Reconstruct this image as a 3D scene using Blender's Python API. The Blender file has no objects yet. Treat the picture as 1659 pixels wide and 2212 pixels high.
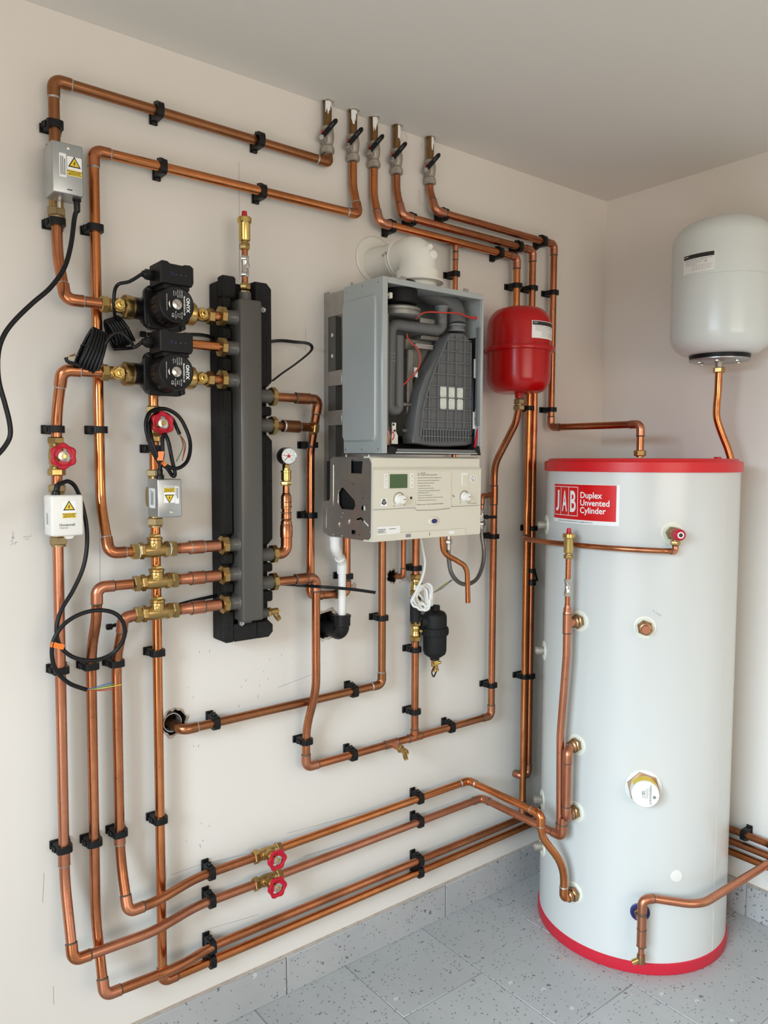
import bpy, bmesh, math, random
from mathutils import Vector, Matrix

random.seed(11)
PI = math.pi
scene = bpy.context.scene
col = scene.collection

# ------------------------------------------------------------------ camera
FPX, CXP, CYP = 1668.407, 829.5, 1106.0
YAW, PITCH, ROLL = math.radians(38.15757), math.radians(-3.75472), math.radians(-0.21085)
CAM = Vector((-2.4097, -1.7629, 1.4550))
_f = Vector((math.sin(YAW) * math.cos(PITCH), math.cos(YAW) * math.cos(PITCH), math.sin(PITCH)))
_r = Vector((math.cos(YAW), -math.sin(YAW), 0))
_d = _f.cross(_r)
CR = _r * math.cos(ROLL) + _d * math.sin(ROLL)
CD = -_r * math.sin(ROLL) + _d * math.cos(ROLL)
CF = _f
cam_data = bpy.data.cameras.new('camera')
cam = bpy.data.objects.new('camera', cam_data)
col.objects.link(cam)
m = Matrix((( CR.x, -CD.x, -CF.x, CAM.x), (CR.y, -CD.y, -CF.y, CAM.y), (CR.z, -CD.z, -CF.z, CAM.z), (0, 0, 0, 1)))
cam.matrix_world = m
cam_data.sensor_fit = 'VERTICAL'
cam_data.sensor_height = 36.0
cam_data.sensor_width = 27.0
cam_data.lens = FPX * 36.0 / 2212.0
cam_data.clip_start = 0.05
scene.camera = cam

# ------------------------------------------------------------------ light
world = bpy.data.worlds.new('world')
scene.world = world
world.use_nodes = True
bg = world.node_tree.nodes['Background']
bg.inputs[0].default_value = (0.80, 0.88, 1.0, 1)
bg.inputs[1].default_value = 0.6


def area(name, loc, target, sx, sy, watts, colr):
    d = bpy.data.lights.new(name, 'AREA')
    d.shape = 'RECTANGLE'
    d.size, d.size_y = sx, sy
    d.energy = watts
    d.color = colr
    o = bpy.data.objects.new(name, d)
    col.objects.link(o)
    o.location = loc
    o.rotation_euler = (Vector(target) - Vector(loc)).to_track_quat('-Z', 'Y').to_euler()
    return o


# sky through the doorway on the camera's left, plus two added warm fills
area('sky_daylight', (-6.4, -1.55, 3.05), (-1.0, -0.95, 0.65), 4.0, 2.1, 660, (0.64, 0.835, 1.0))
area('door_fill', (-3.36, -1.70, 0.95), (0, -1.4, 1.25), 1.8, 1.6, 11, (1.0, 0.89, 0.76))  # added fill lamp in the doorway, stands in for warm ground bounce
area('back_fill', (-1.9, -3.94, 1.50), (-1.5, 0, 1.2), 2.2, 1.3, 27, (1.0, 0.87, 0.71))  # added fill lamp in an unseen back opening, brightens surfaces facing the camera
scene.view_settings.view_transform = 'Standard'
scene.view_settings.look = 'None'
scene.view_settings.gamma = 1.0
scene.view_settings.use_curve_mapping = False
scene.view_settings.exposure = 0.41
scene.cycles.use_denoising = True
scene.cycles.max_bounces = 10
scene.cycles.diffuse_bounces = 6
scene.cycles.glossy_bounces = 4
scene.cycles.sample_clamp_indirect = 6.0
scene.cycles.caustics_reflective = False
scene.cycles.caustics_refractive = False

# ------------------------------------------------------------------ helpers


def at(u, v, x=None, y=None, z=None):
    """point of the room seen at photo pixel (u, v) on the plane x=, y= or z=const"""
    e = CR * ((u - CXP) / FPX) + CD * ((v - CYP) / FPX) + CF
    if x is not None:
        s = (x - CAM.x) / e.x
    elif y is not None:
        s = (y - CAM.y) / e.y
    else:
        s = (z - CAM.z) / e.z
    return CAM + e * s


def W(x, z, o):
    return Vector((x, -o, z))


CYL_C = Vector((-0.312, -0.3734, 0))
CYL_R = 0.283


def cyl_pt(ang, z, r=CYL_R):
    a = math.radians(ang)
    return Vector((CYL_C.x + r * math.cos(a), CYL_C.y + r * math.sin(a), z))


def frame(axis, ref=None):
    n = Vector(axis).normalized()
    h = Vector(ref) if ref is not None else (Vector((0, 0, 1)) if abs(n.z) < 0.9 else Vector((1, 0, 0)))
    u = (h - n * h.dot(n)).normalized()
    return u, n.cross(u), n


class MB:
    def __init__(s):
        s.v, s.f = [], []

    def add(s, vs, fs):
        n = len(s.v)
        s.v += [tuple(p) for p in vs]
        s.f += [[i + n for i in q] for q in fs]
        return s

    def box(s, c, size, rot=None, bev=0.0, seg=2):
        """box centred at c; rot = 3 axis vectors"""
        bm = bmesh.new()
        bmesh.ops.create_cube(bm, size=1.0)
        for v in bm.verts:
            v.co = Vector((v.co.x * size[0], v.co.y * size[1], v.co.z * size[2]))
        if bev > 0:
            bmesh.ops.bevel(bm, geom=bm.edges[:], offset=bev, segments=seg, profile=0.5, affect='EDGES')
        c = Vector(c)
        bm.verts.index_update()
        if rot:
            a, b, d = [Vector(q).normalized() for q in rot]
            vs = [c + a * v.co.x + b * v.co.y + d * v.co.z for v in bm.verts]
        else:
            vs = [c + v.co for v in bm.verts]
        s.add(vs, [[v.index for v in f.verts] for f in bm.faces])
        bm.free()
        return s

    def span(s, x0, x1, y0, y1, z0, z1, bev=0.0, seg=2):
        return s.box(((x0 + x1) / 2, (y0 + y1) / 2, (z0 + z1) / 2), (abs(x1 - x0), abs(y1 - y0), abs(z1 - z0)), None, bev, seg)

    def lathe(s, prof, org, axis, seg=28, ref=None, cap=True, phase=0.0):
        u, w, n = frame(axis, ref)
        org = Vector(org)
        vs, fs = [], []
        for r, h in prof:
            for k in range(seg):
                a = 2 * PI * k / seg + phase
                vs.append(org + n * h + (u * math.cos(a) + w * math.sin(a)) * r)
        for i in range(len(prof) - 1):
            for k in range(seg):
                k2 = (k + 1) % seg
                fs.append([i * seg + k, i * seg + k2, (i + 1) * seg + k2, (i + 1) * seg + k])
        if cap:
            fs.append(list(range(seg))[::-1])
            fs.append([(len(prof) - 1) * seg + k for k in range(seg)])
        return s.add(vs, fs)

    def cyl(s, p0, p1, r, seg=24, r1=None):
        p0, p1 = Vector(p0), Vector(p1)
        return s.lathe([(r, 0), (r if r1 is None else r1, (p1 - p0).length)], p0, p1 - p0, seg)

    def nut(s, org, axis, r, h, seg=6, phase=0.2, ref=None):
        """hexagon nut with chamfered ends, r = across corners / 2, starting at org along axis"""
        c = min(0.0022, h * 0.22)
        return s.lathe([(r * 0.86, 0), (r, c), (r, h - c), (r * 0.86, h)], org, axis, seg, ref, True, phase)

    def tube(s, pts, r, seg=16, closed=False, cap=True, flat=None):
        """swept circle; r number or list; flat=(wide, thin, normal) sweeps a flat strap instead"""
        pts = [Vector(p) for p in pts]
        n = len(pts)
        T = []
        for i in range(n):
            a = pts[(i - 1) % n] if (closed or i > 0) else pts[i]
            b = pts[(i + 1) % n] if (closed or i < n - 1) else pts[i]
            t = (b - a)
            T.append(t.normalized() if t.length > 1e-9 else Vector((0, 0, 1)))
        u, _, _ = frame(T[0], flat[2] if flat else None)
        rings = []
        for i in range(n):
            if i:
                u = u - T[i] * u.dot(T[i])
                if u.length < 1e-6:
                    u, _, _ = frame(T[i])
                u.normalize()
            w = T[i].cross(u)
            rr = r[i] if isinstance(r, (list, tuple)) else r
            if flat:
                q = [(1, 1), (-1, 1), (-1, -1), (1, -1)]
                rings.append([pts[i] + u * (flat[1] / 2 * a) + w * (flat[0] / 2 * b) for a, b in q])
            else:
                rings.append([pts[i] + (u * math.cos(2 * PI * k / seg) + w * math.sin(2 * PI * k / seg)) * rr for k in range(seg)])
        sg = len(rings[0])
        vs = [p for q in rings for p in q]
        fs = []
        for i in range(n if closed else n - 1):
            j = (i + 1) % n
            for k in range(sg):
                k2 = (k + 1) % sg
                fs.append([i * sg + k, i * sg + k2, j * sg + k2, j * sg + k])
        if cap and not closed:
            fs.append(list(range(sg))[::-1])
            fs.append([(n - 1) * sg + k for k in range(sg)])
        return s.add(vs, fs)

    def prism(s, poly, org, ux, uy, h, bev=0.0):
        """2-D outline in the plane (ux, uy) at org, pushed h along ux x uy"""
        org, ux, uy = Vector(org), Vector(ux), Vector(uy)
        n = ux.cross(uy).normalized()
        k = len(poly)
        lv = [(0.0, 0.0), (h, 0.0)]
        if bev > 0:
            cx = sum(p[0] for p in poly) / k
            cy = sum(p[1] for p in poly) / k
            lv = [(0.0, 0.0), (h - bev, 0.0), (h, bev)]
        vs, fs = [], []
        for hh, ins in lv:
            for p in poly:
                q = p
                if ins > 0:
                    dx, dy = cx - p[0], cy - p[1]
                    L = math.hypot(dx, dy) or 1
                    q = (p[0] + dx / L * ins, p[1] + dy / L * ins)
                vs.append(org + ux * q[0] + uy * q[1] + n * hh)
        L = len(lv)
        for i in range(L - 1):
            for j in range(k):
                j2 = (j + 1) % k
                fs.append([i * k + j, i * k + j2, (i + 1) * k + j2, (i + 1) * k + j])
        fs.append(list(range(k))[::-1])
        fs.append([(L - 1) * k + j for j in range(k)])
        return s.add(vs, fs)

    def ring(s, outer, inner, org, ux, uy, h):
        """outline with a hole: outer and inner are point lists of equal length"""
        org, ux, uy = Vector(org), Vector(ux), Vector(uy)
        n = ux.cross(uy).normalized()
        k = len(outer)
        vs = []
        for hh in (0, h):
            for lst in (outer, inner):
                for p in lst:
                    vs.append(org + ux * p[0] + uy * p[1] + n * hh)
        fs = []
        for j in range(k):
            j2 = (j + 1) % k
            fs.append([j, j2, 2 * k + j2, 2 * k + j])
            fs.append([k + j2, k + j, 3 * k + j, 3 * k + j2])
            fs.append([2 * k + j, 2 * k + j2, 3 * k + j2, 3 * k + j])
            fs.append([j2, j, k + j, k + j2])
        return s.add(vs, fs)

    def ball(s, c, r, seg=12, sc=(1, 1, 1)):
        pr = []
        for i in range(seg // 2 + 1):
            a = PI * i / (seg // 2)
            pr.append((max(1e-5, math.sin(a) * r), -math.cos(a) * r))
        k = len(s.v)
        s.lathe(pr, (0, 0, 0), (0, 0, 1), seg)
        c = Vector(c)
        for i in range(k, len(s.v)):
            p = s.v[i]
            s.v[i] = (c.x + p[0] * sc[0], c.y + p[1] * sc[1], c.z + p[2] * sc[2])
        return s

    def mesh(s, name, sharp=38):
        me = bpy.data.meshes.new(name)
        me.from_pydata(s.v, [], s.f)
        me.validate()
        bm = bmesh.new()
        bm.from_mesh(me)
        bmesh.ops.recalc_face_normals(bm, faces=bm.faces[:])
        bm.to_mesh(me)
        bm.free()
        for p in me.polygons:
            p.use_smooth = True
        me.set_sharp_from_angle(angle=math.radians(sharp))
        return me

    def build(s, name, mat, parent=None, local=False, sharp=38, label=None):
        me = s.mesh(name, sharp)
        me.materials.append(MAT[mat] if isinstance(mat, str) else mat)
        return link(name, me, parent, local, label)


def link(name, me, parent=None, local=False, label=None):
    o = bpy.data.objects.new(name, me)
    col.objects.link(o)
    if parent is not None:
        while parent.parent is not None and parent.parent.parent is not None:   # never a fourth level
            parent = parent.parent
        o.parent = parent
        if not local and parent.parent is None:
            o.matrix_parent_inverse = parent.matrix_basis.inverted()
    if label:
        o['label'] = label
    return o


def tag(o, label, cat, group=None, kind=None):
    o['label'] = label
    if cat:
        o['category'] = cat
    if group:
        o['group'] = group
    if kind:
        o['kind'] = kind
    return o


def thing(name, label, cat, loc=(0, 0, 0), group=None, mat=None):
    o = bpy.data.objects.new(name, None)
    o.empty_display_size = 0.02
    col.objects.link(o)
    o.matrix_basis = mat if mat is not None else Matrix.Translation(Vector(loc))
    return tag(o, label, cat, group)


def copy_tree(o, parent=None):
    c = o.copy()
    col.objects.link(c)
    c.parent = parent
    for ch in o.children:
        copy_tree(ch, c)
    return c


def place(axes, loc):
    """matrix whose local x, y, z become the three world vectors"""
    a, b, d = [Vector(q).normalized() for q in axes]
    return Matrix(((a.x, b.x, d.x, loc[0]), (a.y, b.y, d.y, loc[1]), (a.z, b.z, d.z, loc[2]), (0, 0, 0, 1)))


def fillet(pts, radii, step=8):
    """polyline with rounded corners"""
    pts = [Vector(p) for p in pts]
    out = [pts[0]]
    for i in range(1, len(pts) - 1):
        a, p, b = pts[i - 1], pts[i], pts[i + 1]
        d1, d2 = (a - p), (b - p)
        l1, l2 = d1.length, d2.length
        d1.normalize()
        d2.normalize()
        ang = d1.angle(d2)
        if radii[i] <= 0 or ang > PI - 0.02:
            out.append(p)
            continue
        t = min(radii[i] / math.tan(ang / 2), 0.47 * l1, 0.47 * l2)
        R = t * math.tan(ang / 2)
        bis = (d1 + d2).normalized()
        c = p + bis * (R / math.sin(ang / 2))
        s0, s1 = p + d1 * t, p + d2 * t
        v0, v1 = (s0 - c), (s1 - c)
        sw = v0.angle(v1)
        ax = v0.cross(v1).normalized()
        n = max(3, int(step * sw / (PI / 2)) + 2)
        for k in range(n + 1):
            out.append(c + Matrix.Rotation(sw * k / n, 3, ax) @ v0)
    out.append(pts[-1])
    return out


def smooth(pts, n=6):
    """Catmull-Rom through the points"""
    pts = [Vector(p) for p in pts]
    out = []
    for i in range(len(pts) - 1):
        p0 = pts[max(i - 1, 0)]
        p1, p2 = pts[i], pts[i + 1]
        p3 = pts[min(i + 2, len(pts) - 1)]
        for k in range(n):
            t = k / n
            out.append(0.5 * ((2 * p1) + (p2 - p0) * t + (2 * p0 - 5 * p1 + 4 * p2 - p3) * t * t + (3 * p1 - p0 - 3 * p2 + p3) * t ** 3))
    out.append(pts[-1])
    return out


def text_mesh(s, size, sx=1.0, bold=0.0, align='LEFT', spacing=1.0, ext=0.0):
    """letters of the built-in font as a flat mesh, returns (verts, faces), x right, y up"""
    cu = bpy.data.curves.new('letters', 'FONT')
    cu.body = s
    cu.size = size
    cu.align_x = align
    cu.align_y = 'CENTER'
    cu.offset = bold
    cu.space_character = spacing
    cu.resolution_u = 3
    cu.extrude = ext
    o = bpy.data.objects.new('letters', cu)
    col.objects.link(o)
    dg = bpy.context.evaluated_depsgraph_get()
    me = bpy.data.meshes.new_from_object(o.evaluated_get(dg))
    vs = [(v.co.x * sx, v.co.y, v.co.z) for v in me.vertices]
    fs = [list(p.vertices) for p in me.polygons]
    bpy.data.objects.remove(o)
    bpy.data.curves.remove(cu)
    bpy.data.meshes.remove(me)
    return vs, fs


def letters(s, size, org, ux, uy, mat, parent, name='lettering', sx=1.0, bold=0.0, align='CENTER', local=False, fn=None, spacing=1.0):
    """printed words on a surface: s may be a list of (text, x, y, size)"""
    rows = s if isinstance(s, list) else [(s, 0, 0, size)]
    mb = MB()
    org, ux, uy = Vector(org), Vector(ux).normalized(), Vector(uy).normalized()
    for t, x, y, sz in rows:
        vs, fs = text_mesh(t, sz, sx, bold, align, spacing)
        if fn:
            mb.add([fn(p[0] + x, p[1] + y) for p in vs], fs)
        else:
            mb.add([org + ux * (p[0] + x) + uy * (p[1] + y) for p in vs], fs)
    me = bpy.data.meshes.new(name)
    me.from_pydata(mb.v, [], mb.f)
    me.materials.append(MAT[mat])
    return link(name, me, parent, local)


def rrect(w, h, r, n=4):
    """rounded rectangle outline centred at 0"""
    out = []
    for cx, cy, a0 in ((w / 2 - r, h / 2 - r, 0), (-w / 2 + r, h / 2 - r, PI / 2), (-w / 2 + r, -h / 2 + r, PI), (w / 2 - r, -h / 2 + r, 1.5 * PI)):
        for k in range(n + 1):
            a = a0 + PI / 2 * k / n
            out.append((cx + r * math.cos(a), cy + r * math.sin(a)))
    return out


def circ(r, n=24, c=(0, 0)):
    return [(c[0] + r * math.cos(2 * PI * k / n), c[1] + r * math.sin(2 * PI * k / n)) for k in range(n)]


X, Y, Z = Vector((1, 0, 0)), Vector((0, 1, 0)), Vector((0, 0, 1))

# ------------------------------------------------------------------ materials
MAT = {}


def mat(name, rgb, rough=0.5, metal=0.0, spec=0.5, noise=None, bump=None, coat=0.0, rvar=0.0, emit=None):
    """principled material; noise=(rgb2, scale, contrast, stretch) mixes a second colour, bump=(scale, strength)"""
    m = bpy.data.materials.new(name)
    m.use_nodes = True
    nt = m.node_tree
    b = nt.nodes['Principled BSDF']
    b.inputs['Base Color'].default_value = (*rgb, 1)
    b.inputs['Roughness'].default_value = rough
    b.inputs['Metallic'].default_value = metal
    b.inputs['Specular IOR Level'].default_value = spec
    b.inputs['Coat Weight'].default_value = coat
    tc = nt.nodes.new('ShaderNodeTexCoord')
    if noise:
        rgb2, sc, con, st = noise
        mp = nt.nodes.new('ShaderNodeMapping')
        mp.inputs['Scale'].default_value = st
        nt.links.new(tc.outputs['Object'], mp.inputs[0])
        nz = nt.nodes.new('ShaderNodeTexNoise')
        nz.inputs['Scale'].default_value = sc
        nz.inputs['Detail'].default_value = 6
        nz.inputs['Roughness'].default_value = 0.62
        nt.links.new(mp.outputs[0], nz.inputs['Vector'])
        cr = nt.nodes.new('ShaderNodeValToRGB')
        cr.color_ramp.elements[0].position = 0.5 - con
        cr.color_ramp.elements[1].position = 0.5 + con
        cr.color_ramp.elements[0].color = (*rgb, 1)
        cr.color_ramp.elements[1].color = (*rgb2, 1)
        nt.links.new(nz.outputs['Fac'], cr.inputs[0])
        nt.links.new(cr.outputs[0], b.inputs['Base Color'])
        if rvar:
            mr = nt.nodes.new('ShaderNodeMapRange')
            mr.inputs['From Min'].default_value = 0.3
            mr.inputs['From Max'].default_value = 0.7
            mr.inputs['To Min'].default_value = rough - rvar
            mr.inputs['To Max'].default_value = rough + rvar
            nt.links.new(nz.outputs['Fac'], mr.inputs['Value'])
            nt.links.new(mr.outputs[0], b.inputs['Roughness'])
    if bump:
        bn = nt.nodes.new('ShaderNodeTexNoise')
        bn.inputs['Scale'].default_value = bump[0]
        bn.inputs['Detail'].default_value = 4
        nt.links.new(tc.outputs['Object'], bn.inputs['Vector'])
        bp = nt.nodes.new('ShaderNodeBump')
        bp.inputs['Strength'].default_value = bump[1]
        bp.inputs['Distance'].default_value = 0.002
        nt.links.new(bn.outputs['Fac'], bp.inputs['Height'])
        nt.links.new(bp.outputs[0], b.inputs['Normal'])
    MAT[name] = m
    return m


S1 = (1, 1, 1)


def copper(name, bright, dark, con, rough):
    """copper tube: a fresh colour, brown tarnish in long patches and small dark spots"""
    m = bpy.data.materials.new(name)
    m.use_nodes = True
    nt = m.node_tree
    b = nt.nodes['Principled BSDF']
    b.inputs['Metallic'].default_value = 1.0
    tc = nt.nodes.new('ShaderNodeTexCoord')
    mp = nt.nodes.new('ShaderNodeMapping')
    mp.inputs['Scale'].default_value = (1.0, 1.6, 1.0)
    nt.links.new(tc.outputs['Object'], mp.inputs[0])
    n1 = nt.nodes.new('ShaderNodeTexNoise')
    n1.inputs['Scale'].default_value = 7.0
    n1.inputs['Detail'].default_value = 7
    n1.inputs['Roughness'].default_value = 0.66
    nt.links.new(mp.outputs[0], n1.inputs['Vector'])
    r1 = nt.nodes.new('ShaderNodeValToRGB')
    e = r1.color_ramp.elements
    e[0].position, e[1].position = 0.5 - con, 0.5 + con
    e[0].color, e[1].color = (*bright, 1), (*dark, 1)
    nt.links.new(n1.outputs['Fac'], r1.inputs[0])
    n2 = nt.nodes.new('ShaderNodeTexNoise')
    n2.inputs['Scale'].default_value = 130.0
    n2.inputs['Detail'].default_value = 3
    nt.links.new(tc.outputs['Object'], n2.inputs['Vector'])
    r2 = nt.nodes.new('ShaderNodeValToRGB')
    r2.color_ramp.elements[0].position, r2.color_ramp.elements[1].position = 0.64, 0.74
    r2.color_ramp.elements[0].color, r2.color_ramp.elements[1].color = (0, 0, 0, 1), (1, 1, 1, 1)
    nt.links.new(n2.outputs['Fac'], r2.inputs[0])
    mx = nt.nodes.new('ShaderNodeMix')
    mx.data_type = 'RGBA'
    mx.inputs['B'].default_value = (dark[0] * 0.5, dark[1] * 0.5, dark[2] * 0.55, 1)
    nt.links.new(r1.outputs[0], mx.inputs['A'])
    mul = nt.nodes.new('ShaderNodeMath')
    mul.operation = 'MULTIPLY'
    mul.inputs[1].default_value = 0.55
    nt.links.new(r2.outputs[0], mul.inputs[0])
    nt.links.new(mul.outputs[0], mx.inputs['Factor'])
    nt.links.new(mx.outputs['Result'], b.inputs['Base Color'])
    mr = nt.nodes.new('ShaderNodeMapRange')
    mr.inputs['From Min'].default_value = 0.32
    mr.inputs['From Max'].default_value = 0.68
    mr.inputs['To Min'].default_value = rough - 0.08
    mr.inputs['To Max'].default_value = rough + 0.14
    nt.links.new(n1.outputs['Fac'], mr.inputs['Value'])
    nt.links.new(mr.outputs[0], b.inputs['Roughness'])
    MAT[name] = m


copper('copper', (0.68, 0.262, 0.122), (0.31, 0.115, 0.052), 0.20, 0.25)
copper('copper_bright', (0.76, 0.295, 0.115), (0.44, 0.15, 0.05), 0.22, 0.20)
copper('copper_brown', (0.45, 0.185, 0.085), (0.24, 0.105, 0.042), 0.2, 0.32)
copper('copper_pink', (0.68, 0.30, 0.18), (0.42, 0.165, 0.09), 0.22, 0.33)
copper('copper_tarnish', (0.34, 0.20, 0.085), (0.19, 0.11, 0.045), 0.2, 0.36)
mat('solder', (0.42, 0.40, 0.37), 0.45, 0.9)
mat('flux_ring', (0.10, 0.075, 0.055), 0.6, 0.3)
mat('brass', (0.54, 0.36, 0.135), 0.32, 1.0, noise=((0.36, 0.24, 0.095), 30, 0.25, S1), rvar=0.06)
mat('brass_bright', (0.66, 0.47, 0.165), 0.23, 1.0)
mat('brass_dull', (0.46, 0.34, 0.17), 0.42, 0.9, noise=((0.33, 0.24, 0.12), 40, 0.25, S1))
mat('bronze', (0.48, 0.28, 0.14), 0.35, 1.0, noise=((0.28, 0.16, 0.08), 40, 0.25, S1))
mat('nickel', (0.60, 0.57, 0.52), 0.22, 1.0)
mat('nickel_dull', (0.44, 0.40, 0.34), 0.48, 0.55, noise=((0.36, 0.32, 0.27), 60, 0.2, S1))
mat('chrome', (0.72, 0.72, 0.72), 0.12, 1.0)
mat('zinc_plate', (0.50, 0.52, 0.52), 0.34, 0.85, noise=((0.40, 0.42, 0.42), 18, 0.25, S1), rvar=0.08)
mat('galvanised', (0.46, 0.44, 0.42), 0.40, 0.9, noise=((0.36, 0.34, 0.32), 24, 0.25, S1), rvar=0.08)
mat('casing_grey', (0.41, 0.435, 0.425), 0.36, 0.2, noise=((0.35, 0.375, 0.365), 5, 0.25, S1))
mat('aluminium_cast', (0.34, 0.33, 0.30), 0.50, 0.75, noise=((0.24, 0.23, 0.21), 40, 0.25, S1), bump=(160, 0.3))
mat('black_plastic', (0.006, 0.006, 0.0065), 0.42, spec=0.28)
mat('black_matt', (0.008, 0.008, 0.008), 0.60, spec=0.3)
mat('black_paint', (0.006, 0.005, 0.005), 0.28, spec=0.35)
mat('black_rubber', (0.005, 0.005, 0.006), 0.34, spec=0.3)
mat('foam_black', (0.011, 0.0105, 0.010), 0.8, spec=0.25, noise=((0.020, 0.019, 0.018), 260, 0.15, S1), bump=(300, 0.9))
mat('steel_dark', (0.088, 0.082, 0.072), 0.33, 0.15)
mat('duct_grey', (0.105, 0.105, 0.105), 0.46)
mat('duct_light', (0.135, 0.138, 0.138), 0.48)
mat('white_plastic', (0.80, 0.78, 0.72), 0.34)
mat('white_pipe', (0.82, 0.79, 0.74), 0.30)
mat('white_enamel', (0.66, 0.69, 0.66), 0.24)
mat('cylinder_white', (0.63, 0.63, 0.60), 0.25)
mat('fascia_white', (0.66, 0.62, 0.51), 0.42)
mat('flue_white', (0.78, 0.76, 0.69), 0.30)
mat('cream_disc', (0.80, 0.78, 0.66), 0.40)
mat('red_paint', (0.42, 0.003, 0.003), 0.24, spec=0.4)
mat('red_lid', (0.62, 0.012, 0.016), 0.36)
mat('red_rim', (0.56, 0.014, 0.034), 0.42)
mat('red_wheel', (0.46, 0.003, 0.020), 0.30, spec=0.4)
mat('red_cap', (0.52, 0.006, 0.012), 0.35)
mat('red_print', (0.66, 0.008, 0.010), 0.28)
mat('white_print', (0.86, 0.86, 0.84), 0.45)
mat('paper', (0.80, 0.79, 0.75), 0.6)
mat('yellow_print', (0.80, 0.56, 0.015), 0.45)
mat('black_print', (0.015, 0.015, 0.015), 0.5)
mat('grey_print', (0.22, 0.22, 0.22), 0.6)
mat('blue_print', (0.012, 0.018, 0.12), 0.35)
mat('lcd_green', (0.055, 0.10, 0.035), 0.18)
mat('orange_tag', (0.85, 0.20, 0.02), 0.5)
mat('wire_red', (0.55, 0.03, 0.02), 0.4)
mat('wire_blue', (0.03, 0.10, 0.35), 0.4)
mat('wire_green', (0.05, 0.20, 0.06), 0.4)
mat('wire_yellow', (0.70, 0.55, 0.06), 0.4)
mat('wire_white', (0.75, 0.73, 0.68), 0.4)
mat('wire_brown', (0.16, 0.06, 0.03), 0.4)
mat('braid', (0.30, 0.29, 0.28), 0.38, 0.9, noise=((0.14, 0.135, 0.13), 420, 0.12, S1))
mat('felt_pad', (0.66, 0.68, 0.60), 0.8, noise=((0.52, 0.54, 0.48), 90, 0.2, S1))
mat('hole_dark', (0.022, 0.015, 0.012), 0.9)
mat('torn_board', (0.36, 0.25, 0.18), 0.9, noise=((0.62, 0.55, 0.47), 90, 0.15, S1))
mat('pencil', (0.34, 0.34, 0.36), 0.7)
mat('gauge_face', (0.80, 0.80, 0.77), 0.35)
mat('limescale', (0.60, 0.58, 0.54), 0.7)
mat('wall_paint', (0.770, 0.722, 0.662), 0.62, spec=0.3, noise=((0.745, 0.696, 0.634), 1.6, 0.3, S1), bump=(55, 0.05))
mat('ceiling_paint', (0.735, 0.708, 0.652), 0.8, spec=0.2)
mat('far_wall_paint', (0.26, 0.22, 0.18), 0.8, spec=0.2)
mat('grout', (0.26, 0.26, 0.26), 0.9)
mat('adhesive', (0.55, 0.47, 0.40), 0.85, noise=((0.40, 0.32, 0.26), 70, 0.2, S1))

# grey stone-look floor tile: cloudy greys, flecks of dark and pale stone
m = mat('stone_tile', (0.46, 0.455, 0.445), 0.42, noise=((0.355, 0.352, 0.348), 3.2, 0.28, (1.0, 0.35, 1.0)), bump=(180, 0.12))
nt = m.node_tree
b = nt.nodes['Principled BSDF']
ramp = [n for n in nt.nodes if n.type == 'VALTORGB'][0]
tc = [n for n in nt.nodes if n.type == 'TEX_COORD'][0]
prev = ramp.outputs[0]
for sc, thr, c2, rnd, wob in ((34, 0.16, (0.10, 0.10, 0.105), 0.62, 0.02), (20, 0.15, (0.60, 0.60, 0.58), 0.86, 0.02), (95, 0.24, (0.125, 0.125, 0.13), 0.55, 0.006)):
    wn = nt.nodes.new('ShaderNodeTexNoise')
    wn.inputs['Scale'].default_value = sc * 1.5
    nt.links.new(tc.outputs['Object'], wn.inputs['Vector'])
    va = nt.nodes.new('ShaderNodeVectorMath')
    va.operation = 'MULTIPLY_ADD'
    va.inputs[1].default_value = (wob, wob, wob)
    nt.links.new(wn.outputs['Color'], va.inputs[0])
    nt.links.new(tc.outputs['Object'], va.inputs[2])
    vo = nt.nodes.new('ShaderNodeTexVoronoi')
    vo.inputs['Scale'].default_value = sc
    nt.links.new(va.outputs[0], vo.inputs['Vector'])
    lt = nt.nodes.new('ShaderNodeMath')
    lt.operation = 'LESS_THAN'
    lt.inputs[1].default_value = thr
    nt.links.new(vo.outputs['Distance'], lt.inputs[0])
    sep = nt.nodes.new('ShaderNodeSeparateColor')
    nt.links.new(vo.outputs['Color'], sep.inputs[0])
    gt = nt.nodes.new('ShaderNodeMath')
    gt.operation = 'GREATER_THAN'
    gt.inputs[1].default_value = rnd
    nt.links.new(sep.outputs[0], gt.inputs[0])
    mu = nt.nodes.new('ShaderNodeMath')
    mu.operation = 'MULTIPLY'
    nt.links.new(lt.outputs[0], mu.inputs[0])
    nt.links.new(gt.outputs[0], mu.inputs[1])
    mx = nt.nodes.new('ShaderNodeMix')
    mx.data_type = 'RGBA'
    mx.inputs['B'].default_value = (*c2, 1)
    nt.links.new(prev, mx.inputs['A'])
    sc2 = nt.nodes.new('ShaderNodeMath')
    sc2.operation = 'MULTIPLY'
    sc2.inputs[1].default_value = 0.8
    nt.links.new(mu.outputs[0], sc2.inputs[0])
    nt.links.new(sc2.outputs[0], mx.inputs['Factor'])
    prev = mx.outputs['Result']
nt.links.new(prev, b.inputs['Base Color'])

# ------------------------------------------------------------------ the room
H = 2.4
XL, YB = -3.4, -4.0


def struct(o):
    o['kind'] = 'structure'
    return o


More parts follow.
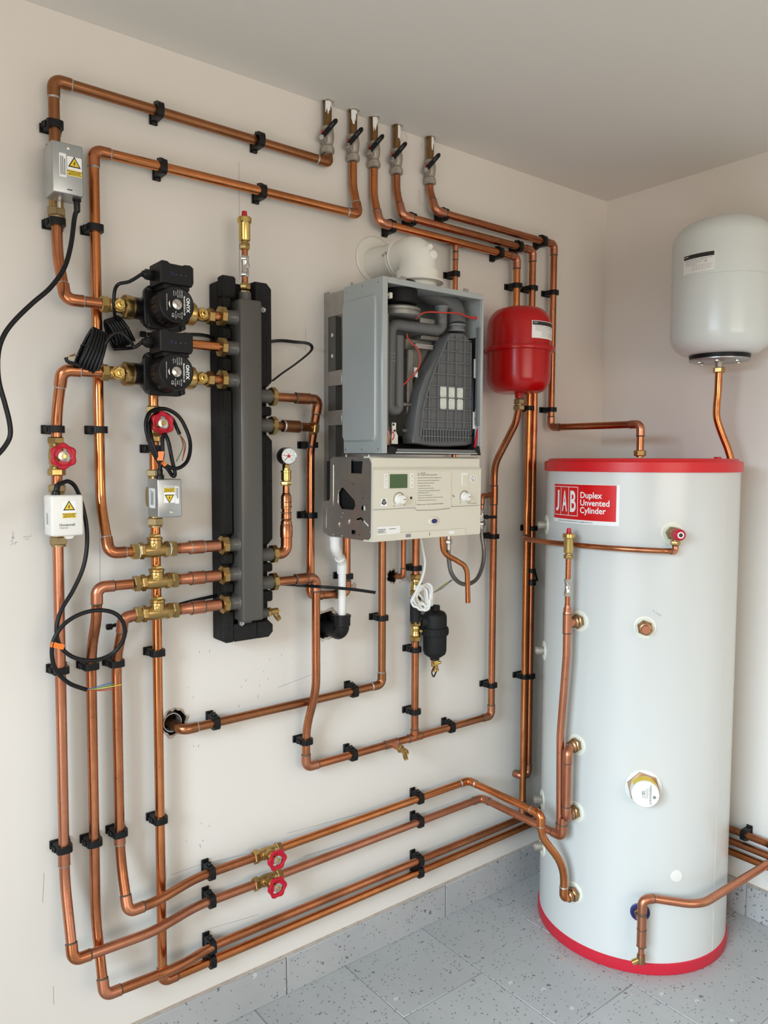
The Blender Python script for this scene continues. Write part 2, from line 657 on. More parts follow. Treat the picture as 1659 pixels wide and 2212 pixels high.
def plate_with_holes(name, corners, holes, matn, parent=None):
    """flat wall face y=0 in (x, z) with ragged openings"""
    bm = bmesh.new()
    edges = []
    for loop in [corners] + holes:
        vs = [bm.verts.new((p[0], 0.0, p[1])) for p in loop]
        for i in range(len(vs)):
            edges.append(bm.edges.new((vs[i], vs[(i + 1) % len(vs)])))
    bmesh.ops.triangle_fill(bm, edges=edges, use_beauty=True, use_dissolve=False)
    bmesh.ops.recalc_face_normals(bm, faces=bm.faces[:])
    if sum(f.normal.y * f.calc_area() for f in bm.faces) > 0:
        bmesh.ops.reverse_faces(bm, faces=bm.faces[:])
    me = bpy.data.meshes.new(name)
    bm.to_mesh(me)
    bm.free()
    me.materials.append(MAT[matn])
    return link(name, me, parent)


def ragged(cx, cz, r, amp, n=26, sz=1.0):
    return [(cx + (r + random.uniform(-amp, amp)) * math.cos(2 * PI * k / n), cz + sz * (r + random.uniform(-amp, amp)) * math.sin(2 * PI * k / n)) for k in range(n)]


HOLES = {'drain': (-1.672, 0.820, 0.030, 0.003), 'waste': (-1.226, 1.003, 0.038, 0.004), 'gas': (-0.995, 1.116, 0.018, 0.004), 'plug': (-1.135, 1.100, 0.0, 0.0)}
loops = [ragged(*HOLES[k]) for k in ('drain', 'waste', 'gas')]
wl = struct(plate_with_holes('wall_left', [(XL, 0), (0, 0), (0, H), (XL, H)], loops, 'wall_paint'))
MB().span(XL, 0.1, 0.06, 0.16, 0, H).build('backing_layer', 'far_wall_paint', wl)
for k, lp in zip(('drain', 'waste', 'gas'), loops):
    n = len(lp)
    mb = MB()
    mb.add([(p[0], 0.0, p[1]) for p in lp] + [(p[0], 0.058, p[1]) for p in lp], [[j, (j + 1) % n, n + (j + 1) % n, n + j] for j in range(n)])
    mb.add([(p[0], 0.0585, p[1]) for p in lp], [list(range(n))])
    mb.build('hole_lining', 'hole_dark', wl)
    cx, cz = HOLES[k][0], HOLES[k][1]
    outer = [(cx + (p[0] - cx) * q, cz + (p[1] - cz) * q) for p, q in zip(lp, [random.uniform(1.05, 1.28) for _ in lp])]
    mb = MB()
    mb.ring(outer, lp, (0, -0.0006, 0), X, Z, 0.0006)
    mb.build('torn_edge', 'torn_board', wl)
lp = ragged(HOLES['plug'][0], HOLES['plug'][1], 0.011, 0.004, 14)
MB().prism(lp, (0, -0.0008, 0), X, Z, 0.0010).build('torn_edge', 'torn_board', wl)

struct(MB().span(0, 0.1, YB, 0.1, 0, H).build('wall_right', 'wall_paint'))
struct(MB().span(XL, 0.1, YB, 0.1, H, H + 0.1).build('ceiling', 'ceiling_paint'))
ceil = bpy.data.objects['ceiling']
mb = MB()
mb.span(XL - 0.1, XL, YB, -2.6, 0, H).span(XL - 0.1, XL, -0.8, 0.1, 0, H).span(XL - 0.1, XL, -2.6, -0.8, 2.08, H)
struct(mb.build('wall_side', 'far_wall_paint'))
mb = MB()
mb.span(XL, -2.7, YB - 0.1, YB, 0, H).span(-0.4, 0.1, YB - 0.1, YB, 0, H).span(-2.7, -0.4, YB - 0.1, YB, 0, 0.85).span(-2.7, -0.4, YB - 0.1, YB, 2.2, H)
struct(mb.build('wall_back', 'far_wall_paint'))

# floor: grout bed with 300 x 600 tiles in half bond
floor = struct(MB().span(XL, 0.0, YB, 0.0, -0.05, -0.0015).build('floor', 'grout'))
PITCHX, PITCHY = 0.2935, 0.587
tile_cache = {}
for i in range(-4, 9):
    x1 = 0.0035 - PITCHX * i
    x0 = x1 - PITCHX
    ph = -0.277 if i % 2 else -0.570 + 0.0
    for j in range(-1, 8):
        y1 = ph + PITCHY * (1 - j)
        y0 = y1 - PITCHY
        a0, a1 = max(x0 + 0.0013, XL), min(x1 - 0.0013, -0.001)
        b0, b1 = max(y0 + 0.0013, YB), min(y1 - 0.0013, -0.001)
        if a1 - a0 < 0.02 or b1 - b0 < 0.02:
            continue
        key = (round(a1 - a0, 4), round(b1 - b0, 4))
        if key not in tile_cache:
            me = MB().box((0, 0, -0.004), (key[0], key[1], 0.008), None, 0.0012, 1).mesh('tile')
            me.materials.append(MAT['stone_tile'])
            tile_cache[key] = me
        o = link('tile', tile_cache[key], floor)
        o.location = ((a0 + a1) / 2, (b0 + b1) / 2, 0)

# tiled skirting along both walls
bl = struct(MB().span(XL, -0.0005, -0.009, -0.0005, 0.0005, 0.107).build('baseboard_left', 'adhesive'))
SK = [XL, -3.131, -2.543, -1.955, -1.367, -0.779, -0.191, 0.0]
for a, b_ in zip(SK[:-1], SK[1:]):
    MB().box(((a + b_) / 2, -0.0095, 0.0525), (b_ - a - 0.004, 0.010, 0.105), None, 0.0012, 1).build('tile', 'stone_tile', bl)
br = struct(MB().span(-0.009, -0.0005, YB, -0.0145, 0.0005, 0.107).build('baseboard_right', 'adhesive'))
yy = -0.015
while yy > YB:
    y2 = max(yy - 0.587, YB)
    MB().box((-0.0095, (yy + y2) / 2, 0.0525), (0.010, yy - y2 - 0.004, 0.105), None, 0.0012, 1).build('tile', 'stone_tile', br)
    yy = y2
# specks of copper flux and dust on the tiles
for (u, v, r, mm_) in ((958, 1955, 0.008, 'bronze'), (1213, 2070, 0.009, 'bronze'), (1222, 2079, 0.007, 'bronze'), (1195, 2043, 0.005, 'bronze'), (1366, 2147, 0.006, 'bronze'), (1431, 2140, 0.004, 'bronze'), (629, 2190, 0.006, 'pencil')):
    p = at(u, v, z=0)
    MB().prism([(p.x + q[0] * 1.0, p.y + q[1] * 0.8) for q in [(r * random.uniform(0.5, 1.1) * math.cos(k * PI / 6), r * random.uniform(0.5, 1.1) * math.sin(k * PI / 6)) for k in range(12)]], (0, 0, 0.0001), X, Y, 0.0003).build('dried_spill', 'torn_board' if mm_ == 'bronze' else mm_, floor)


def mark(pts, w=0.0010, m='pencil'):
    MB().tube([W(q[0], q[1], 0.0002) for q in pts], 0.001, flat=(w, 0.0003, (0, -1, 0))).build('pencil_mark', m, wl)


def mark_px(pts, w=0.0009):
    mark([(at(u, v, y=0).x, at(u, v, y=0).z) for u, v in pts], w)


for seg in ([(28, 1148), (28, 1164), (25, 1159)], [(28, 1164), (31, 1159)], [(22, 1168), (28, 1167), (25, 1171), (28, 1174), (22, 1178)], [(31, 1177), (33, 1172), (37, 1171), (31, 1172)],
            [(50, 1160), (56, 1158), (52, 1163)], [(57, 1161), (60, 1158)], [(60, 1160), (68, 1158), (65, 1155)], [(55, 1166), (63, 1164)],
            [(516, 350), (517, 590)], [(517, 520), (517, 605)], [(875, 286), (880, 300)], [(868, 300), (872, 306), (878, 302), (880, 312)], [(910, 310), (911, 325)],
            [(700, 1245), (745, 1240)], [(560, 1975), (440, 2010)], [(655, 1850), (900, 1775)], [(358, 1905), (360, 1870)], [(370, 1890), (425, 1870), (560, 1838)], [(620, 1800), (900, 1725)],
            [(660, 710), (660, 760)], [(215, 1120), (216, 1260)], [(860, 420), (862, 440)], [(95, 1885), (92, 1950)], [(115, 2130), (116, 2170)], [(600, 1485), (680, 1455)], [(940, 440), (941, 465)],
            [(905, 408), (906, 440), (916, 442)]):
    mark_px(seg)
# small scuffs left by the soldering
for _ in range(46):
    u, v = random.choice([(random.uniform(380, 640), random.uniform(1400, 1560)), (random.uniform(380, 470), random.uniform(1450, 1900)), (random.uniform(640, 760), random.uniform(840, 900)), (random.uniform(860, 900), random.uniform(1240, 1260))])
    p = at(u, v, y=0)
    L = random.uniform(0.002, 0.010)
    mark([(p.x, p.z), (p.x + random.uniform(-0.3, 0.3) * L, p.z - L)], random.uniform(0.0008, 0.0018))

# ------------------------------------------------------------------ copper pipe runs
R22, R15 = 0.0112, 0.0076


def run(label, pts, r=R22, matn='copper', name='copper_pipe', ring='flux_ring', fit=None, group='copper heating pipes', seg=18):
    """pts: (Vector, kind, radius); kind 's' plain, 'e' soldered elbow, 'b' pulled bend"""
    P = [q[0] for q in pts]
    K = [q[1] if len(q) > 1 else 's' for q in pts]
    RD = []
    for q, k in zip(pts, K):
        RD.append(q[2] if len(q) > 2 else (r * 1.7 if k == 'e' else (0.05 if k == 'b' else 0)))
    base = min(P, key=lambda p: p.z)
    t = thing(name, label, 'pipe', base, group)
    MB().tube(fillet(P, RD), r, seg).build('tube', matn, t)
    for i, k in enumerate(K):
        if k == 'e' and 0 < i < len(P) - 1:
            a = (P[i - 1] - P[i]).normalized()
            b = (P[i + 1] - P[i]).normalized()
            la = min(r * 3.2, (P[i - 1] - P[i]).length * 0.95)
            lb = min(r * 3.2, (P[i + 1] - P[i]).length * 0.95)
            elbow(t, P[i], a, b, r, fit or matn, ring, RD[i], la, lb)
    return t


def elbow(t, p, a, b, r, matn, ring, rad, la, lb):
    path = fillet([p + a * la, p, p + b * lb], [0, rad, 0])
    e = MB().tube(path, r * 1.14, 18).build('elbow_fitting', matn, t)
    for q, d in ((p + a * la, a), (p + b * lb, b)):
        MB().lathe([(r * 1.14, -0.0012), (r * 1.17, -0.0002), (r * 1.10, 0.0012), (r * 1.0, 0.0026)], q, d, 18, cap=False).build('solder_ring', ring, e)
    return e


def coupling(t, p0, p1, r, matn='copper', ring='flux_ring', name='coupling_fitting'):
    p0, p1 = Vector(p0), Vector(p1)
    d = (p1 - p0).normalized()
    L = (p1 - p0).length
    e = MB().lathe([(r * 1.0, 0), (r * 1.14, 0.0006), (r * 1.14, L - 0.0006), (r * 1.0, L)], p0, d, 18).build(name, matn, t)
    for q, dd in ((p0, -d), (p1, d)):
        MB().lathe([(r * 1.16, -0.0014), (r * 1.16, 0.0004), (r * 1.02, 0.002)], q, dd, 18, cap=False).build('solder_ring', ring, e)
    return e


def tee(t, p, main, branch, r, rb, matn='copper', lm=0.024, lb=0.024):
    p, main, branch = Vector(p), Vector(main).normalized(), Vector(branch).normalized()
    mb = MB().cyl(p - main * lm, p + main * lm, r * 1.14, 18).cyl(p, p + branch * lb, rb * 1.14, 18)
    e = mb.build('tee_fitting', matn, t)
    for q, d, rr in ((p - main * lm, -main, r), (p + main * lm, main, r), (p + branch * lb, branch, rb)):
        MB().lathe([(rr * 1.16, -0.0014), (rr * 1.16, 0.0004), (rr * 1.02, 0.002)], q, d, 18, cap=False).build('solder_ring', 'flux_ring', e)
    return e


def nut_part(t, p, d, r=0.0178, h=0.016, matn='brass', name='compression_nut', phase=0.2):
    return MB().nut(p, d, r, h, 6, phase).build(name, matn, t)


OF = 0.035          # pipe centre in front of the wall, on clips
OB = 0.085          # pipe centre in the plane of the manifold branches
ZT = {'A': 2.242, 'B': 2.119, 'C': 2.111, 'D': 2.145, 'E': 2.183}
FEED = {'A': -1.232, 'B': -1.149, 'C': -1.078, 'D': -0.997, 'E': -0.871}
ZV = 2.312          # lever valve centre height
OFD = 0.0165        # the ceiling drops sit close to the wall

# stubs above the lever valves
for k, word in zip('ABCDE', ('first', 'second', 'third', 'fourth', 'fifth')):
    t = thing('ceiling_stub_pipe', 'tarnished paint-splashed copper stub dropping from ceiling to the %s lever valve from the left' % word, 'pipe', W(FEED[k], 2.335, OFD), 'ceiling stub pipes')
    MB().cyl(W(FEED[k], 2.325, OFD), W(FEED[k], 2.4, OFD), R22, 18).build('tube', 'copper_tarnish', t)
    pts = ragged(0, 0, R22 * 1.02, 0.0, 20)
    mb = MB()
    for a0, hgt in ((1.6 + random.random(), 0.03), (3.6 + random.random(), 0.022), (2.7, 0.014)):
        # dried plaster splash wrapped on the front of the stub
        n = 7
        vs, fs = [], []
        for i in range(n):
            a = a0 + 0.2 * i
            top = 2.398
            bot = 2.398 - hgt * (0.55 + 0.9 * random.random())
            for zz in (top, bot):
                vs.append((FEED[k] + 1.03 * R22 * math.cos(a + PI * 0.6), -OFD + 1.03 * R22 * math.sin(a + PI * 0.6), zz))
        for i in range(n - 1):
            fs.append([2 * i, 2 * i + 1, 2 * i + 3, 2 * i + 2])
        mb.add(vs, fs)
    mb.build('plaster_splash', 'white_print', t)
    lp = ragged(FEED[k], -OFD, 0.0125, 0.0005, 22)
    out = [(FEED[k] + (p[0] - FEED[k]) * q, min(-0.0005, -OFD + (p[1] + OFD) * q)) for p, q in zip(lp, [random.uniform(1.12, 1.55) for _ in lp])]
    MB().ring(out, lp, (0, 0, H - 0.0012), X, Y, 0.0012).build('torn_edge', 'torn_board', ceil)

# A: outer loop
tA = run('copper pipe forming the highest horizontal line and the top left corner',
         [(W(FEED['A'], ZV - 0.05, OFD),), (W(FEED['A'], ZT['A'], OFD + 0.006), 'e'), (W(-1.928, ZT['A'], OF), 'e'), (W(-1.928, 2.055, OF),)], matn='copper_brown', ring='solder')
tA2 = run('copper pipe bending out from lower nut of the top grey actuator to upper pump',
          [(W(-1.928, 1.985, OF),), (W(-1.928, 1.885, OF), 'b', 0.16), (W(-1.928, 1.786, OB), 'e', 0.022), (W(-1.845, 1.786, OB),)], matn='copper', ring='solder')
# B
tB = run('long copper pipe from second lever valve, along and down to the uppermost check valve',
         [(W(FEED['B'], ZV - 0.05, OFD),), (W(FEED['B'], 2.20, OFD), 'b', 0.1), (W(FEED['B'] + 0.002, ZT['B'], 0.040), 'e'), (W(-1.849, ZT['B'], OF), 'e'), (W(-1.849, 1.36, OF), 'b', 0.16), (W(-1.849, 1.254, OB), 'e', 0.022), (W(-1.80, 1.254, OB),)], matn='copper_bright', ring='solder', fit='copper')
tL = run('copper pipe from lower pump bending back and down to leftmost wheel valve',
         [(W(-1.845, 1.642, OB),), (W(-1.938, 1.641, OB), 'e', 0.022), (W(-1.938, 1.55, OF), 'b', 0.16), (W(-1.940, 1.39, OF),)], matn='copper', ring='solder')
# C, D, E
tC = run('copper pipe from third lever valve to behind the red vessel, lowest of three upper runs',
         [(W(FEED['C'], ZV - 0.05, OFD),), (W(FEED['C'], 2.19, OFD), 'b', 0.1), (W(FEED['C'], ZT['C'], 0.043), 'e'), (W(-0.512, ZT['C'], OF), 'e'), (W(-0.512, 1.86, OF), 'b'), (W(-0.445, 1.76, OF), 'b'), (W(-0.445, 0.262, OF), 'e'), (W(-0.445, 0.238, OF + 0.004),)], matn='copper_bright', fit='copper_pink')
tD = run('copper pipe from fourth lever valve, middle of three upper runs, to brass coupling',
         [(W(FEED['D'], ZV - 0.05, OFD),), (W(FEED['D'], 2.22, OFD), 'b', 0.1), (W(FEED['D'], ZT['D'], 0.043), 'e'), (W(-0.437, ZT['D'], OF), 'e'), (W(-0.437, 1.90, OF), 'b'), (W(-0.418, 1.80, OF), 'b'), (W(-0.418, 0.385, OF), 'e'), (W(-0.450, 0.385, OF - 0.006), 'e'), (W(-0.451, 0.385, 0.003),)], matn='copper', fit='copper_pink')
nut_part(tD, W(-0.437, 1.930, OF), Z, 0.019, 0.026, 'brass_dull')
tE = run('copper pipe from fifth lever valve down the corner and across onto cylinder top',
         [(W(FEED['E'], ZV - 0.05, OFD),), (W(FEED['E'], 2.25, OFD), 'b', 0.1), (W(FEED['E'], ZT['E'], 0.043), 'e'), (W(-0.331, ZT['E'], OF), 'e'), (W(-0.331, 1.572, OF), 'e'), (Vector((CYL_C.x - 0.004, CYL_C.y, 1.572)), 'e'), (Vector((CYL_C.x - 0.004, CYL_C.y, 1.470)),)], matn='copper', fit='copper_pink')
MB().nut(Vector((CYL_C.x - 0.004, CYL_C.y, 1.474)), Z, 0.0185, 0.018).build('compression_nut', 'brass', tE)
# 15 mm branch down to the boiler
tee(tC, W(-0.783, ZT['C'], OF), X, -Z, R22, R15, 'copper_pink', 0.026, 0.028)
t = run('thin copper branch dropping from a tee to behind the boiler top', [(W(-0.783, ZT['C'] - 0.02, OF),), (W(-0.783, 1.330, OF), 'e'), (W(-0.945, 1.330, OF + 0.012), 'e'), (W(-0.945, 1.330, 0.092),)], r=R15 * 1.05, matn='copper')
coupling(t, W(-0.783, ZT['C'] - 0.052, OF), W(-0.783, ZT['C'] - 0.03, OF), R15, 'copper_pink')

# risers and the four low runs
tP = run('leftmost copper riser below white actuator, curving into a low run to the lower wheel valve',
         [(W(-1.941, 1.30, OF),), (W(-1.944, 0.53, OF), 'b', 0.25), (W(-1.944, 0.372, OB), 'e', 0.02), (W(-1.765, 0.368, OB), 'b', 0.2), (W(-1.635, 0.359, OF), 'b', 0.2), (W(-1.452, 0.358, OF),)], matn='copper_pink', fit='copper')
coupling(tP, W(-1.944, 0.565, OF), W(-1.944, 0.600, OF), R22, 'copper_pink', 'solder')
tPr = run('low copper run from lower wheel valve turning off the wall to cylinder riser',
          [(W(-1.445, 0.358, OF),), (W(-0.644, 0.362, OF), 'e'), (Vector((-0.644, -0.366, 0.362)), 'e'), (Vector((-0.644, -0.366, 0.42)), 's')], matn='copper_pink', fit='copper_pink')
tS = run('third riser from left, bending in beneath the lowest check valve, to the upper wheel valve',
         [(W(-1.790, 1.112, OB),), (W(-1.821, 1.110, OB), 'e', 0.016), (W(-1.821, 1.075, OB - 0.012), 'b', 0.1), (W(-1.821, 1.005, OF), 'b', 0.15), (W(-1.821, 0.545, OF), 'b', 0.25), (W(-1.821, 0.433, OB - 0.005), 'e', 0.02), (W(-1.755, 0.434, OB - 0.005), 'b', 0.2), (W(-1.635, 0.431, OF), 'b', 0.2), (W(-1.456, 0.431, OF),)], matn='copper', fit='copper_pink')
coupling(tS, W(-1.821, 0.575, OF), W(-1.821, 0.605, OF), R22, 'copper_pink', 'solder')
tSr = run('low copper run from upper wheel valve, off the wall and dropping into lowest cylinder boss',
          [(W(-1.445, 0.431, OF),), (W(-0.705, 0.436, OF), 'e'), (Vector((-0.705, -0.335, 0.436)), 'e', 0.03), (Vector((-0.705, -0.335, 0.372)), 'b', 0.16), (Vector((-0.648, -0.377, 0.282)), 'b', 0.16), (Vector((-0.648, -0.377, 0.181)), 'e'), (Vector((-0.61, -0.377, 0.181)),)], matn='copper_bright', ring='solder')
MB().lathe([(0.014, 0), (0.0165, 0.002), (0.0165, 0.010), (0.0145, 0.012), (0.0145, 0.016)], (-0.632, -0.377, 0.181), X, 20).nut((-0.616, -0.377, 0.181), X, 0.0215, 0.016).build('union_nut', 'bronze', tSr)
tQ = run('second riser from left, from middle check valve to the third lowest run',
         [(W(-1.80, 1.182, OB),), (W(-1.877, 1.182, OB), 'e', 0.022), (W(-1.877, 1.115, OB - 0.004), 'b', 0.2), (W(-1.877, 1.03, OF), 'b', 0.2), (W(-1.879, 0.42, OF), 'b', 0.25), (W(-1.879, 0.264, OB), 'e', 0.02), (W(-1.70, 0.258, OB), 'b', 0.2), (W(-1.60, 0.240, OF), 'b', 0.2), (W(-0.036, 0.238, OF), 'e'), (Vector((-OF, -1.15, 0.238)),)], matn='copper', fit='copper_pink')
tT = run('copper riser passing behind the check valves down to the lowest run along skirting',
         [(W(-1.575, 1.721, OB),), (W(-1.690, 1.721, OB), 'b', 0.03), (W(-1.725, 1.712, OF + 0.01), 'b', 0.03), (W(-1.725, 1.62, OF), 'b'), (W(-1.725, 0.203, OF), 'e', 0.022), (W(-0.036, 0.203, OF), 'e'), (Vector((-OF, -1.15, 0.203)),)], matn='copper_bright', fit='copper')
run('highest of three copper pipes on right wall behind cylinder', [(Vector((-OF, -0.06, 0.276)),), (Vector((-OF, -0.675, 0.276)), 'b', 0.03), (Vector((-OF - 0.03, -0.72, 0.276)), 'b', 0.03), (Vector((-OF - 0.03, -1.15, 0.276)),)], matn='copper')

# boiler side
tF = run('copper pipe joining upper manifold outlet to the boiler, hooking below it',
         [(W(-1.452, 1.613, OB),), (W(-1.307, 1.613, OB), 'e', 0.02), (W(-1.303, 1.535, 0.055), 'b', 0.1), (W(-1.300, 1.48, OF), 'b', 0.1), (W(-1.301, 1.096, OF), 'e'), (W(-1.183, 1.090, OF), 'e'), (W(-1.183, 1.262, OF),)], matn='copper', fit='copper')
coupling(tF, W(-1.375, 1.613, OB), W(-1.335, 1.613, OB), 0.0125, 'copper', 'flux_ring')
nut_part(tF, W(-1.315, 1.542, 0.062), Vector((1, 0, 0)), 0.0195, 0.016, 'brass')
t2 = run('short capped copper spur from second manifold outlet', [(W(-1.452, 1.542, OB),), (W(-1.36, 1.542, OB - 0.01), 'b', 0.06), (W(-1.312, 1.542, 0.060),)], matn='copper_brown')
coupling(t2, W(-1.412, 1.542, OB), W(-1.362, 1.542, OB - 0.009), 0.0135, 'copper_brown', 'solder')
tR = run('copper pipe from lower manifold outlet, down, along and up to the red vessel',
         [(W(-1.452, 1.153, OB),), (W(-1.316, 1.153, OB), 'e', 0.02), (W(-1.316, 0.855, OB), 'b', 0.2), (W(-1.316, 0.735, OF), 'b', 0.2), (W(-1.316, 0.630, OF), 'e', 0.02), (W(-0.604, 0.627, OF), 'e', 0.022), (W(-0.604, 1.445, OF), 'b', 0.1), (W(-0.616, 1.575, 0.135), 'b', 0.09), (W(-0.618, 1.625, 0.150),)], matn='copper', fit='copper_pink')
coupling(tR, W(-1.378, 1.153, OB), W(-1.346, 1.153, OB), 0.0125, 'copper', 'flux_ring')
tee(tR, W(-0.604, 1.348, OF), Z, -X, R22, R15, 'copper', 0.03, 0.022)
tee(tR, W(-0.932, 0.6285, OF), X, Z, R22, R22, 'copper')
tee(tR, W(-1.022, 0.629, OF), X, Vector((0.05, -1, -0.1)), R22, R15, 'copper_pink', 0.022, 0.035)
tG = run('copper pipe below the boiler turning left into ragged wall hole',
         [(W(-1.058, 1.262, OF),), (W(-1.058, 0.812, OF), 'e'), (W(-1.664, 0.808, OF), 'e', 0.024), (W(-1.676, 0.815, -0.04),)], matn='copper_brown', fit='copper_brown', ring='solder')
MB().lathe([(0.0215, -0.03), (0.0215, 0.002), (0.0235, 0.002), (0.0235, -0.03)], W(-1.674, 0.818, -0.006), -Y, 24, cap=False).build('wall_sleeve', 'limescale', tG)
tM = run('copper pipe under the boiler carrying black filter down to a tee', [(W(-0.932, 1.262, OF),), (W(-0.932, 0.645, OF),)], matn='copper')
tGas = run('thin copper pipe from boiler turning into small ragged wall hole', [(W(-0.979, 1.262, OF),), (W(-0.979, 1.118, OF), 'e'), (W(-0.993, 1.116, -0.03),)], r=R15, matn='copper')
A = lambda u, v, o: at(u, v, y=-o)
run('thin open-ended copper discharge pipe curving down below the boiler', [(A(955, 1160, 0.16),), (A(957, 1195, 0.16), 'b', 0.04), (A(985, 1210, 0.16), 'b', 0.04), (A(1009, 1225, 0.16), 'b', 0.05), (A(1011, 1302, 0.16),)], r=R15 * 0.98, matn='copper_bright')

# ------------------------------------------------------------------ pipe clips
clip_cache = {}


def clip_meshes(r, off):
    key = (round(r, 4), round(off, 4))
    if key in clip_cache:
        return clip_cache[key]
    hw, fr, bk = r + 0.0058, r + 0.0050, off - 0.005
    n = 40
    outer, inner = [], []
    for k in range(n):
        a = 2 * PI * k / n
        c, s_ = math.cos(a), math.sin(a)
        # cross axis = c, depth axis = s_ (positive = away from the wall)
        ext = fr if s_ > 0 else bk
        q = 3.2 if s_ > 0 else 9.0
        rr = (abs(c / hw) ** q + abs(s_ / ext) ** q) ** (-1 / q)
        outer.append((rr * c, rr * s_))
        inner.append((r * 1.02 * c, r * 1.02 * s_))
    # local frame: x along the pipe, y into the wall, z across
    collar = MB().ring(outer, inner, (-0.0075, -off, 0), Z, -Y, 0.015).mesh('collar', 40)
    base = MB().box((0, -0.003, 0), (0.019, 0.006, 2 * hw + 0.009), None, 0.001, 1).box((0, -0.008, -hw - 0.001), (0.011, 0.012, 0.005), None, 0.0008, 1).mesh('base_plate')
    latch = MB().box((0, -off + 0.004, hw + 0.0018), (0.011, 0.010, 0.0045), None, 0.0008, 1).box((0, -off + 0.011, hw + 0.003), (0.013, 0.004, 0.005), None, 0.0008, 1).mesh('latch')
    for me in (collar, base, latch):
        me.materials.append(MAT['black_plastic'])
    clip_cache[key] = (collar, base, latch)
    return clip_cache[key]


def clip(label, x, z, axis='h', off=OF, r=R22, wall='left', y=None, flip=False):
    if wall == 'left':
        yw, loc = Y, (x, 0, z)
        ax = X if axis == 'h' else Z
    else:
        yw, loc = X, (0, y, z)
        ax = Y if axis == 'h' else Z
    zz = ax.cross(yw)
    if flip:
        ax, zz = -ax, -zz
    e = thing('pipe_clip', label, 'pipe clip', group='black pipe clips', mat=place((ax, yw, zz), loc))
    for nm, me in zip(('collar', 'base_plate', 'latch'), clip_meshes(r, off)):
        link(nm, me, e, True)
    return e


def cz(u, v):
    return at(u, v, y=-OF - R22).z


def cx(u, v):
    return at(u, v, y=-OF - R22).x


for lab, x, z in (
        ('black clip on outer copper pipe just under the top left elbow', -1.928, cz(120, 266)),
        ('black clip below nut of the top grey actuator', -1.928, cz(124, 477)),
        ('black clip on long copper riser beneath the second highest elbow', -1.849, cz(205, 490)),
        ('black clip on leftmost riser above its red wheel valve', -1.940, cz(125, 927)),
        ('black clip on the long bright riser level with left wheel valve top', -1.849, cz(216, 928)),
        ('black clip behind looped cable between wheel valve and lower grey actuator', -1.725, cz(330, 969)),
        ('black clip beneath the lowest check valve on the bright rear riser', -1.725, cz(336, 1413)),
        ('black clip crossed by hanging black cable on the leftmost riser', -1.942, cz(133, 1450)),
        ('black clip on second riser under the cable loop', -1.878, cz(197, 1441)),
        ('black clip on third riser beside bare cable ends', -1.821, cz(252, 1435)),
        ('black clip low on leftmost riser above its soldered coupling', -1.944, cz(136, 1838)),
        ('black clip low on second riser, between its two neighbours', -1.879, cz(203, 1824)),
        ('black clip low on third riser above its grey soldered coupling', -1.821, cz(257, 1804)),
        ('black clip low on rear riser right of three lower riser clips', -1.725, cz(343, 1776)),
        ('upper black clip on copper pipe between gauge and boiler', -1.2975, cz(671, 961)),
        ('lower black clip on copper pipe between gauge and boiler', -1.300, cz(668, 1114)),
        ('black clip behind white waste pipe under boiler', -1.183, cz(742, 1247)),
        ('black clip on vertical copper pipe right of black waste elbow', -1.058, cz(822, 1337)),
        ('black clip on copper pipe above the upper filter valve', -0.932, cz(894, 1229)),
        ('black clip beneath the lower filter valve', -0.932, cz(893, 1406)),
        ('black clip on filter pipe just above the lower tee', -0.932, cz(892, 1541)),
        ('black clip below the fill valve at boiler bottom right', -0.604, cz(1060, 1160)),
        ('black clip low on copper pipe right of the filter', -0.604, cz(1056, 1484)),
        ('black clip above elbow of pipe dropping below manifold', -1.316, cz(660, 1605)),
        ('black clip on copper pipe entering red vessel top left', -0.512, cz(1110, 614)),
        ('black clip on copper pipe above the brass coupling behind red vessel', -0.437, cz(1143, 619)),
        ('black clip on corner riser level with red vessel top', -0.331, cz(1190, 629)),
        ('black clip under red vessel on the paired rear pipes', -0.445, cz(1140, 881)),
        ('black clip on corner riser beneath the red vessel', -0.331, cz(1187, 884)),
        ('black clip halfway down the paired pipes left of cylinder', -0.445, cz(1127, 1465)),
        ('black clip halfway down the rear pipe touching cylinder edge', -0.418, cz(1149, 1462))):
    clip(lab, x, z, 'v')
clip('small black clip on rear pipe beside cylinder sticker', -0.418, cz(1149, 1142), 'v')
clip('small black clip on thin branch above the boiler', -0.783, cz(977, 588), 'v', r=R15)
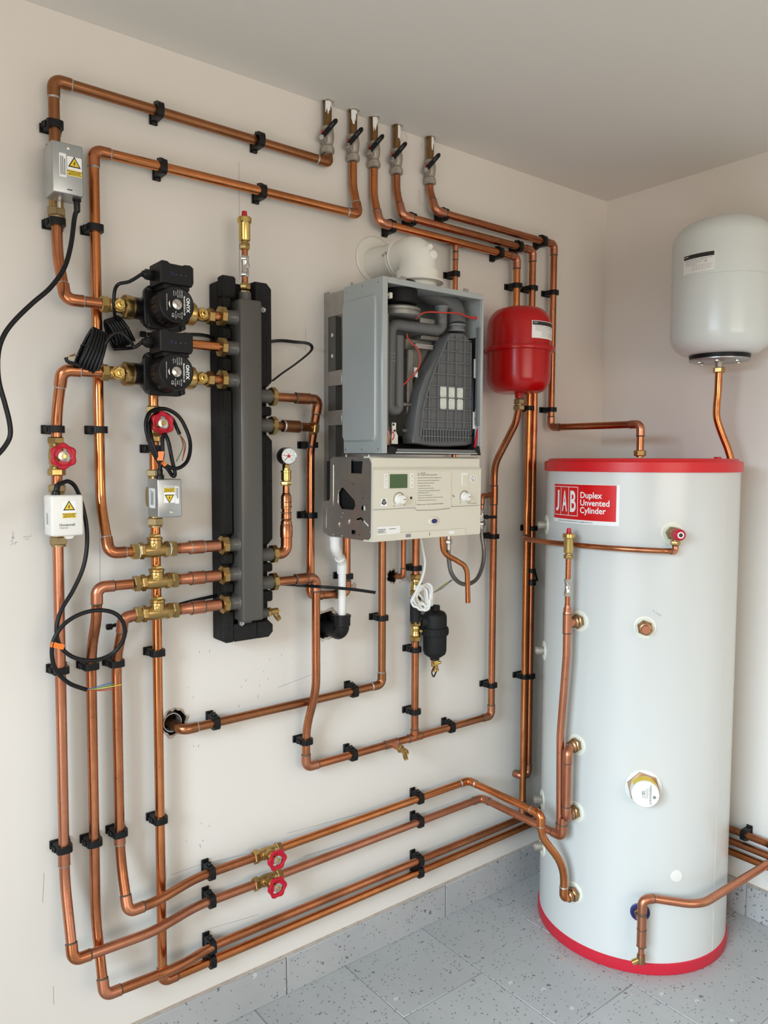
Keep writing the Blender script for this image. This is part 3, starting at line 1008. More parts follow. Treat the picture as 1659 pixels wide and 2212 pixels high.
for lab, x, z in (
        ('black clip on the highest copper run, nearest the top left elbow', cx(347, 245), ZT['A']),
        ('black clip on the highest copper run, nearest lever valves', cx(566, 310), ZT['A']),
        ('black clip on the second highest copper run, nearest its elbow', cx(354, 365), ZT['B']),
        ('black clip on the second highest copper run, nearest lever valves', cx(570, 419), ZT['B']),
        ('black clip at left end of the lowest of three runs above boiler', cx(851, 493), ZT['C']),
        ('black clip at left end of the middle of three runs above boiler', cx(895, 477), ZT['D']),
        ('black clip at left end of the highest of three runs above boiler', cx(965, 467), ZT['E']),
        ('black clip at right end of the lowest of three runs above boiler', cx(1084, 550), ZT['C']),
        ('black clip at right end of the middle of three runs above boiler', cx(1126, 537), ZT['D']),
        ('black clip at right end of the highest of three runs above boiler', cx(1178, 525), ZT['E']),
        ('black clip on tarnished run near the ragged wall hole', cx(469, 1558), 0.809),
        ('black clip on tarnished run near its elbow under boiler', cx(769, 1489), 0.811),
        ('black clip left of the drain cock on the lower copper run', cx(767, 1627), 0.629),
        ('black clip right of the filter tee on the lower copper run', cx(979, 1565), 0.628),
        ('black clip left of the upper red wheel valve', cx(459, 1878), 0.431),
        ('black clip left of the lower red wheel valve', cx(460, 1940), 0.359),
        ('black clip on upper wheel valve run near its turn off the wall', cx(911, 1717), 0.435),
        ('black clip on lower wheel valve run near its turn off the wall', cx(911, 1767), 0.361),
        ('upper of two touching clips at left of the lowest runs', cx(461, 2037), 0.240),
        ('lower of two touching clips at left of the lowest runs', cx(461, 2070), 0.203),
        ('upper of two touching clips above skirting joint', cx(911, 1849), 0.238),
        ('lower of two touching clips above skirting joint', cx(911, 1871), 0.203)):
    clip(lab, x, z, 'h')
clip('black clip on right wall beside cylinder edge', 0, 0.276, 'h', wall='right', y=-0.600)

# ------------------------------------------------------------------ lever valves under the ceiling
def lever_valve_proto():
    e = thing('lever_valve', 'x', 'valve', group='lever valves under the ceiling', mat=Matrix.Identity(4))
    mb = MB().lathe([(0.0125, -0.046), (0.0165, -0.0455), (0.0172, -0.043), (0.0172, -0.030), (0.0150, -0.028), (0.0140, -0.024), (0.0158, -0.018), (0.0175, -0.006), (0.0175, 0.006), (0.0160, 0.010), (0.0138, 0.012), (0.0160, 0.014), (0.0160, 0.021), (0.0125, 0.022)], (0, 0, 0), Z, 22)
    mb.build('valve_body', 'nickel_dull', e, True)
    MB().nut((0, 0, -0.047), Z, 0.0185, 0.015, 8).build('lower_nut', 'nickel_dull', e, True)
    d = Vector((-0.9, -0.44, 0)).normalized()
    b0 = Vector((0, 0, -0.014))
    MB().lathe([(0.0095, 0.010), (0.0095, 0.020), (0.0070, 0.0205), (0.0070, 0.026)], b0, d, 16).build('stem_boss', 'nickel_dull', e, True)
    MB().nut(b0 + d * 0.026, d, 0.0075, 0.006).build('stem_nut', 'chrome', e, True)
    MB().box(b0 + d * 0.026 + Vector((0, 0, 0.010)), (0.004, 0.006, 0.014), (d, Z.cross(d), Z)).build('red_tab', 'red_cap', e, True)
    n_ = Vector((-0.62, -0.785, 0)).normalized()
    h = (Vector((0.785, -0.62, 0)) * 0.66 + Z * 0.75).normalized()
    w = n_.cross(h).normalized()
    c0 = b0 + d * 0.029 + h * 0.004
    pl = [(0.0, -0.0055), (0.014, -0.0062), (0.050, -0.0060), (0.055, -0.0035), (0.0565, 0), (0.055, 0.0035), (0.050, 0.0060), (0.014, 0.0062), (0.0, 0.0055)]
    lv = MB().prism(pl, c0, h, w, 0.0032).build('lever', 'black_plastic', e, True)
    letters('22mm', 0.0062, c0 + h * 0.036 + n_ * 0.0036, h, w, 'grey_print', lv, 'size_mark', bold=0.0, local=True)
    return e


proto = None
for k, word in zip('ABCDE', ('leftmost', 'second', 'third', 'fourth', 'fifth')):
    if proto is None:
        proto = o = lever_valve_proto()
    else:
        o = copy_tree(proto)
    o.matrix_basis = Matrix.Translation(W(FEED[k], ZV, OFD))
    o['label'] = 'grey lever valve with black handle under ceiling, %s of five' % (word if word == 'leftmost' else word + ' from left')


# ------------------------------------------------------------------ red wheel gate valves
def gate_valve_proto():
    e = thing('gate_valve', 'x', 'valve', group='red wheel gate valves', mat=Matrix.Identity(4))
    MB().lathe([(0.0125, -0.030), (0.0145, -0.029), (0.0145, -0.022), (0.0130, -0.020), (0.0150, -0.014), (0.0162, 0.0), (0.0150, 0.014), (0.0130, 0.020), (0.0145, 0.022), (0.0145, 0.029), (0.0125, 0.030)], (0, 0, 0), X, 22).lathe([(0.0150, 0), (0.0140, 0.014), (0.0128, 0.018), (0.0150, 0.019), (0.0150, 0.024)], (0, 0, 0), -Y, 20).build('valve_body', 'brass', e, True)
    MB().nut((0, -0.024, 0), -Y, 0.0135, 0.009).lathe([(0.0085, 0.009), (0.0075, 0.016), (0.0035, 0.017), (0.0035, 0.030)], (0, -0.024, 0), -Y, 16).build('bonnet', 'brass_bright', e, True)
    for s_ in (-1, 1):
        MB().nut((s_ * 0.026, 0, 0), X * s_, 0.0182, 0.015).build('compression_nut', 'brass', e, True)
    mb = MB()
    n, R = 66, 0.0265
    prof = [(0.016, -0.0035), (0.016, 0.0015), (0.018, 0.0030), (R - 0.004, 0.0042), (R - 0.001, 0.0028), (R, 0), (R - 0.001, -0.003), (R - 0.004, -0.0045), (0.018, -0.0042)]
    vs, fs = [], []
    for k in range(n):
        a = 2 * PI * k / n
        lob = 1 + 0.075 * math.cos(6 * a)
        for r, h in prof:
            q = r if r < 0.017 else 0.016 + (r - 0.016) * (1 + (lob - 1) * R / (R - 0.016))
            vs.append((q * math.cos(a), -0.052 - h, q * math.sin(a)))
    m_ = len(prof)
    for k in range(n):
        k2 = (k + 1) % n
        for j in range(m_):
            j2 = (j + 1) % m_
            fs.append([k * m_ + j, k * m_ + j2, k2 * m_ + j2, k2 * m_ + j])
    mb.add(vs, fs)
    for q in range(3):
        a0 = 2 * PI * q / 3 + 0.35
        pl = [(0.0172 * math.cos(a0 + i * 0.2), 0.0172 * math.sin(a0 + i * 0.2)) for i in range(7)] + [(0.006 * math.cos(a0 + i * 0.2), 0.006 * math.sin(a0 + i * 0.2)) for i in range(6, -1, -1)]
        mb.prism(pl, (0, -0.0500, 0), X, Z, 0.0045)
    wh = mb.build('handwheel', 'red_wheel', e, True)
    MB().lathe([(0.0112, 0), (0.0112, 0.0010), (0.0100, 0.0014)], (0, -0.0545, 0), -Y, 24).build('name_disc', 'nickel', wh, True)
    MB().nut((0, -0.0555, 0), -Y, 0.0055, 0.0032).lathe([(0.0028, 0.003), (0.0028, 0.0055)], (0, -0.0555, 0), -Y, 12).build('wheel_nut', 'brass_bright', wh, True)
    return e


g = gate_valve_proto()
spots = [('red wheel gate valve on leftmost riser above white actuator', W(-1.940, 1.463, OF), 'v', 0.25),
         ('red wheel gate valve behind looped cable under the lower pump', W(-1.725, 1.538, OF), 'v', 0.1),
         ('upper of two red wheel gate valves on the low runs', W(-1.437, 0.431, OF), 'h', 0.0),
         ('lower of two red wheel gate valves on the low runs', W(-1.437, 0.358, OF), 'h', 0.0)]
for i, (lab, p, axs, tilt) in enumerate(spots):
    o = g if i == 0 else copy_tree(g)
    M_ = place((X, Y, Z), p) if axs == 'h' else place((Z, Y, -X), p)
    o.matrix_basis = M_ @ Matrix.Rotation(-0.05 if axs == 'h' else 0.0, 4, 'X')
    o['label'] = lab


# ------------------------------------------------------------------ check valves
def check_valve_proto():
    e = thing('check_valve', 'x', 'valve', group='brass check valves', mat=Matrix.Identity(4))
    MB().lathe([(0.0125, -0.024), (0.0150, -0.0235), (0.0155, -0.016), (0.0170, 0), (0.0155, 0.016), (0.0150, 0.0235), (0.0125, 0.024)], (0, 0, 0), X, 24).lathe([(0.0165, 0), (0.0170, 0.016), (0.0160, 0.022), (0.0176, 0.024), (0.0176, 0.0285), (0.0152, 0.0295)], (0.002, 0, 0), Z, 24).build('valve_body', 'brass', e, True)
    MB().nut((0.002, 0, 0.029), Z, 0.0130, 0.008).build('hexagon_cap', 'brass_bright', e, True)
    MB().lathe([(0.0060, 0.012), (0.0060, 0.0195), (0.0045, 0.0205)], (-0.002, 0, 0.012), Vector((-0.25, -1, 0)), 14).build('side_plug', 'brass_bright', e, True)
    for s_ in (-1, 1):
        MB().nut((s_ * 0.0225, 0, 0), X * s_, 0.0190, 0.012).build('body_hexagon', 'brass', e, True)
        MB().nut((s_ * 0.0365, 0, 0), X * s_, 0.0186, 0.015, phase=0.5).lathe([(0.0148, -0.003), (0.0148, 0.001)], (s_ * 0.0365, 0, 0), X * s_, 18).build('compression_nut', 'brass', e, True)
    return e


c = check_valve_proto()
for i, (lab, x, z) in enumerate((('uppermost of three brass check valves beside manifold, with white tape', -1.749, 1.254), ('middle of three brass check valves beside manifold', -1.746, 1.182), ('lowest of three brass check valves beside manifold', -1.745, 1.112))):
    o = c if i == 0 else copy_tree(c)
    o.matrix_basis = Matrix.Translation(W(x, z, OB))
    o['label'] = lab
e = [o for o in bpy.data.objects if o.name == 'check_valve'][0]
for s_ in (-1, 1):
    MB().lathe([(0.0158, 0), (0.0158, 0.002)], (s_ * 0.0345, 0, 0), X * s_, 20).build('sealing_tape', 'white_print', e, True)

# ------------------------------------------------------------------ header (manifold) with foam shell
sh = thing('insulation_shell', 'black foam insulation block behind the grey steel manifold', 'insulation', W(-1.502, 1.012, 0.0))
XI0, XI1, ZI0, ZI1 = -1.568, -1.436, 1.012, 1.893
SL = [1.793, 1.721, 1.646, 1.254, 1.182, 1.112]
SR = [1.613, 1.542, 1.223, 1.153, 1.078]
MB().span(XI0, XI1, -0.046, -0.001, ZI0, ZI1 - 0.010, 0.003, 1).build('back_slab', 'foam_black', sh)


def segs(zs, half, lo, hi):
    out, a = [], lo
    for z in sorted(zs):
        if z - half > a + 0.004:
            out.append((a, z - half))
        a = z + half
    out.append((a, hi))
    return out


for a, b_ in segs(SL, 0.0225, ZI0, ZI1):
    MB().span(XI0, -1.5445, -0.071, -0.044, a, min(b_, 1.842), 0.003, 1).build('left_block', 'foam_black', sh)
for a, b_ in segs(SR, 0.024, ZI0, ZI1 - 0.004):
    # right hand blocks with chamfered corners towards each outlet
    c_ = 0.012 if b_ - a > 0.03 else 0.004
    x0, x1 = -1.480, XI1
    MB().prism([(x0, a), (x1 - c_, a), (x1, a + c_), (x1, b_ - c_), (x1 - c_, b_), (x0, b_)], (0, -0.044, 0), X, Z, 0.027, 0.002).build('right_block', 'foam_black', sh)
MB().span(XI0, -1.531, -0.071, -0.044, 1.842, ZI1, 0.004, 1).build('top_block', 'foam_black', sh)
MB().span(-1.545, -1.480, -0.071, -0.044, ZI0, 1.055, 0.003, 1).build('bottom_block', 'foam_black', sh)
for (z0, z1, xx) in ((1.26, 1.35, -1.452), (1.40, 1.50, -1.452), (1.68, 1.76, -1.448)):
    MB().span(xx - 0.0015, xx + 0.0015, -0.0722, -0.070, z0, z1).build('mould_line', 'black_matt', sh)

hd = thing('header_manifold', 'dark grey steel box-section manifold with side stubs', 'manifold', W(-1.512, 1.064, 0.08))
MB().span(-1.541, -1.483, -0.110, -0.048, 1.066, 1.836, 0.006, 3).build('box_tube', 'steel_dark', hd)
MB().lathe([(0.0150, 0), (0.0150, 0.022), (0.0135, 0.022)], W(-1.512, 1.834, 0.079), Z, 20).build('top_socket', 'steel_dark', hd)
for z in SL:
    s_ = MB().lathe([(0.0215, 0), (0.0185, 0.004), (0.0168, 0.007), (0.0168, 0.030), (0.0155, 0.030), (0.0155, 0.036)], W(-1.5395, z, 0.0835), -X, 22).build('branch_stub', 'steel_dark', hd)
    MB().nut(W(-1.568, z, 0.0835), -X, 0.0232, 0.0165, 8).build('union_nut', 'brass', s_)
for i, z in enumerate(SR):
    rr = 0.0168 if i < 4 else 0.0125
    s_ = MB().lathe([(rr + 0.004, 0), (rr, 0.005), (rr, 0.036 if i < 4 else 0.020), (rr - 0.0015, 0.036 if i < 4 else 0.020), (rr - 0.0015, 0.040 if i < 4 else 0.024)], W(-1.4845, z, 0.0835), X, 22).build('branch_stub', 'steel_dark', hd)
    if i < 4:
        MB().nut(W(-1.4485, z, 0.0835), X, 0.0232, 0.0150, 8).build('union_nut', 'brass', s_)
for p in (W(-1.462, 1.822, 0.072), W(-1.528, 1.058, 0.074)):
    b_ = MB().nut(p, -Y, 0.0075, 0.006).lathe([(0.0035, 0.006), (0.0035, 0.012)], p, -Y, 12).build('fixing_bolt', 'zinc_plate', hd)
    MB().box(p + Vector((0.012 if p.x < -1.5 else -0.016, 0.002, 0.004)), (0.036, 0.004, 0.014), None, 0.001, 1).build('fixing_tab', 'steel_dark', hd)

# copper reducers between check valves and manifold
for i, (z, lab) in enumerate(((1.254, 'upper short copper reducer between check valve and manifold'), (1.182, 'middle short copper reducer between check valve and manifold'), (1.112, 'lower short copper reducer between check valve and manifold'))):
    t = thing('copper_reducer', lab, 'pipe', W(-1.64, z, OB), 'copper reducers')
    MB().cyl(W(-1.700, z, OB), W(-1.655, z, OB), R22, 18).build('tube', 'copper', t)
    MB().lathe([(R22 * 1.13, 0), (R22 * 1.13, 0.020), (0.0152, 0.026), (0.0158, 0.028), (0.0158, 0.058), (0.0140, 0.060), (0.0140, 0.100)], W(-1.690, z, OB), X, 20).build('reducer_body', 'copper_pink', t)
    for xx in (-1.664, -1.6315):
        MB().lathe([(0.0160, 0), (0.0163, 0.0008), (0.0163, 0.0018), (0.0160, 0.0026)], W(xx, z, OB), X, 20, cap=False).build('solder_ring', 'solder' if i == 0 else 'flux_ring', t)
for z, lab in ((1.7915, 'short copper link between upper pump valve and manifold'), (1.6455, 'short copper link between lower pump valve and manifold')):
    MB_ = thing('copper_link', lab, 'pipe', W(-1.60, z, OB), 'copper links to the pumps')
    MB().cyl(W(-1.625, z - 0.002, OB), W(-1.565, z, OB), R22, 18).build('tube', 'copper', MB_)


# ------------------------------------------------------------------ pumps
def pump_valve_proto():
    e = thing('pump_valve', 'x', 'valve', group='brass pump isolating valves', mat=Matrix.Identity(4))
    MB().lathe([(0.0225, 0.0), (0.0255, 0.002), (0.0255, 0.008), (0.0262, 0.009), (0.0262, 0.020), (0.0235, 0.0225), (0.0180, 0.023)], (0, 0, 0), X, 12).build('union_nut', 'brass', e, True)
    MB().lathe([(0.0170, 0.022), (0.0145, 0.026), (0.0142, 0.050), (0.0130, 0.054)], (0, 0, 0), X, 20).lathe([(0.0145, 0), (0.0145, 0.014)], (0.036, 0, 0.0), -Y, 18).build('valve_body', 'brass', e, True)
    MB().nut((0.036, -0.012, 0), -Y, 0.0138, 0.010).lathe([(0.0075, 0.010), (0.0070, 0.015), (0.0045, 0.0155), (0.0040, 0.024)], (0.036, -0.012, 0), -Y, 14).build('spindle', 'brass_bright', e, True)
    MB().nut((0.053, 0, 0), X, 0.0184, 0.017).build('compression_nut', 'brass', e, True)
    return e


pv = pump_valve_proto()
for i, (lab, p, left) in enumerate((('brass pump valve at left of the upper pump', W(-1.787, 1.786, OB), True), ('brass pump valve right of the upper pump', W(-1.668, 1.789, OB), False), ('brass pump valve at left of the lower pump', W(-1.790, 1.642, OB), True), ('brass pump valve right of the lower pump', W(-1.671, 1.644, OB), False))):
    o = pv if i == 0 else copy_tree(pv)
    o.matrix_basis = place((-X, Y, -Z), p) if left else place((X, Y, Z), p)
    o['label'] = lab


def pump_proto():
    e = thing('circulation_pump', 'x', 'pump', group='black circulation pumps', mat=Matrix.Identity(4))
    MB().lathe([(0.030, 0.034), (0.042, 0.026), (0.046, 0.010), (0.046, -0.012), (0.044, -0.022)], (0, 0, 0), Y, 28).lathe([(0.020, 0), (0.018, 0.035), (0.0235, 0.042), (0.0235, 0.062)], (0, 0, 0), X, 22).lathe([(0.020, 0), (0.018, 0.035), (0.0235, 0.042), (0.0235, 0.062)], (0, 0, 0), -X, 22).build('volute', 'black_paint', e, True)
    fl = MB().prism(rrect(0.094, 0.094, 0.018), (0, -0.022, 0), X, Z, 0.012, 0.002)
    fl.build('motor_flange', 'black_paint', e, True)
    for sx in (-1, 1):
        for sz in (-1, 1):
            MB().lathe([(0.0058, 0), (0.0058, 0.006), (0.0035, 0.0065)], (sx * 0.038, -0.034, sz * 0.038), -Y, 12).build('flange_bolt', 'black_plastic', e, True)
    br_ = MB().lathe([(0.0400, 0.034), (0.0400, 0.082), (0.0385, 0.084)], (0, 0, 0), -Y, 36)
    brl = br_.build('motor_barrel', 'black_paint', e, True)
    for k in range(24):
        a = 2 * PI * k / 24
        MB().box((0.0403 * math.cos(a), -0.058, 0.0403 * math.sin(a)), (0.0016, 0.044, 0.0022), (Vector((math.cos(a), 0, math.sin(a))), Y, Vector((-math.sin(a), 0, math.cos(a))))).build('cooling_rib', 'black_paint', brl, True)
    dc = MB().lathe([(0.0398, 0.080), (0.0400, 0.090), (0.0388, 0.0945), (0.0360, 0.0955), (0.0350, 0.0950)], (0, 0, 0), -Y, 40).build('end_plate', 'black_plastic', e, True)
    yf = -0.0953
    MB().ring(circ(0.0130, 28), circ(0.0110, 28), (0, yf, 0), X, Z, 0.0005).build('screw_recess', 'black_paint', dc, True)
    MB().lathe([(0.0108, 0), (0.0108, 0.0014), (0.0098, 0.0020)], (0, yf, 0), -Y, 24).build('vent_screw', 'nickel', dc, True)
    MB().box((0, yf - 0.0021, 0), (0.019, 0.0004, 0.0011), (Vector((0.72, 0, -0.69)), Y, Vector((0.69, 0, 0.72)))).build('screw_slot', 'black_print', dc, True)
    dn, rt = -Z, X
    letters([('ONYX', 0, 0, 0.0105)], 0, (0.0245, yf - 0.0004, 0.001), dn, rt, 'white_print', dc, 'brand_lettering', bold=0.0003, local=True)
    letters([('Model:CED25-6-130', 0, 0, 0.0048)], 0, (0.0165, yf - 0.0004, -0.001), dn, rt, 'white_print', dc, 'brand_lettering', bold=0.00012, local=True)
    letters([('230V/50Hz', 0, 0, 0.0034), ('P.max 45W', 0, -0.0045, 0.0034), ('I.max 0.40A', 0, -0.009, 0.0034), ('IP 44', 0, -0.0135, 0.0034), ('Class H', 0, -0.018, 0.0034)], 0, (0.0110, yf - 0.0004, 0.0225), dn, rt, 'paper', dc, 'rating_text', local=True)
    letters([('EEI<=0.20', 0, 0, 0.0034), ('TF 110', 0, -0.0045, 0.0034), ('PN10', 0, -0.009, 0.0034), ('Max 1.0MPa', 0, -0.0135, 0.0034)], 0, (0.0105, yf - 0.0004, -0.0225), dn, rt, 'paper', dc, 'rating_text', local=True)
    letters([('NEVER RUN THE PUMP EMPTY', 0, 0, 0.0026)], 0, (-0.0225, yf - 0.0004, 0.002), dn, rt, 'paper', dc, 'rating_text', local=True)
    letters([('CE', 0, 0, 0.0075)], 0, (-0.0095, yf - 0.0004, -0.0235), dn, rt, 'paper', dc, 'rating_text', local=True)
    ar = [(-0.0155 - 0.0028 * math.sin(PI * k / 8), 0.007 - 0.0145 * k / 8) for k in range(9)] + [(-0.0150 - 0.0002 * k, -0.0075 + 0.0145 * k / 8) for k in range(9)]
    MB().prism(ar, (0, yf, 0), X, Z, 0.0004).build('arrow_mark', 'white_print', dc, True)
    # terminal box
    tb = MB()
    pl = [(-0.036, 0.040), (0.033, 0.040), (0.037, 0.048), (0.037, 0.080), (0.030, 0.085), (0.018, 0.0845), (0.012, 0.082), (-0.018, 0.083), (-0.023, 0.087), (-0.033, 0.087), (-0.037, 0.084), (-0.037, 0.046)]
    tb.prism(pl, (0, -0.040, 0), X, Z, 0.060, 0.0025)
    tbo = tb.build('terminal_box', 'black_plastic', e, True)
    MB().span(-0.028, 0.030, -0.092, -0.040, 0.032, 0.042).build('box_neck', 'black_plastic', tbo, True)
    MB().ring(circ(0.0035, 20, (-0.012, 0.062)), circ(0.0022, 20, (-0.012, 0.062)), (0, -0.1001, 0), X, Z, 0.0004).build('power_symbol', 'blue_print', tbo, True)
    letters([('A', -0.003, 0, 0.004), ('B', 0.008, 0, 0.004), ('C', 0.019, 0, 0.004)], 0, (0, -0.1004, 0.0605), X, Z, 'grey_print', tbo, 'mode_marks', local=True)
    MB().nut((-0.036, -0.058, 0.062), -X, 0.0125, 0.018).lathe([(0.0085, 0.018), (0.0065, 0.024)], (-0.036, -0.058, 0.062), -X, 16).build('cable_gland', 'black_plastic', tbo, True)
    return e


pp = pump_proto()
pumps = []
for i, (lab, p) in enumerate((('upper of two black circulation pumps left of manifold', W(-1.7275, 1.786, OB)), ('lower of two black circulation pumps left of manifold', W(-1.7305, 1.644, OB)))):
    o = pp if i == 0 else copy_tree(pp)
    o.matrix_basis = Matrix.Translation(p)
    o['label'] = lab
    pumps.append(o)
bpy.context.view_layer.update()


def coil(c, ax, side, out, L, Wd, turns, r, lead_in, lead_out):
    """folded hank of cable: long loops along ax, stacked sideways"""
    pts = [Vector(p) for p in lead_in]
    n = 14
    for t_ in range(turns):
        off = (t_ - (turns - 1) / 2) * r * 1.75
        for k in range(n):
            a = 2 * PI * (k / n) + 0.6
            p = Vector(c) + ax * (L / 2 * math.cos(a)) + out * (Wd * math.sin(a)) + side * (off + r * 1.75 * k / n + 0.006 * math.cos(a) * (t_ - turns / 2) / turns)
            pts.append(p)
    pts += [Vector(p) for p in lead_out]
    return smooth(pts, 4)


u0 = pumps[0].matrix_basis.translation
RC = 0.0037
lead = [u0 + Vector((-0.060, -0.058, 0.062)), A(280, 608, 0.13), A(256, 614, 0.12), A(247, 632, 0.105), A(247, 665, 0.10), A(252, 690, 0.06)]
ax = (A(268, 742, 0.05) - A(244, 690, 0.05)).normalized()
sd = ax.cross(-Y).normalized()
cpts = coil(A(257, 717, 0.045), ax, sd, -Y, 0.062, 0.016, 6, RC, lead, [A(282, 752, 0.05), A(296, 748, 0.05)])
co = MB().tube(cpts, RC, 10).build('power_cord', 'black_rubber', pumps[0], label='bundled black power cord')
MB().tube([A(257, 715, 0.045) + sd * (0.024 * math.cos(q)) - Y * (0.020 * math.sin(q)) for q in [2 * PI * k / 20 for k in range(20)]], 0.0012, 6, closed=True).build('cable_tie', 'black_plastic', co)
u1 = pumps[1].matrix_basis.translation
lead = [u1 + Vector((-0.060, -0.058, 0.062)), A(290, 750, 0.14), A(281, 735, 0.13), A(262, 719, 0.12), A(245, 722, 0.115), A(228, 742, 0.11)]
ax = (A(190, 800, 0.09) - A(224, 712, 0.09)).normalized()
sd = ax.cross(-Y).normalized()
cpts = coil(A(203, 757, 0.095), ax, sd, -Y, 0.086, 0.016, 6, RC, lead, [A(172, 790, 0.10), A(158, 785, 0.10), A(146, 781, 0.10), A(142, 772, 0.10)])
co = MB().tube(cpts, RC, 10).build('power_cord', 'black_rubber', pumps[1], label='bundled black power cord with bare ends')
MB().tube([A(200, 757, 0.095) + sd * (0.025 * math.cos(q)) - Y * (0.021 * math.sin(q)) for q in [2 * PI * k / 20 for k in range(20)]], 0.0012, 6, closed=True).build('cable_tie', 'black_plastic', co)
for mm_, end in (('wire_brown', (163, 764)), ('wire_brown', (169, 767)), ('wire_yellow', (158, 776))):
    MB().tube(smooth([A(143, 773, 0.10), A(149, 770, 0.10), A(*end, 0.10)], 5), 0.0010, 8).build('wire', mm_, co)


def print_lines(c, ux, uy, w, h, n, parent, m_='grey_print'):
    """lines of small print too small to read"""
    mb = MB()
    c, ux, uy = Vector(c), Vector(ux).normalized(), Vector(uy).normalized()
    for i in range(n):
        L = w * random.uniform(0.6, 1.0)
        mb.box(c + uy * (h / 2 - h * (i + 0.5) / n) + ux * ((L - w) / 2), (L, h / n * 0.38, 0.0002), (ux, uy, ux.cross(uy)))
    return mb.build('small_print', m_, parent)


# ------------------------------------------------------------------ motorised zone valves
def warning_label(parent, c, ux, uy, w, flip=False, text=True):
    """white sticker with yellow hazard triangle and yellow caution strip; c centre"""
    n = Vector(ux).cross(Vector(uy)).normalized()
    c = Vector(c)
    sg = -1 if flip else 1
    uy = Vector(uy) * sg
    ux = Vector(ux) * sg
    st = MB().prism(rrect(w, w * 1.32, w * 0.06), c, ux, uy, 0.0003).build('caution_sticker', 'white_print', parent)
    k = w * 0.44
    tri = [(-k, -k * 0.52), (k, -k * 0.52), (0, k * 1.2)]
    MB().prism(tri, c + uy * (w * 0.17) + n * 0.0003, ux, uy, 0.0002).build('hazard_triangle', 'black_print', st)
    MB().prism([(p[0] * 0.72, p[1] * 0.72 + k * 0.03) for p in tri], c + uy * (w * 0.17) + n * 0.0005, ux, uy, 0.0002).build('hazard_triangle', 'yellow_print', st)
    bolt = [(0.02, 0.5), (-0.22, 0.02), (-0.02, 0.02), (-0.14, -0.36), (0.2, 0.16), (0.02, 0.16), (0.16, 0.5)]
    MB().prism([(p[0] * k * 0.9, p[1] * k * 0.9) for p in bolt][::-1], c + uy * (w * 0.16) + n * 0.0007, ux, uy, 0.0002).build('bolt_mark', 'black_print', st)
    MB().prism(rrect(w * 0.98, w * 0.38, w * 0.03), c - uy * (w * 0.45) + n * 0.0003, ux, uy, 0.0002).build('caution_strip', 'yellow_print', st)
    letters([('DISCONNECT MAINS', 0, w * 0.11, w * 0.105), ('SUPPLY BEFORE', 0, 0, w * 0.105), ('REMOVING COVER', 0, -w * 0.11, w * 0.105)], 0, c - uy * (w * 0.45) + n * 0.0006, ux, uy, 'black_print', st, 'caution_text', bold=0.0001)
    return st


def zone_valve(label, x, z0, z1, yf, hw, matn, depth=0.06, round_=0.003):
    e = thing('zone_valve', label, 'valve', W(x, z0 - 0.02, OF), 'motorised zone valves')
    zc = (z0 + z1) / 2
    MB().cyl(W(x, z0 - 0.02, OF), W(x, z1 + 0.015, OF), 0.0145, 20).lathe([(0.019, 0), (0.021, 0.01), (0.021, 0.035), (0.019, 0.045)], W(x, zc - 0.022, OF), Z, 22).lathe([(0.015, 0), (0.015, 0.05)], W(x, zc, OF), -Y, 18).build('valve_body', 'brass', e)
    MB().nut(W(x, z0 - 0.024, OF), Z, 0.0195, 0.018).lathe([(0.0150, -0.004), (0.0150, 0.0)], W(x, z0 - 0.024, OF), Z, 18).build('compression_nut', 'brass_dull', e)
    MB().nut(W(x, z1 + 0.004, OF), Z, 0.0195, 0.016).build('compression_nut', 'brass_dull', e)
    b_ = MB().span(x - hw, x + hw, yf, yf + depth, z0, z1, round_, 3).build('actuator_box', matn, e)
    return e, b_


z1v, b1 = zone_valve('grey metal motorised valve actuator at top left, cable hanging below', -1.928, 1.988, 2.088, -0.120, 0.0305, 'zinc_plate')
warning_label(b1, (-1.915, -0.1202, 2.044), X, Z, 0.0285)
pl = MB().prism(rrect(0.0135, 0.046, 0.001), (-1.9375, -0.1202, 2.043), X, Z, 0.0002).build('data_sticker', 'white_print', b1)
print_lines((-1.9375, -0.1206, 2.043), Z, -X, 0.038, 0.011, 3, pl, 'black_print')
MB().lathe([(0.0045, 0), (0.0045, 0.001), (0.003, 0.0018)], (-1.926, -0.120, 2.079), -Y, 14).build('cover_screw', 'nickel', b1)
MB().span(-1.930, -1.920, -0.1204, -0.119, 1.996, 1.998).build('vent_slot', 'black_print', b1)
MB().span(-1.935, -1.930, -0.075, -0.066, 1.972, 1.992).build('manual_lever', 'nickel', z1v)
MB().lathe([(0.0085, 0), (0.0085, 0.006), (0.0065, 0.007), (0.0062, 0.026), (0.0050, 0.028)], (-1.905, -0.098, 1.990), -Z, 16).build('cable_grommet', 'black_rubber', b1)
q = [Vector((-1.905, -0.098, 1.966)), A(161, 470, 0.095), A(153, 530, 0.10), A(138, 580, 0.105), A(108, 622, 0.11), A(70, 655, 0.11), A(32, 692, 0.11), A(8, 725, 0.11), A(-4, 765, 0.11), A(-3, 820, 0.11), A(10, 870, 0.11), A(20, 910, 0.11), A(22, 940, 0.11), A(12, 962, 0.11), A(-8, 985, 0.11), A(-40, 1010, 0.11), A(-90, 1030, 0.11), A(-170, 1090, 0.10), A(-230, 1220, 0.08), A(-270, 1420, 0.05)]
MB().tube(smooth(q, 6), 0.0048, 12).build('power_cord', 'black_rubber', z1v, label='black cable sweeping out to the left')

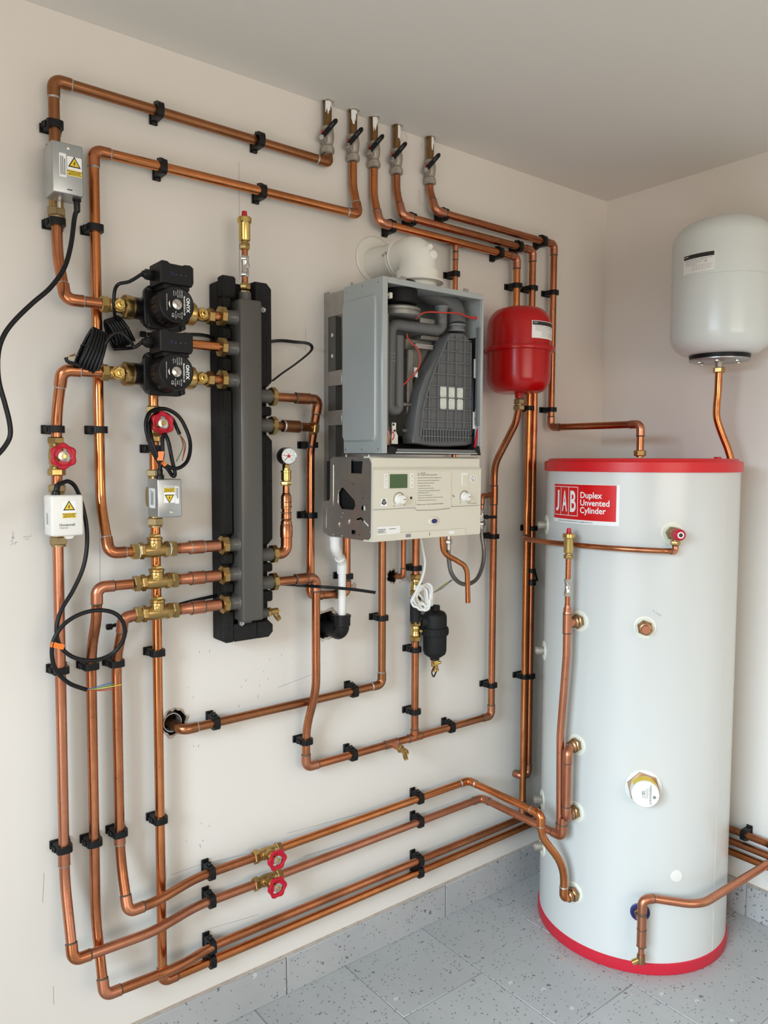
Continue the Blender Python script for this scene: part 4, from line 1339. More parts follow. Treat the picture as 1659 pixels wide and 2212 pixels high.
z2v, b2 = zone_valve('grey metal motorised valve actuator under looped cable, beside manifold', -1.725, 1.329, 1.414, -0.122, 0.0280, 'zinc_plate')
warning_label(b2, (-1.7265, -0.1222, 1.378), X, Z, 0.0255, True)
pl = MB().prism(rrect(0.0095, 0.038, 0.001), (-1.7085, -0.1222, 1.378), X, Z, 0.0002).build('data_sticker', 'white_print', b2)
print_lines((-1.7085, -0.1226, 1.380), -Z, X, 0.030, 0.007, 3, pl, 'black_print')
letters([('Honeywell', 0, 0, 0.0070)], 0, (-1.722, -0.1222, 1.3975), -X, -Z, 'white_print', b2, 'embossed_lettering')
MB().lathe([(0.0045, 0), (0.0045, 0.001), (0.003, 0.0018)], (-1.722, -0.122, 1.340), -Y, 14).build('cover_screw', 'nickel', b2)
sp = MB().prism(rrect(0.034, 0.044, 0.003), (-1.7532, -0.091, 1.371), -Y, Z, 0.0003).build('data_sticker', 'white_print', b2)
print_lines((-1.7537, -0.091, 1.374), Z, Y, 0.036, 0.018, 4, sp, 'black_print')
MB().lathe([(0.0090, 0), (0.0085, 0.008), (0.0062, 0.010), (0.0060, 0.022), (0.0052, 0.024)], (-1.737, -0.097, 1.413), Z, 16).build('cable_grommet', 'black_rubber', b2)
MB().span(-1.728, -1.722, -0.085, -0.078, 1.412, 1.424).build('manual_lever', 'nickel', z2v)
q = [Vector((-1.737, -0.097, 1.436)), A(351, 985, 0.10), A(351, 950, 0.10), A(356, 938, 0.105), A(364, 955, 0.115), A(371, 990, 0.12), A(378, 1022, 0.12), A(373, 1028, 0.115), A(360, 1010, 0.10), A(345, 1000, 0.095), A(330, 975, 0.09), A(316, 930, 0.085), A(318, 900, 0.08), A(332, 886, 0.075), A(360, 884, 0.075), A(388, 902, 0.08), A(407, 940, 0.09), A(411, 970, 0.10), A(403, 998, 0.11), A(382, 1012, 0.12), A(358, 1005, 0.13), A(340, 985, 0.13), A(327, 945, 0.125), A(324, 915, 0.09), A(333, 897, 0.07), A(352, 892, 0.07), A(372, 905, 0.075), A(382, 925, 0.08), A(388, 938, 0.085)]
co = MB().tube(smooth(q, 6), 0.0043, 12).build('power_cord', 'black_rubber', z2v, label='black cable looped over red wheel')
for mm_, a, b_ in (('wire_red', (398, 962), (394, 996)), ('wire_green', (395, 964), (381, 997)), ('wire_brown', (401, 960), (395, 990))):
    MB().tube(smooth([A(387, 937, 0.085), A(*a, 0.085), A(*b_, 0.085)], 6), 0.0011, 8).build('wire', mm_, co)
tg = A(347, 985, 0.137)
MB().box(tg, (0.013, 0.0006, 0.020), (CR, CF, Vector((0.15, 0, 1)))).build('warning_tag', 'orange_tag', co)
MB().box(A(353, 1001, 0.130), (0.013, 0.010, 0.008), (Vector((0.7, 0, -0.7)), Y, Vector((0.7, 0, 0.7))), 0.001, 1).build('warning_tag', 'orange_tag', co)

z3v, b3 = zone_valve('white plastic motorised valve actuator on leftmost riser', -1.940, 1.298, 1.383, -0.107, 0.0325, 'white_plastic', 0.055, 0.005)
warning_label(b3, (-1.937, -0.1072, 1.353), X, Z, 0.0270)
letters([('Honeywell', 0, 0, 0.0072)], 0, (-1.9415, -0.1073, 1.3215), X, Z, 'grey_print', b3, 'brand_lettering', bold=0.00025)
letters([('Home', 0, 0, 0.0066)], 0, (-1.948, -0.1073, 1.3155), X, Z, 'grey_print', b3, 'brand_lettering')
sp = MB().prism(rrect(0.026, 0.040, 0.002), (-1.9727, -0.080, 1.338), -Y, Z, 0.0003).build('data_sticker', 'paper', b3)
print_lines((-1.9732, -0.080, 1.338), Z, Y, 0.032, 0.014, 3, sp)
MB().prism([(-0.012, 0.002), (-0.006, -0.007), (0.006, -0.007), (0.012, 0.002)], (-1.934, -0.082, 1.298), X, Z, 0.014, 0.001).build('latch_tab', 'white_plastic', b3)
MB().lathe([(0.0090, 0), (0.0085, 0.008), (0.0062, 0.010), (0.0060, 0.022), (0.0052, 0.024)], (-1.956, -0.082, 1.382), Vector((0.2, 0, 1)), 16).build('cable_grommet', 'black_rubber', b3)
q = [Vector((-1.952, -0.082, 1.404)), A(135, 1043, 0.080), A(148, 1040, 0.075), A(163, 1052, 0.065), A(176, 1085, 0.060), A(186, 1130, 0.060), A(188, 1175, 0.062), A(180, 1225, 0.066), A(158, 1275, 0.07), A(134, 1315, 0.075), A(123, 1350, 0.08), A(127, 1390, 0.085), A(155, 1418, 0.09), A(200, 1427, 0.095), A(243, 1412, 0.105), A(267, 1380, 0.115), A(268, 1350, 0.118), A(250, 1326, 0.115), A(215, 1318, 0.110), A(175, 1326, 0.105), A(140, 1347, 0.10), A(118, 1378, 0.10), A(112, 1410, 0.10), A(120, 1446, 0.10), A(148, 1475, 0.10), A(187, 1490, 0.10)]
co = MB().tube(smooth(q, 6), 0.0045, 12).build('power_cord', 'black_rubber', z3v, label='black cable hanging in one round loop')
for mm_, a, b_ in (('wire_blue', (215, 1482), (243, 1474)), ('wire_red', (220, 1492), (246, 1488)), ('wire_yellow', (225, 1486), (262, 1479)), ('wire_green', (212, 1486), (248, 1477)), ('wire_brown', (215, 1490), (250, 1483))):
    MB().tube(smooth([A(186, 1490, 0.10), A(*a, 0.10), A(*b_, 0.10)], 6), 0.0010, 8).build('wire', mm_, co)
MB().box(A(124, 1395, 0.104), (0.028, 0.0005, 0.011), (Vector((0.93, 0, -0.36)), Y, Vector((0.36, 0, 0.93)))).build('warning_tag', 'orange_tag', co)

# ------------------------------------------------------------------ air vents, gauge, drain cocks
def air_vent(parent, p, k=1.0, mb_name='vent_body'):
    b_ = MB().lathe([(0.0085 * k, 0), (0.0085 * k, 0.004 * k), (0.0125 * k, 0.006 * k), (0.0135 * k, 0.008 * k), (0.0135 * k, 0.045 * k), (0.0150 * k, 0.047 * k), (0.0168 * k, 0.049 * k), (0.0168 * k, 0.058 * k), (0.0150 * k, 0.060 * k), (0.0060 * k, 0.061 * k)], p, Z, 26).build(mb_name, 'brass_bright', parent)
    MB().lathe([(0.0065 * k, 0.0605 * k), (0.0068 * k, 0.063 * k), (0.0058 * k, 0.074 * k), (0.0040 * k, 0.0745 * k)], p, Z, 16).build('red_cap', 'red_cap', b_)
    return b_


def iso_valve(parent, p, axis_dir, k=1.0):
    """slim nickel isolating valve, p = lower end, 52 mm long"""
    MB().lathe([(0.0105 * k, 0.012 * k), (0.0105 * k, 0.018 * k), (0.0096 * k, 0.020 * k), (0.0096 * k, 0.036 * k), (0.0105 * k, 0.038 * k), (0.0105 * k, 0.042 * k)], p, Z, 20).build('isolating_valve', 'nickel', parent)
    MB().nut(p, Z, 0.0118 * k, 0.013 * k).build('valve_nut', 'nickel', parent)
    MB().nut(Vector(p) + Z * 0.041 * k, Z, 0.0118 * k, 0.013 * k).build('valve_nut', 'nickel', parent)
    c0 = Vector(p) + Z * 0.028 * k
    MB().lathe([(0.0062 * k, 0.004), (0.0062 * k, 0.0128 * k), (0.0045 * k, 0.0135 * k)], c0, axis_dir, 16).build('screw_spindle', 'chrome', parent)


xm, om = -1.512, 0.079
t = thing('air_vent_assembly', 'brass automatic air vent with red cap on top of manifold', 'air vent', W(xm, 1.856, om))
MB().nut(W(xm, 1.855, om), Z, 0.0115, 0.006).nut(W(xm, 1.864, om), Z, 0.0135, 0.014).build('lower_nut', 'brass', t)
MB().cyl(W(xm, 1.876, om), W(xm, 1.968, om), R15, 16).build('tube', 'copper', t)
iso_valve(t, W(xm, 1.893, om), Vector((0.25, -1, 0)), 0.92)
MB().nut(W(xm, 1.957, om), Z, 0.0130, 0.016).build('upper_nut', 'brass', t)
air_vent(t, W(xm, 1.971, om), 1.02)

xg = -1.4045
t = thing('pressure_gauge', 'round pressure gauge on copper stem beside manifold', 'gauge', W(xg, 1.223, OB))
MB().tube(fillet([W(-1.446, 1.223, OB), W(xg, 1.223, OB), W(xg, 1.30, OB)], [0, 0.02, 0]), 0.0142, 20).build('elbow_fitting', 'copper', t)
MB().lathe([(0.0142, 0), (0.0158, 0.001), (0.0158, 0.030), (0.0145, 0.032), (0.0140, 0.038), (0.0140, 0.040), (0.0112, 0.046), (0.0128, 0.047), (0.0128, 0.060), (0.0112, 0.061), (0.0112, 0.072), (0.0130, 0.073), (0.0130, 0.104), (0.0095, 0.112), (0.0085, 0.113), (0.0085, 0.128), (0.0078, 0.128), (0.0078, 0.140)], W(xg, 1.262, OB), Z, 22).build('reducing_stem', 'copper', t)
for zz in (1.296, 1.309, 1.325, 1.340, 1.351):
    MB().lathe([(0.0144, 0), (0.0144, 0.0015)], W(xg, zz, OB), Z, 20).build('solder_ring', 'flux_ring', t)
MB().nut(W(xg, 1.393, OB), Z, 0.0140, 0.012).lathe([(0.0108, 0.012), (0.0108, 0.014), (0.0125, 0.015), (0.0125, 0.032), (0.0135, 0.033), (0.0135, 0.038), (0.0095, 0.039), (0.0095, 0.044)], W(xg, 1.393, OB), Z, 10).box(W(xg, 1.440, OB), (0.013, 0.013, 0.012)).build('brass_adaptor', 'brass_bright', t)
gdir = Vector((-0.10, -1, 0.0)).normalized()
gc = W(xg + 0.002, 1.467, OB - 0.012)
MB().lathe([(0.0205, 0), (0.0218, 0.002), (0.0218, 0.023), (0.0205, 0.025)], gc, gdir, 36).build('gauge_case', 'black_plastic', t)
fc = gc + gdir * 0.0250
gf = MB().lathe([(0.0192, 0), (0.0192, 0.0005)], fc, gdir, 36).build('dial', 'gauge_face', t)
MB().lathe([(0.0193, 0), (0.0193, 0.0022), (0.0205, 0.0030), (0.0218, 0.0010), (0.0218, -0.001)], fc, gdir, 36, cap=False).build('bezel', 'chrome', t)
gx = gdir.cross(Z) * -1 if gdir.cross(Z).x < 0 else gdir.cross(Z)
fc2 = fc + gdir * 0.0007
mbk = MB()
for i in range(11):
    a = math.radians(225 - 27 * i)
    d_ = gx * math.cos(a) + Z * math.sin(a)
    mbk.box(fc2 + d_ * 0.0145, (0.003 if i % 2 == 0 else 0.002, 0.0007, 0.0002), (d_, gdir.cross(d_), gdir))
mbk.build('scale_marks', 'black_print', gf)
letters([(s_, 0.0105 * math.cos(math.radians(225 - 54 * i)), 0.0105 * math.sin(math.radians(225 - 54 * i)), 0.0042) for i, s_ in enumerate(('0', '2', '4', '6', '8', '10'))] + [('bar', 0, 0.0062, 0.0032)], 0, fc2, gx, Z, 'black_print', gf, 'scale_numbers')
for ang, ln, mm_, wd in ((225, 0.0155, 'black_print', 0.0011), (170, 0.0130, 'red_cap', 0.0010)):
    d_ = gx * math.cos(math.radians(ang)) + Z * math.sin(math.radians(ang))
    MB().box(fc2 + d_ * ln / 2 + gdir * 0.0005, (ln, wd, 0.0004), (d_, gdir.cross(d_), gdir)).build('pointer', mm_, gf)
MB().lathe([(0.0038, 0), (0.0038, 0.0022), (0.0025, 0.003)], fc2, gdir, 18).build('pointer_knob', 'red_cap', gf)


def drain_cock(label, p, ax_, nozzle, matn='brass'):
    ax_, nozzle = Vector(ax_).normalized(), Vector(nozzle).normalized()
    p = Vector(p)
    e = thing('drain_cock', label, 'drain cock', p, 'brass drain cocks')
    MB().lathe([(0.0100, 0), (0.0100, 0.010), (0.0085, 0.011), (0.0088, 0.030), (0.0070, 0.031)], p, ax_, 18).build('cock_body', matn, e)
    MB().nut(p + ax_ * 0.003, ax_, 0.0125, 0.008).build('cock_nut', matn, e)
    n0 = p + ax_ * 0.019
    MB().lathe([(0.0062, 0), (0.0062, 0.012), (0.0072, 0.013), (0.0060, 0.016), (0.0072, 0.017), (0.0060, 0.020), (0.0072, 0.021), (0.0060, 0.024), (0.0062, 0.027)], n0, nozzle, 16).build('hose_nozzle', matn, e)
    MB().box(p + ax_ * 0.034, (0.0055, 0.0055, 0.007), frame(ax_)).build('square_spindle', 'brass_bright', e)
    return e


drain_cock('brass drain cock on lower right of manifold', W(-1.4615, 1.078, 0.0835), (1, -0.05, 0.0), (0.55, -0.1, -0.8))
drain_cock('brass drain cock hanging from the lower copper run under the filter', W(-1.022, 0.629, OF) + Vector((0.0015, -0.034, -0.003)), (0.12, -1, -0.18), (0.15, -0.3, -1))

# ------------------------------------------------------------------ long black cable ties round the manifold
def strap(label, pts, wd=0.008, th=0.0018, head=None, headax=None, nrm=(0, 0, 1)):
    e = thing('cable_tie', label, 'cable tie', min([Vector(p) for p in pts], key=lambda p: p.z), 'long black cable ties')
    MB().tube(smooth(pts, 6), 0.001, flat=(wd, th, nrm)).build('strap', 'black_plastic', e)
    if head is not None:
        MB().box(head, (0.014, 0.010, 0.013), headax or (X, Y, Z), 0.002, 1).build('tie_head', 'black_plastic', e)
    return e


strap('long black cable tie looping out right of the manifold top', [A(318, 722, 0.03), A(380, 723, 0.03), A(450, 726, 0.03), W(-1.50, 1.728, 0.004), A(590, 737, 0.03), A(640, 739, 0.035), A(665, 742, 0.045), A(674, 750, 0.055), A(668, 762, 0.065), A(640, 785, 0.07), A(610, 806, 0.072), A(588, 823, 0.074)], head=A(309, 722, 0.03), nrm=(0, -1, 0))
strap('long black cable tie sticking out across the white waste pipe', [A(243, 1352, 0.03), A(300, 1335, 0.03), A(390, 1305, 0.03), A(460, 1288, 0.03), W(-1.50, 1.125, 0.004), A(595, 1262, 0.03), A(655, 1265, 0.06), A(700, 1268, 0.12), A(760, 1273, 0.14), A(811, 1280, 0.15)], head=A(236, 1354, 0.03), nrm=(0, -1, 0))

# ------------------------------------------------------------------ boiler with its cover off
bo = thing('wall_boiler', 'wall-hung boiler with open grey casing and white control panel', 'boiler', W(-1.10, 1.262, 0.15))
BX0, BX1, BZ0, BZ1, BYF, BYR = -1.269, -0.931, 1.474, 1.892, -0.300, -0.143


def K1(u, v, y):
    return at(820 + u / 6.9125, 590 + v / 6.9125, y=y)


def K2(u, v, y):
    return at(820 + u / 6.9125, 790 + v / 6.9125, y=y)


def K3(u, v, x=-1.2945):
    return at(690 + u / 10.533, 970 + v / 10.533, x=x)


def K4(u, v, y=-0.301):
    return at(800 + u / 6.381, 980 + v / 6.381, y=y)


def K8(u, v, y):
    return at(680 + u / 4.1475, 500 + v / 4.1475, y=y)


# casing panels
sp = MB().span(BX0, BX0 + 0.010, BYR, BYF, BZ0, BZ1, 0.0015, 1).build('side_panel', 'casing_grey', bo)
zc, yc = (BZ0 + BZ1) / 2 - 0.004, (BYR + BYF) / 2 + 0.010
hw_, hh_ = 0.066, 0.176
MB().prism([(p[0], p[1]) for p in rrect(2 * hw_ + 0.004, 2 * hh_, 0.014, 5)], (BX0, yc, zc), -Y, Z, 0.0050, 0.0045).build('pressed_panel', 'casing_grey', sp)
mb = None
for yy_, zz_ in [(BYF + 0.012, BZ0 + 0.010), (BYR - 0.010, BZ0 + 0.010), ((BYF + BYR) / 2, BZ0 + 0.010), (BYF + 0.014, BZ1 - 0.012), (BYR - 0.012, BZ1 - 0.016), ((BYF + BYR) / 2, BZ1 - 0.010)] + [(BYR - 0.006, BZ0 + 0.045 + 0.075 * k) for k in range(5)]:
    MB().lathe([(0.0022, 0), (0.0022, 0.001), (0.001, 0.0016)], (BX0, yy_, zz_), -X, 10).build('rivet', 'nickel', sp)
MB().lathe([(0.0022, 0.003), (0.0022, 0.0045)], (BX0, -0.235, 1.70), -X, 10).build('rivet', 'nickel', sp)
MB().lathe([(0.0022, 0.003), (0.0022, 0.0045)], (BX0, -0.270, 1.70), -X, 10).build('rivet', 'nickel', sp)
MB().span(BX1 - 0.010, BX1, BYR, BYF, BZ0, BZ1, 0.0015, 1).build('right_panel', 'casing_grey', bo)
MB().span(BX0 + 0.001, BX1 - 0.001, BYR, BYF, BZ1 - 0.008, BZ1, 0.0015, 1).build('top_panel', 'casing_grey', bo)
MB().span(BX0 + 0.010, BX1 - 0.010, BYR, BYR - 0.004, BZ0, BZ1 - 0.008).build('back_panel', 'casing_grey', bo)
MB().span(BX1 - 0.0115, BX1 - 0.010, BYR - 0.006, BYF + 0.016, BZ0 + 0.01, BZ1 - 0.11).build('black_sheet', 'black_matt', bo)  # matt black sheet on the right panel's inner face, stopping short of the top
MB().span(BX0 + 0.010, BX1 - 0.010, BYR, BYF + 0.012, BZ0, BZ0 + 0.008).build('bottom_tray', 'black_matt', bo)
# front lip
MB().span(BX0, BX0 + 0.016, BYF - 0.003, BYF, BZ0, BZ1, 0.001, 1).build('front_lip', 'casing_grey', bo)
MB().span(BX0 + 0.016, BX1, BYF - 0.003, BYF, BZ1 - 0.014, BZ1, 0.001, 1).build('front_lip', 'casing_grey', bo)
MB().span(BX1 - 0.008, BX1, BYF - 0.003, BYF, BZ0 + 0.02, BZ1 - 0.014, 0.001, 1).build('front_lip', 'casing_grey', bo)
MB().span(BX0 + 0.014, BX0 + 0.022, BYF - 0.001, BYF + 0.010, BZ0 + 0.055, BZ1 - 0.085, 0.002, 1).build('door_seal', 'duct_light', bo)
MB().span(BX1 - 0.016, BX1 - 0.009, BYF - 0.001, BYF + 0.010, BZ0 + 0.075, BZ1 - 0.085, 0.002, 1).build('door_seal', 'duct_light', bo)
MB().span(-1.222, -0.955, BYF - 0.004, BYF + 0.008, BZ0 + 0.004, BZ0 + 0.012, 0.002, 1).build('door_seal', 'duct_light', bo)
MB().span(-1.228, -0.952, BYF - 0.006, BYF, BZ0 + 0.0005, BZ0 + 0.0045, 0.0005, 1).build('tray_edge', 'zinc_plate', bo)
for xx, sx in ((BX0 + 0.016, 1), (BX1 - 0.014, -1)):
    MB().prism([(0, 0), (sx * 0.045, 0), (sx * 0.040, 0.014), (sx * 0.006, 0.020)] if sx > 0 else [(0.010, 0), (-0.022, 0), (-0.018, 0.014), (0.004, 0.024)][::-1], (xx, BYF + 0.004, BZ0 - 0.002), X, Z, 0.006).build('corner_seal', 'black_matt', bo)
for u in (345, 1280):
    p = K1(u, 60 if u < 500 else 215, -0.286)
    MB().prism([(-0.011, 0), (0.008, 0), (0.011, 0.010), (0.009, 0.012), (-0.006, 0.012)], (p.x, -0.286, BZ1), X, Z, 0.002).build('hanging_tab', 'galvanised', bo)

# inside: fan, ducts, heat exchanger, air box
MB().lathe([(0.040, 0), (0.043, 0.003), (0.043, 0.052), (0.038, 0.058), (0.02, 0.060)], K1(310, 480, -0.235), Z, 30).build('fan_motor', 'black_matt', bo)
fh = K1(290, 660, -0.245)
MB().lathe([(0.050, -0.002), (0.054, 0.001), (0.054, 0.008), (0.051, 0.009), (0.051, 0.012), (0.054, 0.013), (0.054, 0.019), (0.044, 0.024), (0.036, 0.026)], fh, Z, 34).box(fh + Vector((0.055, -0.006, 0.010)), (0.012, 0.010, 0.020), None, 0.001, 1).box(fh + Vector((0.082, 0.0, -0.004)), (0.050, 0.030, 0.018), None, 0.003, 2).build('fan_housing', 'aluminium_cast', bo)
MB().tube(fillet([K1(560, 230, -0.20), K1(760, 330, -0.215), K1(1120, 480, -0.250), K1(1145, 770, -0.262)], [0, 0.04, 0.06, 0]), 0.0255, 22).build('flue_duct', 'duct_grey', bo)
MB().tube(fillet([K1(930, 530, -0.262), K1(930, 860, -0.262), K1(165, 760, -0.262), K2(140, 660, -0.262), K2(275, 660, -0.262), K1(280, 940, -0.262)], [0, 0.020, 0.022, 0.010, 0.010, 0], 10), 0.0138, 20).build('silencer_duct', 'duct_grey', bo)
MB().lathe([(0.0135, -0.012), (0.0150, -0.004), (0.0185, 0.003), (0.0185, 0.0045)], K1(930, 525, -0.262), Z, 24).build('duct_mouth', 'duct_light', bo)
for v in (1220, 1275, 1330):
    MB().lathe([(0.0146, 0), (0.0146, 0.003)], K1(158, v, -0.262), Z, 20).build('duct_ring', 'duct_light', bo)
hx0, hx1 = K1(355, 900, -0.22).x, -0.965
MB().span(hx0, hx1, -0.225, BYR - 0.004, K2(400, 1070, -0.225).z, K1(400, 960, -0.225).z, 0.004, 1).build('heat_exchanger', 'aluminium_cast', bo)
MB().span(hx0 - 0.002, hx0 + 0.018, -0.240, -0.222, K2(400, 1060, -0.24).z, K1(400, 1120, -0.24).z, 0.003, 1).build('exchanger_flange', 'aluminium_cast', bo)
for v in (575, 970):
    p = K2(330, v, -0.245)
    MB().cyl(p, p + X * 0.030, 0.0048, 14).build('flange_bolt', 'aluminium_cast', bo)
for v in (1070, 1105):
    p = K1(560, v, -0.250)
    MB().box(p + X * 0.02, (0.060, 0.012, 0.007), None, 0.001, 1).build('exchanger_rib', 'galvanised', bo)
MB().span(K1(590, 940, -0.235).x, K1(880, 940, -0.235).x, -0.245, -0.20, K1(700, 1010, -0.235).z, K1(700, 930, -0.235).z, 0.003, 1).build('sump_block', 'aluminium_cast', bo)
MB().span(hx0 - 0.03, hx1 + 0.02, -0.20, -0.15, BZ0 + 0.008, K2(400, 1070, -0.225).z, 0.002, 1).build('base_block', 'black_matt', bo)
# air box: the tall curved plastic cover with a grid of ribs
YA = -0.276
OUT1 = [(1000, 960), (1060, 890), (1240, 890), (1320, 950), (1360, 1030)]
OUT2 = [(1350, 950), (1365, 1060), (1390, 1080), (1380, 1170), (1300, 1195), (1000, 1210), (760, 1200), (580, 1170), (500, 1160), (490, 1060), (505, 1020), (540, 780), (600, 420), (700, 130)]
poly = [K1(u, v, YA) for u, v in OUT1] + [K2(u, v, YA) for u, v in OUT2] + [K1(820, 1310, YA), K1(920, 1120, YA)]
pl = [(p.x, p.z) for p in poly]
ab = MB().prism(pl[::-1], (0, YA + 0.040, 0), X, Z, 0.040, 0.003).build('air_box', 'duct_grey', bo)
MB().lathe([(0.0235, 0), (0.0235, 0.006), (0.0205, 0.007), (0.0205, 0.012), (0.0240, 0.013), (0.0240, 0.019), (0.0215, 0.020)], K1(1145, 880, -0.262), Z, 26).build('air_box_neck', 'duct_light', ab)


def rib(p0, p1, w=0.0022, d=0.005):
    p0, p1 = Vector(p0), Vector(p1)
    ax_ = (p1 - p0)
    MB().box((p0 + p1) / 2 - Y * 0.002, (ax_.length, d, w), (ax_.normalized(), Y, ax_.normalized().cross(Y))).build('rib', 'duct_light', ab)


def left_edge(v):       # x pixel of the sloping inner rib at crop row v (K1 rows, K2 rows = v - 1382.5)
    P_ = [(960, 1010), (1120, 950), (1310, 860), (1505, 785), (1672, 730), (1845, 670), (2020, 640), (2195, 620), (2310, 605)]
    for (v0, u0_), (v1, u1_) in zip(P_, P_[1:]):
        if v <= v1:
            return u0_ + (u1_ - u0_) * (v - v0) / (v1 - v0)
    return 605


KK = lambda u, v: K1(u, v, YA - 0.001)
for v in (990, 1160, 1325, 1500, 1675, 1850, 2025, 2205, 2325, 2430):
    sl = 0.10 if v < 1700 else 0.055
    rib(KK(left_edge(v), v), KK(1355, v + (1355 - left_edge(v)) * sl * 0.75))
for u in (735, 870, 1005, 1130, 1255):
    vt = min([v for v in range(930, 2300, 10) if left_edge(v) <= u] + [2300])
    rib(KK(u + (6 if u > 900 else 0), max(vt, 905)), KK(u - 10, 2325))
rib(KK(1355, 1040), KK(1348, 2430))
for v0, v1 in ((960, 1310), (1310, 1672), (1672, 2020), (2020, 2430)):
    rib(KK(left_edge(v0), v0), KK(left_edge(v1), v1), 0.0026)
for k in range(17):
    u = 645 + 42 * k
    rib(KK(u, 2325), KK(u - 2, 2520 - abs(k - 8) * 1.2), 0.0018, 0.0045)
for i in range(3):
    for j in range(2):
        c0 = K2(950 + 124 * i, 388 + 12 * i + 174 * j, YA - 0.0025)
        MB().prism(rrect(0.0215, 0.0295, 0.004, 3), (c0.x, YA - 0.0005, c0.z), X, Z, 0.0028).build('felt_pad', 'felt_pad', ab)
# wiring, bracket and electronics
def wire(pts, mm_, r=0.0013, par=bo, nm='wire'):
    MB().tube(smooth(pts, 6), r, 8).build(nm, mm_, par)


wire([K1(540, 690, -0.285), K1(620, 610, -0.29), K1(740, 580, -0.29), K1(950, 590, -0.292), K1(1180, 600, -0.295), K1(1300, 650, -0.292), K1(1400, 665, -0.288)], 'wire_red', 0.0018)
wire([K1(545, 685, -0.287), K1(640, 600, -0.29), K1(800, 588, -0.29), K1(1000, 600, -0.292), K1(1230, 605, -0.294), K1(1330, 640, -0.290)], 'wire_brown', 0.0012)
wire([K1(1340, 660, -0.284), K1(1440, 672, -0.286), K1(1490, 695, -0.288), K1(1525, 770, -0.29)], 'wire_red', 0.0034, nm='red_tube')
wire([K1(410, 905, -0.27), K1(415, 970, -0.272), K1(480, 1050, -0.275), K1(560, 1130, -0.278), K1(600, 1230, -0.28), K1(600, 1340, -0.28), K1(560, 1440, -0.28), K2(500, 130, -0.278), K2(420, 220, -0.276), K2(345, 300, -0.272)], 'wire_red', 0.0014)
wire([K1(416, 905, -0.27), K1(425, 965, -0.272), K1(495, 1050, -0.275), K1(575, 1130, -0.278), K1(612, 1230, -0.28), K1(610, 1350, -0.28), K2(545, 110, -0.28), K2(470, 200, -0.276), K2(400, 260, -0.272)], 'wire_brown', 0.0012)
p = K2(535, 105, -0.262)
MB().prism([(-0.004, -0.010), (0.004, -0.012), (0.005, 0.0), (0.004, 0.013), (-0.005, 0.013), (-0.0055, 0.0)], (p.x, -0.262, p.z), X, Z, 0.004, 0.001).build('ignition_lead', 'wire_white', bo)
p = K2(205, 1010, -0.27)
br_ = MB().prism([(-0.008, -0.026), (0.012, -0.026), (0.012, -0.006), (0.006, 0.004), (0.006, 0.026), (-0.006, 0.026), (-0.006, 0.0), (-0.008, -0.006)], (p.x, -0.27, p.z), X, Z, 0.003).build('gas_valve_bracket', 'white_plastic', bo)
for u, v in ((208, 880), (225, 970)):
    q_ = K2(u, v, -0.2735)
    MB().lathe([(0.0030, 0), (0.0030, 0.0008), (0.0015, 0.0012)], q_, -Y, 12).build('bracket_screw', 'black_print', br_)
for i, mm_ in enumerate(('wire_yellow', 'wire_red', 'wire_blue', 'wire_yellow', 'wire_red', 'wire_blue', 'wire_brown')):
    o_ = 9 * i
    wire([K2(95 + o_, 900 + 4 * i, -0.285), K2(90 + o_, 970, -0.288), K2(110 + o_, 1050, -0.289), K2(120 + 5 * i, 1120, -0.287), K2(118 + 6 * i, 1180, -0.283)], mm_, 0.0013)
wire([K2(165, 985, -0.284), K2(205, 1000, -0.286), K2(215, 1060, -0.287), K2(190, 1110, -0.285)], 'wire_red', 0.0014)
MB().box(K1(150, 335, -0.27), (0.010, 0.012, 0.014), None, 0.001, 1).build('plug_connector', 'white_plastic', bo)
wire([K1(160, 300, -0.276), K1(120, 340, -0.28), K1(100, 430, -0.284), K1(90, 540, -0.284), K1(85, 640, -0.284)], 'wire_yellow', 0.0012)
wire([K1(150, 300, -0.277), K1(110, 350, -0.282), K1(95, 460, -0.286), K1(80, 560, -0.286), K1(78, 650, -0.286)], 'wire_white', 0.0012)
em = MB().span(K2(1395, 100, -0.284).x, BX1 - 0.013, -0.284, -0.16, K2(1400, 1020, -0.284).z, K1(1400, 1280, -0.284).z, 0.003, 1).build('ignition_module', 'black_plastic', bo)
for v0, v1, tx in ((-100, 190, ''), (690, 945, 'CE 0085')):
    a_, b_ = K2(1412 - (16 if v0 > 0 else 0), v0, -0.2845), K2(1474 - (16 if v0 > 0 else 0), v1, -0.2845)
    st = MB().span(a_.x, b_.x, -0.2852, -0.2835, b_.z, a_.z).build('serial_sticker', 'paper', em)
    if tx:
        letters([('G.25 2040', 0, 0.002, 0.0045), (tx, 0, -0.003, 0.0038)], 0, ((a_.x + b_.x) / 2, -0.2856, (a_.z + b_.z) / 2), Z, -X, 'black_print', st, 'serial_text')
MB().tube([K2(1440, 200, -0.287), K2(1425, 640, -0.287)], 0.003, 12).build('wire_loom', 'black_plastic', bo)
rp = [K2(1505, 870, -0.295), K2(1475, 870, -0.295), K2(1415, 1220, -0.295), K2(1430, 1225, -0.295)]
MB().prism([(q_.x, q_.z) for q_ in rp], (0, -0.292, 0), X, Z, 0.004).build('red_flap', 'red_cap', bo)

